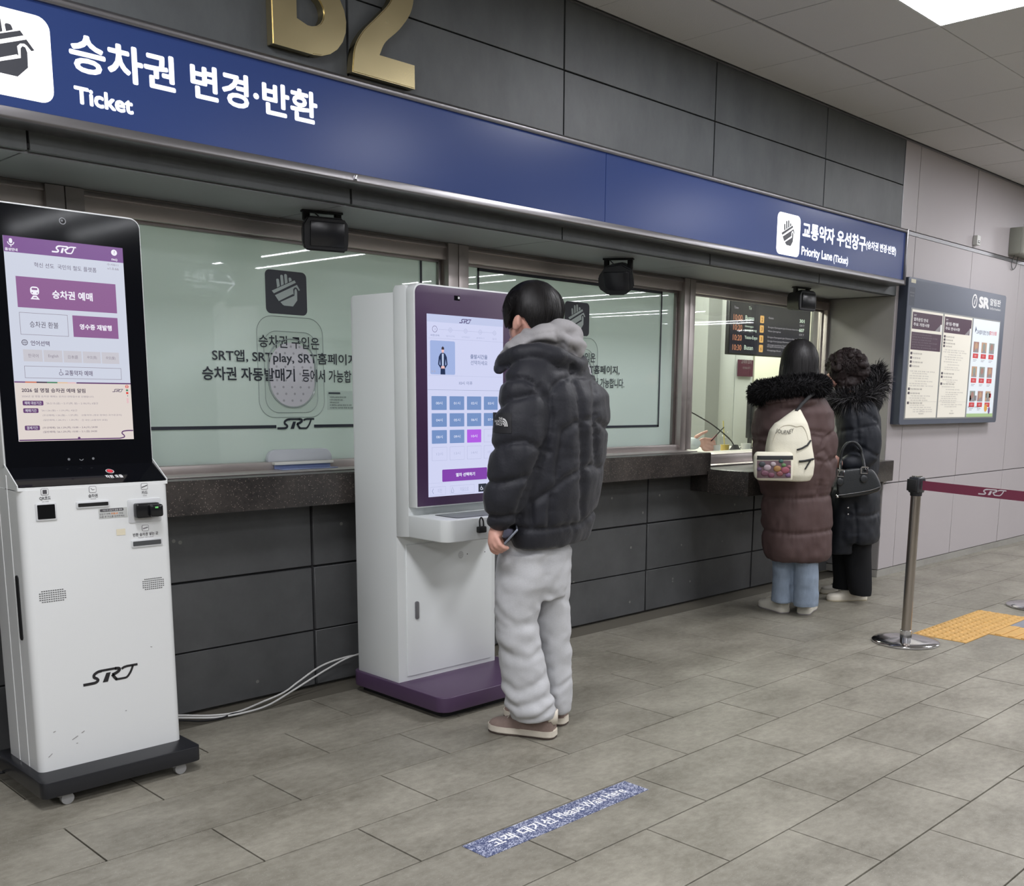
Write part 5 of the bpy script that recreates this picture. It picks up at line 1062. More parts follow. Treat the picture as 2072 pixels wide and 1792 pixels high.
c_ = D(1440, 921, 4.09); sc_ = lathe('saucer', [(.0, 0), (.05, 0), (.058, .006), (.0, .005)], (c_[0], 4.10, DZ), M_cup); tag(sc_, 'flat white dish in front of the paper cup on the desk', 'dish')
for k, (u_, m_, l_) in enumerate(((1455, M_black, 'black pen lying on the desk edge behind the sill'), (1472, M_inkw, 'white pen lying beside the black pen on the desk'), (1490, mat('pen_grey', (120, 124, 130)), 'grey pen lying near the small white cup'))):
    c_ = D(u_, 922, 4.06); o = tube('pen', [(c_[0]-.06, 4.05+k*.005, DZ+.005), (c_[0]+.06, 4.075+k*.01, DZ+.005)], .0045, m_, n=8); tag(o, l_, 'pen')
mo = empty('monitor', 'dark monitor seen edge-on inside the office behind the woman in brown', 'monitor'); x_, z_ = D(1520, 780, 4.35)[0], 1.333
box('screen', x_-.02, x_+.06, 4.33, 4.37, .95, 1.335, M_black, mo, .006); box('stand', x_-.005, x_+.035, 4.345, 4.36, DZ+.01, .96, M_black, mo); box('foot', x_-.04, x_+.07, 4.30, 4.40, DZ, DZ+.012, M_black, mo, .004); move_to(mo, (x_, 4.35, DZ))
for k, (ua, ub) in enumerate(((1650, 1659), (1677.5, 1681.5))):
    a = D(ua, 700, 5.2)[0]; b = D(ub, 700, 5.2)[0]; o = struct(box('wall_office_post', a, b, 5.2, 5.26, 0, 2.6, mat('post_dark', (92, 92, 88), rough=.6)))
a = D(1640, 700, 5.4)[0]; o = struct(box('wall_office_partition', D(1527, 740, 5.9)[0], 12, 5.9, 6.0, 0, 2.6, mat('partition_cream', (222, 222, 206), rough=.7)))

# ================================================================ PEOPLE
def ico(C, A, B, D, sub=3):
    bm = bmesh.new(); bmesh.ops.create_icosphere(bm, subdivisions=sub, radius=1.0)
    vs = [tuple(np.array(C)+np.array(A)*v.co.x+np.array(B)*v.co.y+np.array(D)*v.co.z) for v in bm.verts]; fs = [tuple(v.index for v in f.verts) for f in bm.faces]; bm.free(); return vs, fs
def ball(C, r): return ico(C, (r, 0, 0), (0, r, 0), (0, 0, r), 2)
def rings(rs, n=28, p=2.0):
    """rs: (centre, A, B) -> closed loft of super-ellipses"""
    vs = []; fs = []
    for C, A, B in rs:
        for k in range(n):
            a = 2*math.pi*k/n; ca, sa = math.cos(a), math.sin(a); x = math.copysign(abs(ca)**(2/p), ca); y = math.copysign(abs(sa)**(2/p), sa)
            vs.append(tuple(np.array(C)+np.array(A)*x+np.array(B)*y))
    N = len(rs)
    for i in range(N-1):
        for k in range(n): fs.append((i*n+k, i*n+(k+1) % n, (i+1)*n+(k+1) % n, (i+1)*n+k))
    fs.append(tuple(range(n))[::-1]); fs.append(tuple(range((N-1)*n, N*n))); return vs, fs
def chain(nodes, n=14):
    """tapering limb through (point, radius) nodes, with round joints"""
    out = []
    for (p, r) in nodes: out.append(ball(p, r))
    for (p, r), (q_, s) in zip(nodes[:-1], nodes[1:]):
        p, q_ = np.array(p, float), np.array(q_, float)
        if np.linalg.norm(p-q_) > 1e-5: out.append(tube(None, [Vector(p), Vector(p*.5+q_*.5), Vector(q_)], 0, None, n=n, radii=[r, (r+s)/2, s]))
    return out
def blob(name, pieces, voxel, smooth, m, parent=None, fac=.5):
    """fuse overlapping closed shapes into one skin; returns the object with its vertices as an array ready to shape further"""
    vs = []; fs = []
    for V, Fc in pieces:
        k = len(vs); vs += V; fs += [tuple(i+k for i in f) for f in Fc]
    me = bpy.data.meshes.new(name+'_src'); me.from_pydata([tuple(map(float, v)) for v in vs], [], fs)
    bm = bmesh.new(); bm.from_mesh(me); bmesh.ops.recalc_face_normals(bm, faces=bm.faces); bm.to_mesh(me); bm.free()
    o = bpy.data.objects.new(name+'_src', me); COL.objects.link(o)
    r = o.modifiers.new('r', 'REMESH'); r.mode = 'VOXEL'; r.voxel_size = voxel; r.adaptivity = 0
    s = o.modifiers.new('s', 'SMOOTH'); s.factor = fac; s.iterations = smooth
    dg = bpy.context.evaluated_depsgraph_get(); ev = o.evaluated_get(dg); m2 = bpy.data.meshes.new_from_object(ev); m2.name = name
    bpy.data.objects.remove(o); bpy.data.meshes.remove(me); m2.materials.clear()
    oo = link(name, m2, m, parent); shade(m2, True, 180); return oo
def getv(o):
    a = np.empty(len(o.data.vertices)*3); o.data.vertices.foreach_get('co', a); b = np.empty(len(o.data.vertices)*3); o.data.vertex_normals.foreach_get('vector', b); return a.reshape(-1, 3), b.reshape(-1, 3)
def setv(o, a): o.data.vertices.foreach_set('co', a.reshape(-1)); o.data.update()
def segdist(P, line):
    """distance of 2D points to a polyline, and position along it"""
    best = np.full(len(P), 1e9); al = np.zeros(len(P)); acc = 0
    for a, b in zip(line[:-1], line[1:]):
        a = np.array(a); b = np.array(b); ab = b-a; L_ = ab@ab+1e-12; t = np.clip(((P-a)@ab)/L_, 0, 1); d = np.linalg.norm(P-(a+t[:, None]*ab), axis=1); s = d < best
        best = np.where(s, d, best); al = np.where(s, acc+t*math.sqrt(L_), al); acc += math.sqrt(L_)
    return best, al
_perm = rng.random((64, 64, 64))
def vnoise(P):
    """cheap smooth value noise on arrays"""
    Q = np.floor(P).astype(int); f = P-Q; f = f*f*(3-2*f); Q %= 64; r = 0
    for dx in (0, 1):
        for dy in (0, 1):
            for dz in (0, 1):
                wgt = (f[:, 0] if dx else 1-f[:, 0])*(f[:, 1] if dy else 1-f[:, 1])*(f[:, 2] if dz else 1-f[:, 2]); r = r+wgt*_perm[(Q[:, 0]+dx) % 64, (Q[:, 1]+dy) % 64, (Q[:, 2]+dz) % 64]
    return r*2-1
class Frame:
    """a figure's frame: floor point O, seen along VD; pixels of the photograph are read on upright planes near it"""
    def __init__(s, O, fr, fd):
        s.O = np.array([O[0], O[1], 0.]); n = math.hypot(fr, fd); fr, fd = fr/n, fd/n; s.f = VR*fr+VD*fd; s.s = VR*fd - VD*fr     # across the shoulders, pointing to image right
    def P(s, u, v, dd=0.): return pp(u, v, dd, s.O)
    def k(s, u, v, dd, px): return np.linalg.norm(pp(u+px, v, dd, s.O)-pp(u, v, dd, s.O))
    def ring(s, u, v, hw, half, dd=0.):
        """silhouette half width hw pixels, half shoulder width 'half' metres"""
        w_ = s.k(u, v, dd, hw); sr = abs(s.s@VR); fr = abs(s.f@VR); half = min(half, w_/max(sr, .01)*.97); dep = math.sqrt(max(w_**2-(half*sr)**2, .0004))/max(fr, .25)
        return (s.P(u, v, dd), s.s*half, s.f*min(dep, .26))
    def node(s, u, v, dd, px): return (s.P(u, v, dd), s.k(u, v, dd, px))
    def rz(s, X): d = X-s.O; return np.stack([d@VR, d[:, 2]], 1)
    def line(s, pts, dd=0.): a = np.array([s.P(u, v, dd) for u, v in pts]); return s.rz(a)
    def ell(s, u, v, dd, a, b, c, tilt=0.):
        """ellipsoid: a along the picture's right, b upward, c in depth (metres)"""
        ct, st_ = math.cos(tilt), math.sin(tilt); A = (VR*ct+VZ*st_)*a; B = (-VR*st_+VZ*ct)*b; return ico(s.P(u, v, dd), A, B, VD*c)
def quilt(o, fr, seams, depth=.012, wd=.010, puff=.012, pr=.05, wr=.003, mask=None):
    V, N = getv(o); Q = fr.rz(V); best = np.full(len(V), 1e9); al = np.zeros(len(V))
    for ln_, cond in seams:
        d, a = segdist(Q, ln_)
        if cond is not None: d = np.where(cond(V), d, 1e9)
        s = d < best; best = np.where(s, d, best); al = np.where(s, a, al)
    disp = puff*(1-np.exp(-best/pr))-depth*np.exp(-(best/wd)**2)
    wrk = vnoise(np.stack([al*95, best*14, V@VD*10], 1)+7)*wr*np.exp(-best/.035)+vnoise(V*22+3)*wr*.9+vnoise(V*np.array([40, 40, 18]))*wr*.5
    setv(o, V+N*(disp+wrk)[:, None]); return o
def wrinkle(o, amp, scale, stretch=(1, 1, 1), ridge=False, z0=None, z1=None):
    V, N = getv(o); n = vnoise(V*scale*np.array(stretch)+11)
    if ridge: n = 1-2*np.abs(n)
    k = np.ones(len(V))
    if z0 is not None: k = np.clip((V[:, 2]-z0)/(z1-z0), 0, 1)
    setv(o, V+N*(n*amp*k)[:, None])
def strands(name, paths, wid, m, parent, taper=True):
    vs = []; fs = []
    for P_, c_ in paths:
        P_ = np.array(P_); n = len(P_); k = len(vs)
        for i, p in enumerate(P_):
            t = P_[min(i+1, n-1)]-P_[max(i-1, 0)]; o_ = p-c_; sd = np.cross(t, o_); sd = sd/(np.linalg.norm(sd)+1e-9)*wid*(.5 if not taper else .5*(1-(i/(n-1))**2*.9)); vs.append(p+sd); vs.append(p-sd)
        for i in range(n-1): a = k+2*i; fs.append((a, a+1, a+3, a+2))
    o = pyd(name, vs, fs, m, parent); shade(o.data, True, 180); return o
def fur(name, nodes, count, length, wid, m, parent, tip=None, droop=.3, seed=3):
    r_ = np.random.default_rng(seed); pts = [np.array(p) for p, r in nodes]; rad = [r for p, r in nodes]; S = spline([np.append(p, r) for p, r in zip(pts, rad)], 8); paths = []
    for _ in range(count):
        i = r_.integers(0, len(S)-1); t = r_.random(); q_ = S[i]*(1-t)+S[i+1]*t; ax = S[i+1][:3]-S[i][:3]; ax /= np.linalg.norm(ax)+1e-9; d = r_.normal(size=3); d -= ax*(d@ax); d /= np.linalg.norm(d)+1e-9; d2 = d+ax*r_.normal()*.35+r_.normal(size=3)*.2; d2 /= np.linalg.norm(d2)
        p0 = q_[:3]+d*q_[3]*.9; L_ = length*r_.uniform(.6, 1.25); P_ = [p0, p0+d2*L_*.4, p0+d2*L_*.75+np.array([0, 0, -1])*L_*droop*.35, p0+d2*L_+np.array([0, 0, -1])*L_*droop]; paths.append((P_, q_[:3]))
    return strands(name, paths, wid, m, parent)
def headhair(name, C, A, B, D, crown, count, wid, m, parent, reach, down=None, jit=.04, curl=0., seed=5, seg=9, lift=1.03, hug=None, clip=None):
    """strands combed from the crown over an ellipsoid (axes A, B, D); reach(dirx, dird) gives how far each travels"""
    r_ = np.random.default_rng(seed); M_ = np.array([A, B, D]).T; paths = []; crown = np.array(crown, float); crown /= np.linalg.norm(crown); e1 = np.cross(crown, [0, 0, 1.0]); e1 /= np.linalg.norm(e1); e2 = np.cross(crown, e1)
    for _ in range(count):
        ph = r_.uniform(0, 2*math.pi); dr = e1*math.cos(ph)+e2*math.sin(ph); th1 = reach(dr)*r_.uniform(.86, 1.05); th0 = th1*r_.uniform(0, .55); sp = r_.normal()*jit; lf = lift*r_.uniform(.985, 1.03); P_ = []; w0 = r_.uniform(0, 6.28)
        for i in range(seg):
            th = th0+(th1-th0)*i/(seg-1); u = crown*math.cos(th)+dr*math.sin(th)+np.cross(crown, dr)*sp*i/seg
            p = np.array(C)+M_@u*(lf+.012*math.sin(i*1.3+w0))
            if curl: p = p+np.array([math.cos(w0+i*1.5), math.sin(w0+i*1.5), math.sin(w0*2+i*1.5)])*curl
            P_.append(p)
        if down is not None:
            L_ = down(dr)*r_.uniform(.85, 1.03)
            if L_ > .005:
                t_ = P_[-1]-P_[-2]; t_ /= np.linalg.norm(t_)+1e-9
                for i in range(1, 6): P_.append(P_[-1]+(np.array([0, 0, -1])*.85+t_*.15*(1-i/5))*L_/5)
        if hug is not None:
            off = r_.uniform(.001, .006); Q_ = []
            for p in P_:
                ok, lc, nn, _ = hug.closest_point_on_mesh(Vector(p)); p = np.array(lc)+np.array(nn)*off
                if clip is not None and clip(p): break
                Q_.append(p)
            P_ = Q_
        if len(P_) > 2: paths.append((P_, np.array(C)))
    return strands(name, paths, wid, m, parent)
def sneaker(name, heel, d, L_, par, mu, ms, mo, wid=1., h=1., label=None, tab=None, dirty=0):
    """sole, outsole, upper, collar, heel tab and laces as parts of one shoe"""
    d = np.array([d[0], d[1], 0.]); d /= np.linalg.norm(d); s = np.array([d[1], -d[0], 0.]); H = np.array([heel[0], heel[1], 0.])
    prof = [(0, .18), (.006, .38), (.022, .58), (.055, .75), (.12, .86), (.3, .86), (.5, .9), (.68, 1.05), (.8, 1.04), (.9, .86), (.95, .66), (.982, .42), (1.0, .12)]; hw = .048*wid*L_/.29
    def outline(grow, z, off=0): return [tuple(H+d*(t*L_*(1+grow*.02)-grow*.003)+s*(hw*w_*(1+grow*.05)+off*.004*math.sin(t*3.1))+VZ*z) for t, w_ in prof]+[tuple(H+d*(t*L_*(1+grow*.02)-grow*.003)-s*(hw*w_*(1+grow*.05)*.93)+VZ*z) for t, w_ in prof[::-1]]
    def slab(nm, z0, z1, m, parent, grow=0, toe=0.):
        A = outline(grow, z0); Bq = outline(grow, z1); A = [(p[0], p[1], p[2]+toe*max(0, ((np.array(p)-H)@d/L_-.8)/.2)**2) for p in A]; Bq = [(p[0], p[1], p[2]+toe*max(0, ((np.array(p)-H)@d/L_-.8)/.2)**2) for p in Bq]; n = len(A)
        bm = bmesh.new(); a = [bm.verts.new(p) for p in A]; b = [bm.verts.new(p) for p in Bq]; bm.faces.new(a[::-1]); bm.faces.new(b)
        for i in range(n): bm.faces.new((a[i], a[(i+1) % n], b[(i+1) % n], b[i]))
        bmesh.ops.recalc_face_normals(bm, faces=bm.faces); bmesh.ops.bevel(bm, geom=[e for e in bm.edges if abs(e.verts[0].co.z-e.verts[1].co.z) < .004 and len(e.link_faces) == 2], offset=.003, segments=2, affect='EDGES', clamp_overlap=True); return bmo(nm, bm, m, parent, angle=60)
    sh = slab(name, .007, .034*h, ms, par, 1, 0)
    if label: sh['label'] = label
    slab('outsole', .0, .008, mo, sh, .8, 0)
    hs = [(0.008, .080), (0.02, .092), (.05, .098), (.12, .092), (.22, .080), (.33, .078), (.45, .083), (.56, .078), (.68, .064), (.80, .054), (.90, .050), (.965, .042), (.992, .034)]
    vs = []; fs = []; n = 13
    for t, hh in hs:
        w_ = np.interp(t, [p[0] for p in prof], [p[1] for p in prof])*hw*.97; z0 = .030*h; hz_ = hh*h-z0
        for k in range(n):
            a = math.pi*k/(n-1); ca = math.cos(a); x = math.copysign(abs(ca)**.75, ca)*w_*(1-.28*math.sin(a)**2 if t > .3 else 1); vs.append(tuple(H+d*t*L_+s*x+VZ*(z0+hz_*math.sin(a)**.7)))
    for i in range(len(hs)-1):
        for k in range(n-1): fs.append((i*n+k, i*n+k+1, (i+1)*n+k+1, (i+1)*n+k))
    fs.append(tuple(range(n))); fs.append(tuple(range((len(hs)-1)*n, len(hs)*n))[::-1]); up = pyd('upper', vs, fs, mu, sh, smooth=True, angle=60)
    if tab:
        hz = .106*h; vs = [tuple(H+d*(-.004 if abs(k) < 2 else .004+.004*(abs(k)-2)**1.5)+s*k*.0085*wid+VZ*z) for z in (.055*h, .08*h, hz) for k in range(-4, 5)]; vs = [(v[0], v[1], v[2]-(.020*h if abs(i % 9-4) >= 3 else 0) if i >= 18 else v[2]+(.014*h if i < 9 and abs(i % 9-4) >= 3 else 0)) for i, v in enumerate(vs)]
        fs = [(r*9+k, r*9+k+1, (r+1)*9+k+1, (r+1)*9+k) for r in range(2) for k in range(8)]; o = pyd('heel_tab', vs, fs, tab, sh, smooth=True, angle=80); sm = o.modifiers.new('t', 'SOLIDIFY'); sm.thickness = .005; sm.offset = 0
    for k in range(5):
        t = .46+k*.055; hh = np.interp(t, [p[0] for p in hs], [p[1] for p in hs])*h+.003; c = H+d*t*L_; tube('lace', [Vector(c+s*x+VZ*(hh-abs(x)**2*7)) for x in (-.024, -.012, 0, .012, .024)], .0026, ms, sh, n=6)
    return sh

M_skin = mat('skin', (214, 164, 148), rough=.5, noise_amt=.05, nscale=30); M_hair = mat('black_hair', (23, 21, 22), rough=.5, spec=.4); M_hairb = mat('brown_black_hair', (36, 27, 27), rough=.6, spec=.3)
M_jack = mat('black_down_jacket', (34, 35, 42), rough=.56, spec=.3, bump=.12, bscale=120, sheen=.1); M_hood = mat('grey_hoodie', (164, 162, 164), rough=.95, bump=.15, bscale=600, noise_amt=.04, nscale=200)
M_trs = mat('grey_sweatpants', (186, 187, 190), rough=.95, bump=.14, bscale=500, noise_amt=.06, nscale=160, stretch=(1, 1, 2)); M_shoe = mat('taupe_suede', (134, 116, 108), rough=.9, noise_amt=.08, nscale=60, bump=.2, bscale=300)
M_midsole = mat('cream_midsole', (214, 206, 192), rough=.6, noise_amt=.05, nscale=30); M_outs = mat('brown_outsole', (74, 62, 56), rough=.8); M_phone = mat('phone_glass', (10, 11, 15), rough=.3, spec=.2); M_phedge = mat('phone_edge', (150, 156, 170), rough=.3, metal=.7)

# ---------------------------------------------------------------- man at the tall kiosk
O1 = (2.66, 2.66); f = Frame(O1, -.88, .47); CZ = lambda pts: [(930+x/2.986, 540+y/2.986) for x, y in pts]
nd = f.node; P = f.P
fdir = f.f
# body (skin), slim under the clothes: head, neck, trunk, arms with hands, legs
pc = []
pc.append(ico(P(1076, 634, 0), (fdir*.86-VZ*.5)*.088, (VZ*.86+fdir*.5)*.112, f.s*.074))          # skull, bowed
pc.append(ico(P(1060, 668, 0), (fdir*.7-VZ*.7)*.056, (VZ*.7+fdir*.7)*.052, f.s*.052))            # jaw and face
hc = P(1056, 655, 0)
nose = P(1076, 634, 0)+fdir*.098*.86-VZ*.095; pc.append(chain([(nose-fdir*.02+VZ*.015, .012), (nose-VZ*.008, .010)])[0]); pc += chain([(nose-fdir*.012+VZ*.02, .008), (nose, .011)])
for sd in (-1, 1):                                                                             # ears
    e = P(1051, 655, 0)+f.s*sd*.076; e = P(1069, 655, 0)+f.s*sd*.079; pc.append(ico(e, fdir*.016, (VZ*.95-fdir*.2)*.030, f.s*.011)); pc.append(ico(e-fdir*.010+VZ*.004, fdir*.007, VZ*.022, f.s*.015))
pc += chain([(P(1078, 660, 0), .055), (P(1095, 700, 0), .058), (P(1108, 735, 0), .07)])
pc.append(rings([f.ring(1112, 735, 45, .14), f.ring(1118, 790, 58, .15), f.ring(1120, 900, 55, .13), f.ring(1110, 1000, 52, .13), f.ring(1095, 1090, 50, .15), f.ring(1085, 1140, 48, .15)]))
sh_n, sh_f = P(1118, 750, 0)-f.s*.17, P(1118, 750, 0)+f.s*.17
wr_n = P(1007, 1066, -.20)
pc += chain([(P(1078, 765, -.17), .045), (P(1040, 920, -.20), .036), (wr_n, .025)])
pc += chain([(P(1140, 768, .16), .04), (P(1136, 915, .20), .032), (P(1096, 1045, .195), .025), (P(1078, 1082, .18), .024)])
for a_ in range(4): b_ = P(1078, 1085, .18)+f.s*0; q_ = b_+fdir*(.024-.016*a_); pc += chain([(q_, .0095), (q_-VZ*.04-f.s*.004, .0088), (q_-VZ*.07+f.s*-.014, .008)])
pc += chain([(P(1074, 1080, .18)+fdir*.02, .012), (P(1070, 1092, .17)+fdir*.035, .0095)])
# near hand, curled round the phone
pc.append(ico(P(1001, 1087, -.205), VR*.022-VZ*.006, VZ*.040+VR*.012, VD*.030))
pc += chain([(wr_n, .025), (P(1002, 1082, -.203), .026)])
Fg = [[(1005.5, 1089, -.235), (1011.5, 1101, -.245), (1019, 1107, -.240), (1027, 1108.5, -.228)], [(999.5, 1092, -.225), (1003.2, 1105, -.235), (1012, 1110.5, -.232), (1021.5, 1112, -.22)], [(995, 1094.5, -.210), (997.5, 1109, -.220), (1006, 1114.5, -.22), (1015, 1116, -.208)], [(992.5, 1099, -.19), (995.6, 1112, -.198), (1001, 1117, -.198), (1007, 1118.5, -.188)]]
for fg in Fg: pc += chain([(P(*p), r) for p, r in zip(fg, (.0098, .0092, .0086, .0078))])
pc += chain([(P(1004, 1080, -.175), .013), (P(1013, 1092, -.165), .0105), (P(1022, 1097, -.165), .009)])
# legs
pc += chain([(P(1062, 1140, -.08), .075), (P(1050, 1265, -.09), .052), (P(1075, 1405, -.09), .036), (P(1078, 1425, -.09), .030)])
pc += chain([(P(1105, 1140, .07), .075), (P(1118, 1265, .06), .052), (P(1126, 1395, .06), .034), (P(1128, 1410, .06), .028)])
man = blob('person', pc, .0052, 3, M_skin); tag(man, 'man in black puffer jacket, grey hood and grey sweatpants standing at the tall kiosk', 'person')
# face: eyes, mouth
bpy.context.view_layer.update()
fc = P(1076, 634, 0)+fdir*.080-VZ*.055
for sd in (-1, 1):
    ok, lc, nn, _ = man.closest_point_on_mesh(Vector(fc+f.s*sd*.031)); e = np.array(lc)-np.array(nn)*.0075; V_, F_ = ball(e, .0105); pyd('eye', V_, F_, mat('eye_white', (228, 224, 218), rough=.2), man, smooth=True, angle=180); V_, F_ = ball(e+fdir*.006-VZ*.003, .0055); pyd('iris', V_, F_, mat('eye_dark', (40, 28, 24), rough=.15), man, smooth=True, angle=180)
V_, F_ = ico(nose-VZ*.034-fdir*.012, f.s*.022, fdir*.008, VZ*.005); pyd('mouth', V_, F_, mat('lip', (176, 112, 106), rough=.5), man, smooth=True, angle=180)
# hair
HC = P(1078, 630, 0); HA, HB, HD = (fdir*.92-VZ*.38)*.107, (VZ*.92+fdir*.38)*.104, f.s*.088
hb = [ico(HC, HA, HB, HD, 4), ico(P(1098, 626, 0), fdir*.074, VZ*.080, f.s*.080), ico(P(1108, 642, 0), fdir*.052, VZ*.045, f.s*.062)]
for q_ in (-.06, -.04, -.02, 0, .02, .04, .06): hb += chain([(P(1060, 610, 0)+f.s*q_, .030), (P(1048, 630, 0)+f.s*q_, .022), (P(1044, 650, 0)+f.s*q_, .014), (P(1042, 664, 0)+f.s*q_, .006)], 10)
hair = blob('hair', hb, .005, 4, M_hair, man); V, N = getv(hair)
Q = f.rz(V); hl = f.line([(1000, 700), (1031, 672), (1040, 648), (1050, 640), (1060, 643), (1072, 662), (1090, 674), (1112, 676), (1140, 660)], -.05); lowz = np.interp(Q[:, 0], hl[:, 0], hl[:, 1]); below = np.clip((lowz-Q[:, 1])/.012, 0, 1); setv(hair, V-N*(below*.034)[:, None]+N*(vnoise(V*np.array([60, 60, 25])))[:, None]*.002)
bk = -fdir
clipz = lambda p: f.rz(p[None])[0][1] < np.interp(f.rz(p[None])[0][0], hl[:, 0], hl[:, 1])+.002
bpy.context.view_layer.update(); headhair('hair_strands', HC, HA, HB, HD, (-.35, .93, 0), 3800, .0026, M_hair, hair, lambda dr: 2.0+.2*max(0, dr[0]), jit=.25, lift=1.045, seg=12, hug=hair, clip=clipz)
# grey hood of the sweatshirt
hd = [f.ell(1060, 697, -.03, .075, .035, .125, .45), f.ell(1098, 682, -.02, .085, .047, .14, .22), f.ell(1138, 677, .0, .075, .055, .12, -.25), f.ell(1157, 694, -.02, .050, .052, .10, -.5), f.ell(1166, 712, -.04, .026, .036, .05, -.2), f.ell(1036, 708, -.02, .040, .024, .09, .75), f.ell(1024, 720, -.01, .020, .020, .06, .7), f.ell(1095, 705, 0, .09, .04, .13)]
hood = blob('hood', hd, .006, 6, M_hood, man)
V, N = getv(hood); Q = f.rz(V)
for ln_, dp_, wd_ in ((CZ([(330, 470), (430, 420), (560, 395), (700, 400), (760, 430)]), .010, .012), (CZ([(430, 370), (560, 355), (650, 375), (700, 430), (690, 520)]), .007, .011), (CZ([(600, 430), (650, 480), (720, 540)]), .006, .010), (CZ([(280, 520), (400, 470), (520, 460), (620, 500)]), .006, .010)):
    d_, _ = segdist(Q, f.line(ln_, -.1)); V = V-N*(dp_*np.exp(-(d_/wd_)**2)-dp_*.45*np.exp(-((d_-.022)/wd_)**2))[:, None]
setv(hood, V+N*(vnoise(V*28)*.003)[:, None])
# down jacket
tor = [f.ring(1106, 712, 46, .12), f.ring(1112, 730, 66, .185), f.ring(1123, 762, 86, .225), f.ring(1131, 800, 96, .235), f.ring(1133, 850, 97, .235), f.ring(1130, 900, 94, .235), f.ring(1126, 950, 93, .235), f.ring(1119, 1000, 91, .235), f.ring(1117, 1045, 87, .235), f.ring(1118, 1062, 80, .23), f.ring(1119, 1078, 74, .225), f.ring(1119, 1094, 69, .215)]
jk = [rings(tor, 40, 2.2)]
jk += chain([nd(1085, 752, -.13, 44), nd(1062, 790, -.17, 50), nd(1054, 850, -.20, 51), nd(1046, 910, -.215, 50), nd(1034, 965, -.22, 47), nd(1023, 1008, -.22, 43), nd(1016, 1032, -.215, 36), nd(1013, 1043, -.212, 30)], 20)
jk += chain([nd(1142, 762, .15, 44), nd(1146, 850, .19, 44), nd(1132, 930, .20, 40), nd(1110, 1000, .20, 35), nd(1095, 1045, .195, 30)], 20)
jk += chain([nd(1009, 746, -.04, 9), nd(1022, 729, -.11, 13), nd(1050, 716, -.165, 15), nd(1090, 712, -.17, 16), nd(1130, 722, -.15, 16), nd(1165, 738, -.07, 14), nd(1178, 738, .03, 14), nd(1150, 716, .12, 14), nd(1100, 706, .13, 14), nd(1050, 716, .09, 13), nd(1020, 730, .04, 12)], 14)
jack = blob('jacket', jk, .0085, 3, M_jack, man)
armd = lambda V: (V-f.O)@VD < -.10
bodyc = None
seams = [(CZ(x), d_) for x, d_ in (([(575, 720), (620, 680), (680, 660), (760, 658), (830, 668), (880, 705)], -.1), ([(575, 720), (555, 760), (548, 830)], -.12), ([(630, 985), (700, 940), (760, 925), (830, 925), (880, 960), (905, 990)], -.1), ([(440, 1405), (520, 1355), (590, 1310), (640, 1265), (700, 1240), (760, 1210), (810, 1200), (850, 1225)], -.1),
 ([(680, 600), (680, 660), (720, 760), (740, 920), (745, 1100), (745, 1230), (740, 1400), (745, 1560)], -.1), ([(805, 600), (805, 660), (820, 780), (820, 920), (822, 1050), (830, 1200)], -.05), ([(490, 740), (545, 830), (558, 900), (545, 1000), (500, 1150), (450, 1250), (395, 1380), (350, 1500)], -.16), ([(560, 1360), (555, 1450), (550, 1560)], -.1), ([(440, 1405), (440, 1470), (448, 1555)], -.1),
 ([(330, 1555), (450, 1560), (545, 1564), (640, 1564), (745, 1560), (790, 1535), (840, 1505)], -.1), ([(630, 990), (615, 1080), (600, 1180), (590, 1310)], -.12), ([(240, 690), (300, 672), (400, 672), (450, 700), (490, 740), (520, 800)], -.18))]
SE = [(f.line(l_, d_), None) for l_, d_ in seams]
SE += [(f.line(CZ(l_), -.25), armd) for l_ in ([(195, 870), (250, 832), (300, 797), (400, 780), (470, 768), (530, 780)], [(185, 1100), (260, 1072), (330, 1052), (400, 1046), (450, 1075), (530, 1120)], [(140, 1292), (220, 1302), (290, 1290), (360, 1275), (430, 1262)], [(130, 1505), (240, 1512), (360, 1500)])]
quilt(jack, f, SE, .011, .0105, .0095, .05, .0034)
# badge on the sleeve: dark patch with the white mark
def onto(o, Pq, n_dir=-VD, off=.0015):
    """drop a point onto a figure's surface along the line of sight direction"""
    ok, loc, nn, _ = o.ray_cast(Vector(Pq)+Vector(n_dir)*.6, Vector(-n_dir)); return (np.array(loc)+np.array(n_dir)*off) if ok else np.array(Pq)
bpy.context.view_layer.update()
def patch(name, o, fr, x0, x1, y0, y1, m, dd, nx=10, ny=10, off=.002, parent=None):
    vs = [onto(o, fr.P(x0+(x1-x0)*i/nx, y0+(y1-y0)*j/ny, dd), off=off) for j in range(ny+1) for i in range(nx+1)]; fs = [(j*(nx+1)+i, j*(nx+1)+i+1, (j+1)*(nx+1)+i+1, (j+1)*(nx+1)+i) for j in range(ny) for i in range(nx)]; q_ = pyd(name, vs, fs, m, parent or o, smooth=True, angle=180); return q_
patch('sleeve_patch', jack, f, 997.5, 1039, 834, 874, mat('patch_black', (30, 30, 34), rough=.7), -.2)
def wrapflat(name, o, fr, dd, F2, m, off=.004):
    """print 2D shapes given in pixels onto a garment"""
    out = []; 
    for (u, v) in F2['v']: out.append(onto(o, fr.P(u, v, dd), off=off))
    return pyd(name, out, F2['f'], m, o)
def px_text(s_, x0, x1, y0, y1, bold=.02, bend=0., slant=0.):
    V, Fc = text_geo(s_, bold); V = V[:, :2]; mn = V.min(0); mx = V.max(0); W = (V-mn)/(mx-mn); return {'v': [(x0+(x1-x0)*a+slant*(b-.5), y1-(y1-y0)*b+bend*(a-.5)**2*4) for a, b in W], 'f': [t[::-1] for t in Fc]}
bw = mat('badge_white', (214, 214, 214), rough=.6)
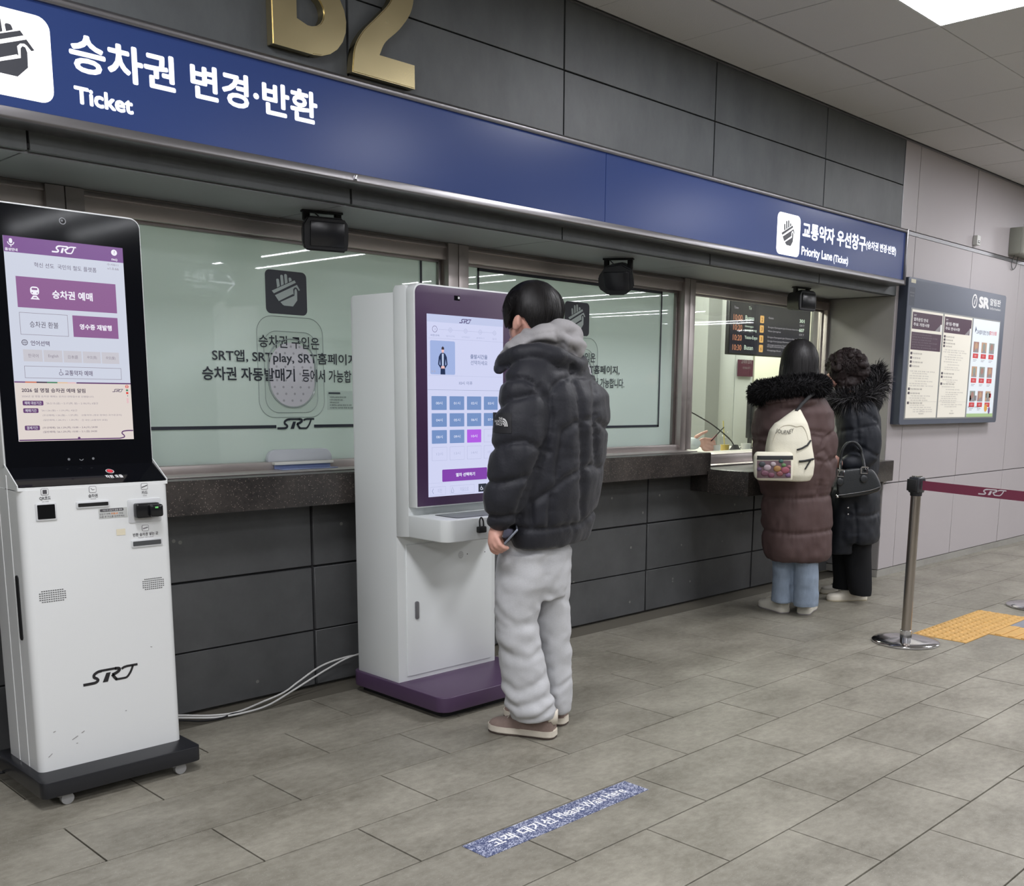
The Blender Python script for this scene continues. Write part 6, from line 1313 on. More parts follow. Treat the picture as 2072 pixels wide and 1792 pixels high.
for k, s_ in enumerate(('THE', 'NORTH', 'FACE')): wrapflat('badge_text', jack, f, -.2, px_text(s_, (1012, 1003, 1006)[k], 1020, 843.0+k*5.6, 848.0+k*5.6, .02), bw)
for k, (ra, rb) in enumerate(((4.5, 7.2), (8.6, 11.6), (13.0, 16.5))):
    n = 10; vv = [(1021+(ra if j else rb)*math.sin(a)*.62, 861-(ra if j else rb)*math.cos(a)) for j in (0, 1) for a in np.linspace(0.0, 1.57, n)]; wrapflat('badge_arc', jack, f, -.2, {'v': vv, 'f': [(i, i+1, n+i+1, n+i) for i in range(n-1)]}, bw)
# trousers
tr_ = [rings([f.ring(1085, 1078, 60, .17), f.ring(1083, 1110, 70, .175), f.ring(1082, 1140, 72, .17), f.ring(1078, 1175, 72, .15), f.ring(1074, 1205, 70, .13)], 32)]
def leg(pts): return rings([(P(u, v, dd), VR*f.k(u, v, dd, hw), VD*dp_) for u, v, dd, hw, dp_ in pts], 28)
tr_.append(leg([(1060, 1115, -.085, 50, .10), (1055, 1170, -.09, 53, .105), (1048, 1220, -.095, 47, .10), (1045, 1260, -.10, 43, .095), (1053, 1310, -.10, 45, .09), (1061, 1360, -.10, 48, .09), (1067, 1400, -.10, 50, .092), (1072, 1425, -.10, 50, .092), (1076, 1440, -.10, 47, .085), (1078, 1452, -.10, 41, .075)]))
tr_.append(leg([(1108, 1110, .075, 50, .10), (1110, 1170, .07, 45, .10), (1114, 1220, .065, 40, .095), (1117, 1260, .06, 37, .09), (1121, 1310, .06, 35, .085), (1125, 1360, .06, 31, .08), (1128, 1390, .06, 30, .08), (1130, 1412, .06, 29, .08), (1131, 1430, .06, 27, .075), (1131, 1438, .06, 24, .07)]))
trs = blob('trousers', tr_, .0075, 4, M_trs, man)
V, N = getv(trs); Q = f.rz(V); C2 = lambda pts: [(680+x/3.4467, 1000+y/3.4467) for x, y in pts]
for l_, dp_, wd_ in (([(1120, 770), (1180, 830), (1260, 870), (1340, 860), (1390, 830)], .010, .016), ([(1110, 860), (1180, 900), (1280, 900), (1390, 880)], .008, .014), ([(1150, 1040), (1240, 1090), (1340, 1110), (1430, 1080)], .012, .016), ([(1180, 1290), (1260, 1330), (1360, 1300), (1480, 1250)], .009, .016), ([(1180, 1400), (1260, 1440), (1380, 1420), (1500, 1370)], .012, .014), ([(1190, 1490), (1260, 1540), (1400, 1520), (1510, 1470)], .013, .010), ([(1400, 780), (1480, 700), (1560, 600), (1600, 500)], .008, .016), ([(1500, 700), (1570, 760), (1620, 800)], .008, .013), ([(1480, 1400), (1560, 1390), (1620, 1350)], .010, .010), ([(1330, 350), (1330, 450), (1310, 560)], .006, .02)):
    d_, _ = segdist(Q, f.line(C2(l_), -.1)); V = V-N*(dp_*.5*np.exp(-(d_/wd_)**2)-dp_*.12*np.exp(-((d_-wd_*2)/wd_)**2))[:, None]
setv(trs, V+N*(vnoise(V*np.array([16, 16, 24])+5)*.006+vnoise(V*np.array([38, 38, 50]))*.0018)[:, None])
# shoes
h1 = fl(1131, 1491, .0); t1 = fl(993, 1478, .0); d1 = np.array(t1[:2])-np.array(h1[:2]); L1 = .268
hc1 = np.array([2.622, 2.555]); dd1 = np.array([-.40, .917]); sneaker('shoe', hc1+np.array([.0, .0]), dd1, L1, man, M_shoe, M_midsole, M_outs, 1.05, 1.02, None, M_midsole)
hc2 = np.array([2.765, 2.635]); sneaker('shoe', hc2, np.array([-.33, .944]), L1, man, M_shoe, M_midsole, M_outs, 1.05, 1.02, None, M_midsole)
# phone in the hand
ph = empty('phone', 'black phone with silver edge held in the man\'s hand', 'phone'); a0_ = P(1012, 1096, -.185); a1_ = P(1040, 1067, -.235)
ax_ = a1_-a0_; ax_ = np.array(ax_)+VD*.0; La = np.linalg.norm(ax_); ax_ /= La; wdir = -VR*.62-VZ*-.42+VD*-.66; wdir -= ax_*(wdir@ax_); wdir /= np.linalg.norm(wdir); nrm = np.cross(ax_, wdir); cph = (a0_+a1_)/2+wdir*.006
ax3 = VD*.147-VR*.016+VZ*.018; ax3 /= np.linalg.norm(ax3); wd3 = VR*.049+VZ*.055; wd3 -= ax3*(wd3@ax3); wd3 /= np.linalg.norm(wd3); n3 = np.cross(ax3, wd3); cph = P(1034, 1086, -.255)+ax3*.074
Mx = Matrix(((*[ax3[0], wd3[0], n3[0], cph[0]],), (ax3[1], wd3[1], n3[1], cph[1]), (ax3[2], wd3[2], n3[2], cph[2]), (0, 0, 0, 1)))
bm = bmesh.new(); abox(bm, -.074, .074, -.035, .035, -.0042, .0042, .004, 3); bmesh.ops.transform(bm, matrix=Mx, verts=bm.verts); bmo('case', bm, M_phedge, ph)
for s_ in (-1, 1):
    bm = bmesh.new(); abox(bm, -.071, .071, -.032, .032, s_*.0046-.0005, s_*.0046+.0005); bmesh.ops.transform(bm, matrix=Mx, verts=bm.verts); bmo('glass', bm, M_phone, ph, smooth=False)
move_to(ph, tuple(cph))

# ---------------------------------------------------------------- woman in the brown coat, from behind
O2 = (5.20, 3.08); f = Frame(O2, -.30, .954); nd = f.node; P = f.P
M_coat = mat('brown_padded_coat', (80, 63, 62), rough=.62, spec=.3, bump=.08, bscale=150); M_fur = mat('black_fur', (22, 21, 23), rough=.8, spec=.2); M_jean = mat('light_denim', (136, 150, 168), rough=.9, noise_amt=.1, nscale=60, bump=.3, bscale=400, stretch=(1, 1, .3))
pc = [ico(P(1616, 738, .02), VR*.074, VZ*.105, VD*.088), ico(P(1612, 755, .07), VR*.05, VZ*.06, VD*.05)]; pc += chain([(P(1614, 765, .02), .05), (P(1610, 800, .0), .055)])
pc.append(rings([f.ring(1608, 805, 40, .13), f.ring(1608, 850, 52, .15), f.ring(1610, 930, 44, .12), f.ring(1611, 1000, 48, .14), f.ring(1611, 1060, 50, .15)]))
for sx_, u0 in ((-1, 1560), (1, 1656)): pc += chain([(P(u0, 830, 0), .04), (P(u0-4*sx_*-1, 915, .03), .034), (P(1608+sx_*28, 958, .17), .026), (P(1608+sx_*14, 965, .23), .025)])
for sx_ in (-1, 1):
    for a_ in range(4): b_ = P(1608+sx_*10, 963, .21)+VZ*(.02-.016*a_); pc += chain([(b_, .009), (b_+VD*.035-VR*.006*sx_, .0085), (b_+VD*.055-VR*.02*sx_, .0075)])
    b_ = P(1608+sx_*10, 958, .20); pc += chain([(b_, .011), (b_+VD*.03+VZ*.02, .009)])
pc += chain([(P(1588, 1060, .03), .07), (P(1584, 1140, .03), .05), (P(1583, 1200, .03), .032)]); pc += chain([(P(1632, 1060, -.03), .07), (P(1631, 1140, -.03), .05), (P(1631, 1205, -.03), .032)])
nz = P(1612, 742, .125); pc += chain([(nz+VZ*.01, .008), (nz-VZ*.01+VD*.01, .010)])
wo = blob('person', pc, .007, 3, M_skin); tag(wo, 'woman with straight black hair in long brown padded coat and light jeans, seen from behind', 'person')
hb = [ico(P(1618, 730, 0), VR*.100, VZ*.122, VD*.108), rings([(P(1617, 722, 0), VR*.095, VD*.10), (P(1617, 745, 0), VR*.108, VD*.108), (P(1617, 768, -.01), VR*.113, VD*.105), (P(1616, 786, -.01), VR*.112, VD*.09)])]
h_ = blob('hair', hb, .007, 4, M_hair, wo); V, N = getv(h_); an = np.arctan2((V-P(1617, 740, 0))@VD, (V-P(1617, 740, 0))@VR); setv(h_, V+N*(vnoise(np.stack([an*9, V[:, 2]*2.5, an*0+2], 1))*.006+vnoise(np.stack([an*30, V[:, 2]*3, an*0+2], 1))*.002)[:, None])
headhair('hair_strands', P(1618, 732, 0), VR*.101, VZ*.122, VD*.109, (.1, .99, -.1), 1700, .004, M_hair, h_, lambda dr: 1.52, down=lambda dr: .17, jit=.03, lift=1.02)
ct = [rings([f.ring(1608, 790, 40, .13), f.ring(1606, 808, 62, .19), f.ring(1606, 832, 78, .235), f.ring(1606, 870, 83, .25), f.ring(1607, 920, 83, .25), f.ring(1609, 965, 77, .235), f.ring(1610, 985, 70, .215), f.ring(1611, 1005, 69, .21), f.ring(1612, 1050, 69, .205), f.ring(1612, 1090, 69, .205), f.ring(1613, 1118, 66, .195), f.ring(1614, 1130, 60, .18)], 40, 2.3)]
ct += chain([nd(1655, 835, -.03, 24), nd(1668, 885, -.04, 27), nd(1668, 935, -.02, 26), nd(1655, 972, .06, 23), nd(1630, 975, .17, 18)], 16); ct += chain([nd(1552, 835, 0, 24), nd(1546, 885, -.0, 25), nd(1548, 935, .03, 24), nd(1568, 965, .12, 20), nd(1590, 970, .2, 17)], 16)
ct += [f.ell(1598, 812, -.10, .155, .05, .10, .04)]
coat = blob('coat', ct, .009, 3, M_coat, wo)
WZ = lambda pts: [(1460+x/2.89, 660+y/2.89) for x, y in pts]
SE = [(f.line(WZ(l_), -.1), None) for l_ in ([(200, 1000), (400, 1003), (680, 990)], [(200, 1195), (420, 1208), (660, 1195)], [(500, 610), (600, 620), (560, 740)], [(520, 760), (590, 720), (640, 790)], [(170, 660), (240, 640), (330, 610)], [(250, 470), (400, 440), (540, 405)], [(600, 760), (570, 850), (560, 990)])]
SE += [(f.line([(1695, 870), (1665, 885), (1640, 880)], -.1), None), (f.line([(1700, 925), (1665, 935), (1640, 925)], -.1), None), (f.line([(1520, 890), (1545, 900), (1570, 895)], -.1), None)]
quilt(coat, f, SE, .009, .012, .006, .08, .005)
fn = [nd(1534, 800, -.02, 17), nd(1538, 792, -.10, 20), nd(1565, 788, -.16, 20), nd(1600, 781, -.18, 20), nd(1638, 778, -.165, 20), nd(1660, 780, -.09, 17), nd(1662, 780, .02, 16), nd(1640, 776, .12, 15), nd(1600, 780, .16, 15), nd(1555, 786, .12, 15), nd(1534, 800, -.02, 16)]
fb_ = blob('fur_trim', chain(fn, 14), .010, 2, M_fur, wo); fur('fur_pile', fn, 9000, .026, .0045, M_fur, fb_, droop=.1)
def jeanleg(pts): return rings([(P(u, v, dd), VR*f.k(u, v, dd, hw), VD*dp_) for u, v, dd, hw, dp_ in pts], 26)
jn = blob('jeans', [jeanleg([(1590, 1090, .03, 28, .09), (1585, 1130, .03, 22, .08), (1584, 1170, .03, 20, .072), (1582, 1200, .03, 21, .07), (1581, 1217, .03, 22, .07)]), jeanleg([(1625, 1090, -.03, 30, .09), (1630, 1130, -.03, 26, .085), (1631, 1170, -.03, 25, .08), (1631, 1200, -.03, 25, .075), (1631, 1225, -.03, 25, .075)])], .006, 2, M_jean, wo)
wrinkle(jn, .004, 20, (1, 1, 1.5)); V, N = getv(jn)
for zc_ in (P(1581, 1217, .03)[2], ): setv(jn, V-N*(.003*np.exp(-((V[:, 2]-zc_)/.005)**2))[:, None])
M_wsh = mat('white_shoe', (216, 212, 200), rough=.55, noise_amt=.04); M_gsole = mat('grey_sole', (150, 144, 144), rough=.6)
a_ = fl(1590, 1241, 0); sneaker('shoe', (a_[0], a_[1]), tuple((VR*-.42+VD*.9)[:2]), .25, wo, M_wsh, M_wsh, M_gsole, 1.15, 1.0)
a_ = fl(1624, 1244, 0); sneaker('shoe', (a_[0], a_[1]), tuple((VR*.38+VD*.92)[:2]), .25, wo, M_wsh, M_wsh, M_gsole, 1.15, 1.0)
# backpack
bp = empty('backpack', 'cream backpack with clear front pocket hanging on the brown coat', 'backpack'); M_bag = mat('cream_canvas', (222, 218, 200), rough=.8, bump=.15, bscale=200)
bd = -.30
def bring(u, v, hw, dp_, dd): return (P(u, v, dd), VR*f.k(u, v, dd, hw), VD*dp_)
bb2 = blob('bag_body', [rings([bring(1613, 828, 6, .03, bd+.03), bring(1607, 842, 19, .045, bd+.02), bring(1600, 856, 33, .06, bd), bring(1598, 872, 40, .07, bd), bring(1597, 892, 44, .08, bd), bring(1597, 915, 48, .085, bd), bring(1596, 940, 51, .088, bd), bring(1596, 960, 49, .085, bd), bring(1598, 972, 40, .07, bd)], 32, 2.8)], .006, 4, M_bag, bp)
wrinkle(bb2, .005, 14)
pkt = blob('front_pocket', [rings([bring(1566, 914, 36, .02, bd-.10), bring(1565, 922, 40, .032, bd-.10), bring(1564, 950, 40, .036, bd-.10), bring(1565, 966, 38, .032, bd-.10), bring(1568, 972, 34, .02, bd-.10)], 30, 4.)], .006, 3, M_bag, bp)
bpy.context.view_layer.update()
def wrap_poly(name, o, pts, m, parent, off=.003, dd=bd-.1):
    tr3 = tessellate_polygon([[Vector((p[0], p[1], 0)) for p in pts]]); vs = [onto(o, f.P(u, v, dd), off=off) for u, v in pts]; return pyd(name, vs, [tuple(t) for t in tr3], m, parent)
patch('clear_window', pkt, f, 1530, 1598, 931, 966, mat('pocket_inside', (108, 86, 92), rough=.3), bd-.1, 12, 8, .002, bp)
for k, (u_, v_, r_, c_) in enumerate(((1540, 938, 7, (60, 66, 70)), (1550, 945, 8, (168, 152, 158)), (1562, 938, 6, (180, 166, 170)), (1570, 947, 8, (160, 120, 70)), (1583, 940, 5, (96, 130, 84)), (1586, 950, 9, (150, 80, 94)), (1575, 957, 7, (130, 74, 78)), (1592, 960, 6, (112, 84, 122)), (1545, 956, 8, (108, 68, 84)), (1558, 960, 7, (110, 60, 80)), (1578, 932, 5, (60, 96, 90)), (1534, 948, 5, (90, 70, 96)), (1594, 943, 4, (156, 104, 112)))):
    c0 = onto(pkt, f.P(u_, v_, bd-.1), off=.002); k_ = f.k(u_, v_, bd-.1, r_); V_, F_ = ico(c0, VR*k_, VZ*k_*.8, VD*.006, 2); o = pyd('pocket_toy', V_, F_, mat('toy_%d' % k, c_, rough=.5), pkt, smooth=True, angle=180)
patch('clear_pocket_film', pkt, f, 1529, 1599, 930, 967, M_pvc, bd-.1, 12, 8, .012, bp)
patch('zip_band', pkt, f, 1525, 1603, 921, 929, mat('zip_black', (30, 30, 32), rough=.6), bd-.1, 12, 3, .004, bp)
F2 = px_text('JOURNEY', 1566, 1600, 868, 879, .0, 0, 3); F2['v'] = [(u, v+4*math.sin((u-1566)/34*3.14)-3) for u, v in F2['v']]
wrapflat('bag_lettering', bb2, f, bd, F2, mat('bag_ink', (60, 58, 56)), .004)
tube('strap', [Vector(P(u, v, dd)) for u, v, dd in ((1611, 832, bd), (1622, 818, -.27), (1638, 802, -.21), (1650, 794, -.15))], .010, mat('strap_black', (28, 28, 30), rough=.7), bp, n=8)
tube('side_strap', [Vector(onto(bb2, f.P(u, v, bd), off=.006)) for u, v in ((1606, 908), (1616, 905), (1628, 899), (1636, 890))], .005, mat('strap_black', (28, 28, 30)), bp, n=6)
tube('side_strap', [Vector(onto(bb2, f.P(u, v, bd), off=.006)) for u, v in ((1610, 931), (1622, 930), (1634, 928), (1641, 927))], .006, mat('strap_black', (28, 28, 30)), bp, n=6)
tube('side_strap', [Vector(onto(bb2, f.P(u, v, bd), off=.006)) for u, v in ((1634, 930), (1628, 938), (1622, 947))], .004, mat('strap_black', (28, 28, 30)), bp, n=6)
tube('piping', [Vector(onto(bb2, f.P(u, v, bd), off=.001)) for u, v in spline([(1560, 892), (1566, 876), (1578, 862), (1594, 859), (1606, 862), (1618, 861), (1626, 872), (1631, 890)], 4)], .0022, mat('piping_cream', (200, 194, 176), rough=.7), bp, n=6)
move_to(bp, tuple(P(1590, 960, bd)))

# ---------------------------------------------------------------- woman in black with fur hood, in profile
O3 = (5.80, 3.07); f = Frame(O3, -.95, .30); nd = f.node; P = f.P
M_bc = mat('black_padded_coat', (30, 33, 40), rough=.6, spec=.3, bump=.08, bscale=150); M_bt = mat('black_trousers', (22, 23, 26), rough=.8, spec=.2); M_gf = mat('grey_black_fur', (74, 72, 74), rough=.7)
pc = [ico(P(1706, 744, 0), VR*.088, VZ*.108, VD*.074), ico(P(1690, 765, 0), VR*.055, VZ*.055, VD*.05)]; pc += chain([(P(1712, 770, 0), .05), (P(1722, 805, 0), .055)])
nz = P(1676, 757, 0); pc += chain([(nz+VZ*.012+VR*.01, .009), (nz-VZ*.01, .011)])
pc.append(rings([f.ring(1732, 808, 26, .13), f.ring(1735, 850, 32, .15), f.ring(1735, 930, 32, .13), f.ring(1728, 1000, 36, .15), f.ring(1726, 1060, 36, .15)]))
pc += chain([(P(1748, 830, -.15), .04), (P(1756, 915, -.19), .033), (P(1712, 938, -.22), .026), (P(1700, 936, -.22), .024)]); pc += chain([(P(1742, 830, .15), .04), (P(1745, 915, .18), .033), (P(1708, 930, .16), .026), (P(1692, 925, .14), .024)])
for dd0, u0, v0 in ((-.22, 1697, 936), (.14, 1690, 925)):
    for a_ in range(4): b_ = P(u0, v0, dd0)+VZ*(.022-.015*a_); pc += chain([(b_, .009), (b_-VR*.03, .0085), (b_-VR*.042+VD*.015-VZ*.006, .0075)])
    b_ = P(u0, v0, dd0)+VZ*.02; pc += chain([(b_, .011), (b_-VR*.02+VZ*.018, .009)])
pc += chain([(P(1735, 1060, -.06), .07), (P(1738, 1140, -.06), .048), (P(1744, 1198, -.06), .03)]); pc += chain([(P(1712, 1060, .08), .07), (P(1710, 1130, .08), .048), (P(1712, 1190, .08), .034)])
w3 = blob('person', pc, .007, 3, M_skin); tag(w3, 'woman with curly dark hair in black padded coat with fur hood and white sneakers', 'person')
hb = [f.ell(1714, 738, 0, .108, .092, .095), f.ell(1700, 752, 0, .075, .085, .082), f.ell(1735, 752, 0, .075, .085, .085), f.ell(1715, 775, 0, .085, .06, .08)]; rr_ = np.random.default_rng(2)
for _ in range(46):
    a_ = rr_.uniform(-.2, 3.4); t_ = rr_.uniform(-1, 1); C_ = P(1714, 742, 0)+VR*math.cos(a_)*.105*math.sqrt(1-t_*t_*.6)+VZ*math.sin(a_)*.095*math.sqrt(1-t_*t_*.6)+VD*t_*.09; hb.append(ico(C_, VR*rr_.uniform(.018, .028), VZ*rr_.uniform(.016, .026), VD*.022, 2))
h_ = blob('hair', hb, .006, 2, M_hairb, w3); wrinkle(h_, .005, 55, ridge=True)
headhair('hair_strands', P(1714, 742, 0), VR*.108, VZ*.098, VD*.1, (.2, .97, 0), 900, .004, M_hairb, h_, lambda dr: 1.9-.2*dr[0], jit=.4, curl=.009, seg=14, lift=1.0)
ct = [rings([f.ring(1728, 800, 30, .14), f.ring(1732, 818, 42, .2), f.ring(1736, 845, 47, .23), f.ring(1737, 900, 48, .24), f.ring(1736, 945, 44, .22), f.ring(1735, 965, 42, .215), f.ring(1731, 1000, 50, .23), f.ring(1729, 1050, 52, .24), f.ring(1729, 1080, 51, .24), f.ring(1729, 1092, 47, .22)], 36, 2.3)]
ct += [rings([(P(1722, 990, -.10), VR*.10, VD*.12), (P(1708, 1050, -.10), VR*.085, VD*.11), (P(1702, 1100, -.10), VR*.07, VD*.09), (P(1702, 1118, -.10), VR*.062, VD*.07)], 24, 2.6)]
ct += chain([nd(1752, 832, -.15, 22), nd(1758, 880, -.18, 24), nd(1757, 918, -.19, 23), nd(1735, 933, -.21, 19), nd(1716, 937, -.22, 15)], 16); ct += chain([nd(1745, 832, .16, 22), nd(1750, 900, .19, 22), nd(1728, 928, .18, 18), nd(1712, 930, .16, 15)], 16)
ct += [f.ell(1762, 800, 0, .062, .10, .12, .1), f.ell(1772, 812, -.02, .035, .06, .07)]
coat = blob('coat', ct, .009, 3, M_bc, w3)
SE = [(f.line(WZ(l_), -.12), None) for l_ in ([(690, 470), (780, 480), (900, 560)], [(700, 610), (790, 590), (900, 570)], [(760, 450), (765, 560), (770, 700)], [(700, 900), (800, 910), (920, 905)], [(700, 1090), (820, 1100), (930, 1090)], [(750, 1030), (760, 1150), (765, 1300)], [(770, 690), (850, 740), (900, 760)])]
quilt(coat, f, SE, .009, .011, .005, .07, .004)
for v_ in (1027, 1040): V_, F_ = ball(P(1716, v_, -.235), .006); pyd('snap', V_, F_, M_chrome, w3, smooth=True, angle=180)
fn = [nd(1768, 746, .06, 10), nd(1779, 760, .02, 12), nd(1777, 782, -.08, 14), nd(1760, 798, -.14, 14), nd(1735, 806, -.165, 14), nd(1708, 809, -.13, 13), nd(1694, 812, -.05, 12), nd(1695, 810, .05, 11), nd(1715, 800, .13, 11), nd(1750, 785, .14, 11), nd(1768, 746, .06, 10)]
fb_ = blob('fur_trim', chain(fn, 12), .010, 2, M_fur, w3); fur('fur_pile', fn, 2600, .062, .004, M_fur, fb_, droop=.25, seed=8); fur('fur_tips', fn, 1500, .075, .0028, M_gf, fb_, droop=.25, seed=9)
def leg3(pts): return rings([(P(u, v, dd), VR*f.k(u, v, dd, hw), VD*dp_) for u, v, dd, hw, dp_ in pts], 24)
tb = blob('trousers', [leg3([(1735, 1060, -.05, 34, .11), (1735, 1110, -.06, 27, .09), (1737, 1160, -.06, 25, .08), (1739, 1190, -.06, 23, .075), (1741, 1203, -.06, 20, .07)]), leg3([(1712, 1060, .08, 30, .1), (1708, 1120, .08, 24, .08), (1708, 1170, .08, 22, .075), (1706, 1190, .08, 22, .075)])], .007, 2, M_bt, w3); wrinkle(tb, .005, 16, (1, 1, .6))
M_ws2 = mat('cream_sneaker', (224, 218, 204), rough=.5, noise_amt=.03)
a_ = P(1757, 1212, -.06); b3 = VR*-.985-VD*.17; a_ = fl(1752, 1213, 0); sneaker('shoe', (a_[0], a_[1]), tuple(b3[:2]), .262, w3, M_ws2, M_ws2, mat('sole_cream', (196, 186, 160), rough=.6), 1.0, .95)
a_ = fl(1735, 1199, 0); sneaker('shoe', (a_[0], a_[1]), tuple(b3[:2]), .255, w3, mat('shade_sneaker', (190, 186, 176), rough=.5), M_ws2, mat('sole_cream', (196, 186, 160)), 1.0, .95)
# handbag on her arm
hbg = empty('handbag', 'black leather handbag with two handles hanging from the forearm of the woman in black', 'handbag'); M_lea = mat('black_leather', (34, 37, 40), rough=.34, spec=.5, bump=.15, bscale=220); hd_ = -.31
ol = [(1695, 955), (1706, 949), (1735, 946), (1760, 946), (1771, 953), (1780, 972), (1785, 986), (1780, 994), (1760, 1000), (1725, 1006), (1702, 1009), (1694, 1003), (1692, 980)]
A_ = [P(u, v, hd_-.045) for u, v in ol]; cA = sum(A_)/len(A_); B_ = [P(u, v, hd_+.045) for u, v in ol]
vs = []; fs = []
lay = [(hd_-.058, .90), (hd_-.052, .97), (hd_-.03, 1.0), (hd_+.03, 1.0), (hd_+.052, .97), (hd_+.058, .90)]; n = len(ol)
for dd_, k_ in lay:
    c0 = P(1738, 978, dd_)
    for u, v in ol: vs.append(c0+(P(u, v, dd_)-c0)*k_)
for i in range(len(lay)-1):
    for j in range(n): fs.append((i*n+j, i*n+(j+1) % n, (i+1)*n+(j+1) % n, (i+1)*n+j))
fs.append(tuple(range(n))[::-1]); fs.append(tuple(range((len(lay)-1)*n, len(lay)*n)))
bo = pyd('bag_body', vs, fs, M_lea, hbg, smooth=True, angle=60); md = bo.modifiers.new('s', 'SUBSURF'); md.levels = md.render_levels = 2
for dd_ in (hd_-.062, hd_+.062):
    tube('handle', spline([Vector(P(u, v, dd_ if v > 935 else dd_*.0+hd_+(.06 if dd_ > hd_ else .02))) for u, v in ((1701, 957), (1701, 935), (1704, 912), (1714, 897), (1728, 894), (1740, 905), (1745, 922), (1750, 952))], 6), .0085, M_lea, hbg, n=8)
    for u, v in ((1701, 957), (1749, 951)):
        c0 = P(u, v, dd_-(.004 if dd_ < hd_ else -.004)); k_ = tube('buckle', [Vector(c0-VR*.018+VZ*.018), Vector(c0+VR*.018+VZ*.018), Vector(c0+VR*.018-VZ*.018), Vector(c0-VR*.018-VZ*.018), Vector(c0-VR*.018+VZ*.018)], .0042, M_chrome, hbg, n=6)
        V_, F_ = ico(c0-VZ*.05, VR*.022, VZ*.024, VD*.004, 2); pyd('leather_tab', V_, F_, M_lea, hbg, smooth=True, angle=180)
tube('piping', spline([Vector(P(u, v, hd_-.060)) for u, v in ((1697, 1002), (1725, 998), (1760, 992), (1781, 985))], 5), .003, mat('piping_black', (20, 21, 23), rough=.3), hbg, n=6)
V_, F_ = ball(P(1694, 1004, hd_-.05), .011); pyd('zip_pull', V_, F_, M_chrome, hbg, smooth=True, angle=180)
move_to(hbg, tuple(P(1738, 1005, hd_)))

# ---------------------------------------------------------------- clerk behind the glass: mostly hidden by the frosted pane, hand with a phone in view
O4 = (5.46, 4.62); f = Frame(O4, .55, -.83); P = lambda u, v, y: np.array(wy(u, v, y))
Z = lambda x, y, z: np.array([x, y, z])
pc = [ico(Z(5.42, 4.62, 1.28), (.075, 0, 0), (0, .09, 0), (0, 0, .11)), ico(Z(5.42, 4.57, 1.22), (.05, 0, 0), (0, .05, 0), (0, 0, .06))]; pc += chain([(Z(5.42, 4.62, 1.18), .05), (Z(5.42, 4.64, 1.08), .055)]); pc += chain([(Z(5.42, 4.535, 1.28), .009), (Z(5.42, 4.525, 1.262), .011)])
for sx_ in (-1, 1): pc.append(ico(Z(5.42+sx_*.077, 4.62, 1.27), (.01, 0, 0), (0, .014, 0), (0, 0, .03)))
pc.append(rings([(Z(5.42, 4.66, 1.10), (.13, 0, 0), (0, .07, 0)), (Z(5.42, 4.68, 1.0), (.15, 0, 0), (0, .09, 0)), (Z(5.42, 4.80, .70), (.13, 0, 0), (0, .09, 0)), (Z(5.42, 4.82, .48), (.15, 0, 0), (0, .12, 0))]))
wr4 = P(1408, 897, 4.19); pc += chain([(Z(5.58, 4.68, 1.05), .04), (Z(5.60, 4.50, .93), .034), (wr4+Z(-.05, .03, 0), .027), (wr4, .026)])
pc += chain([(Z(5.26, 4.68, 1.05), .04), (Z(5.20, 4.52, .90), .034), (Z(5.34, 4.28, .91), .026)]); 
for a_ in range(4): b_ = Z(5.35+.016*a_, 4.25, .905); pc += chain([(b_, .009), (b_+Z(.01, -.04, -.005), .0085), (b_+Z(.012, -.065, -.014), .0075)])
pc += chain([(Z(5.34, 4.27, .91), .02), (Z(5.38, 4.24, .905), .02), (Z(5.40, 4.25, .915), .011), (Z(5.425, 4.22, .92), .009)])
pc.append(ico(P(1420, 895, 4.17), (.045, 0, 0), (0, .016, 0), (.01, 0, .032)))
for a_, pts in enumerate((((1426, 888), (1438, 889), (1446, 893)), ((1427, 895), (1440, 898), (1447, 900)), ((1426, 902), (1438, 906), (1445, 907)), ((1423, 908), (1434, 913), (1441, 913)))): pc += chain([(P(u, v, 4.155-.004*i), .0125-.0015*i) for i, (u, v) in enumerate(pts)])
pc += chain([(P(1408, 884, 4.18), .014), (P(1420, 877, 4.17), .011), (P(1431, 872, 4.165), .009)])
for sx_ in (-1, 1): pc += chain([(Z(5.42+sx_*.09, 4.80, .50), .075), (Z(5.42+sx_*.10, 4.90+.0, .47), .06), (Z(5.42+sx_*.1, 4.90, .08), .04)])
cl = blob('person', pc, .007, 3, M_skin); tag(cl, 'seated ticket clerk behind the glass, hand holding a phone beside the paper cup', 'person')
ub = blob('uniform', [rings([(Z(5.42, 4.64, 1.12), (.09, 0, 0), (0, .07, 0)), (Z(5.42, 4.67, 1.06), (.20, 0, 0), (0, .11, 0)), (Z(5.42, 4.70, .95), (.19, 0, 0), (0, .125, 0)), (Z(5.42, 4.80, .66), (.17, 0, 0), (0, .13, 0)), (Z(5.42, 4.82, .47), (.18, 0, 0), (0, .15, 0))])]+chain([(Z(5.60, 4.67, 1.03), .058), (Z(5.62, 4.50, .93), .05), (wr4+Z(-.085, .05, 0), .042), (wr4+Z(-.035, .022, 0), .038)])+chain([(Z(5.24, 4.67, 1.03), .058), (Z(5.18, 4.52, .91), .05), (Z(5.30, 4.33, .92), .042)])+chain([(Z(5.33, 4.80, .52), .09), (Z(5.32, 4.92, .48), .075), (Z(5.32, 4.92, .10), .055)])+chain([(Z(5.51, 4.80, .52), .09), (Z(5.52, 4.92, .48), .075), (Z(5.52, 4.92, .10), .055)]), .010, 3, mat('navy_uniform', (44, 46, 58), rough=.8), cl)
blob('cuff', chain([(wr4+Z(-.045, .01, .0), .043), (wr4+Z(-.012, .0, .0), .041)]), .006, 2, mat('pale_cuff', (206, 210, 212), rough=.6), cl)
blob('hair', [ico(Z(5.42, 4.64, 1.31), (.088, 0, 0), (0, .098, 0), (0, 0, .098))], .008, 3, M_hair, cl)
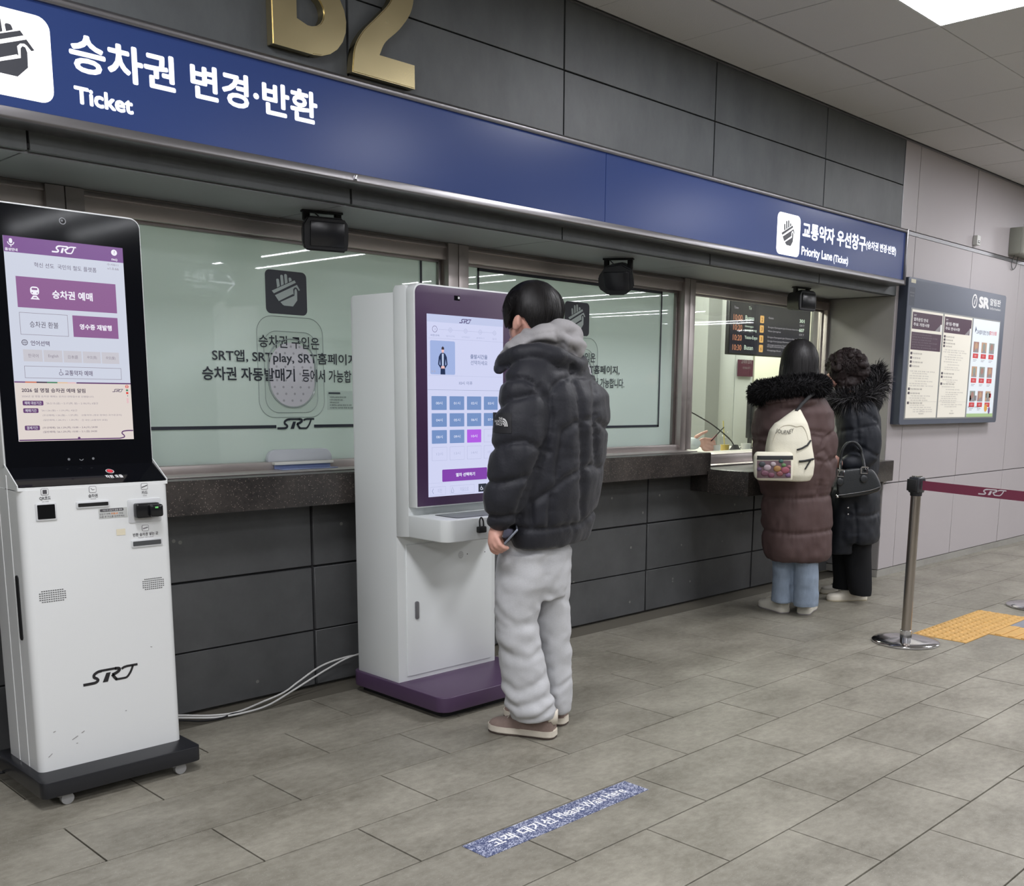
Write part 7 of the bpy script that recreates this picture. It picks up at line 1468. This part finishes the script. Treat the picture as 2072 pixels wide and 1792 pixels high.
for sx_ in (-1, 1): V_, F_ = ball((5.42+sx_*.03, 4.535, 1.285), .010); pyd('eye', V_, F_, mat('eye_white', (228, 224, 218)), cl, smooth=True, angle=180)
for sx_ in (-1, 1): sneaker('shoe', (5.42+sx_*.1, 4.97), (0, -1), .27, cl, M_bt, M_bt, M_bt)
a = P(1434, 896, 4.16); b = P(1462, 866, 4.15); ph = empty('phone', 'pink-backed phone held by the clerk behind the clear window', 'phone'); ax_ = (b-a)/np.linalg.norm(b-a); wv = np.cross(ax_, Z(0, 1, 0)); wv = wv/np.linalg.norm(wv)*.6+Z(0, -.8, 0); wv /= np.linalg.norm(wv); n3 = np.cross(ax_, wv); c0 = (a+b)/2
Mx = Matrix(((ax_[0], wv[0], n3[0], c0[0]), (ax_[1], wv[1], n3[1], c0[1]), (ax_[2], wv[2], n3[2], c0[2]), (0, 0, 0, 1)))
bm = bmesh.new(); abox(bm, -.075, .075, -.035, .035, -.002, .005, .003, 2); bmesh.ops.transform(bm, matrix=Mx, verts=bm.verts); bmo('case', bm, M_black, ph)
for s_ in (-1, 1):
    bm = bmesh.new(); abox(bm, -.072, -.01, -.032, .032, (.0055 if s_ > 0 else -.003), (.0065 if s_ > 0 else -.002)); bmesh.ops.transform(bm, matrix=Mx, verts=bm.verts); bmo('phone_back', bm, mat('phone_pink', (224, 110, 120), rough=.4), ph)
move_to(ph, tuple(c0))
# office chair for the clerk
oc = empty('office_chair', 'dark office chair under the seated clerk behind the frosted pane', 'chair'); box('seat', 5.20, 5.64, 4.66, 5.08, .40, .435, M_black, oc, .01); box('backrest', 5.22, 5.62, 5.03, 5.08, .5, .95, M_black, oc, .015); lathe('column', [(.0, .05), (.025, .05), (.025, .41), (.0, .41)], (5.42, 4.87, 0), M_steeld, oc, 16)
for k in range(5): a_ = k*1.2566+.3; tube('leg', [Vector((5.42, 4.87, .06)), Vector((5.42+.22*math.cos(a_), 4.87+.22*math.sin(a_), .03))], .018, M_matblack, oc, n=8)
move_to(oc, (5.42, 4.87, 0))
print('DONE')
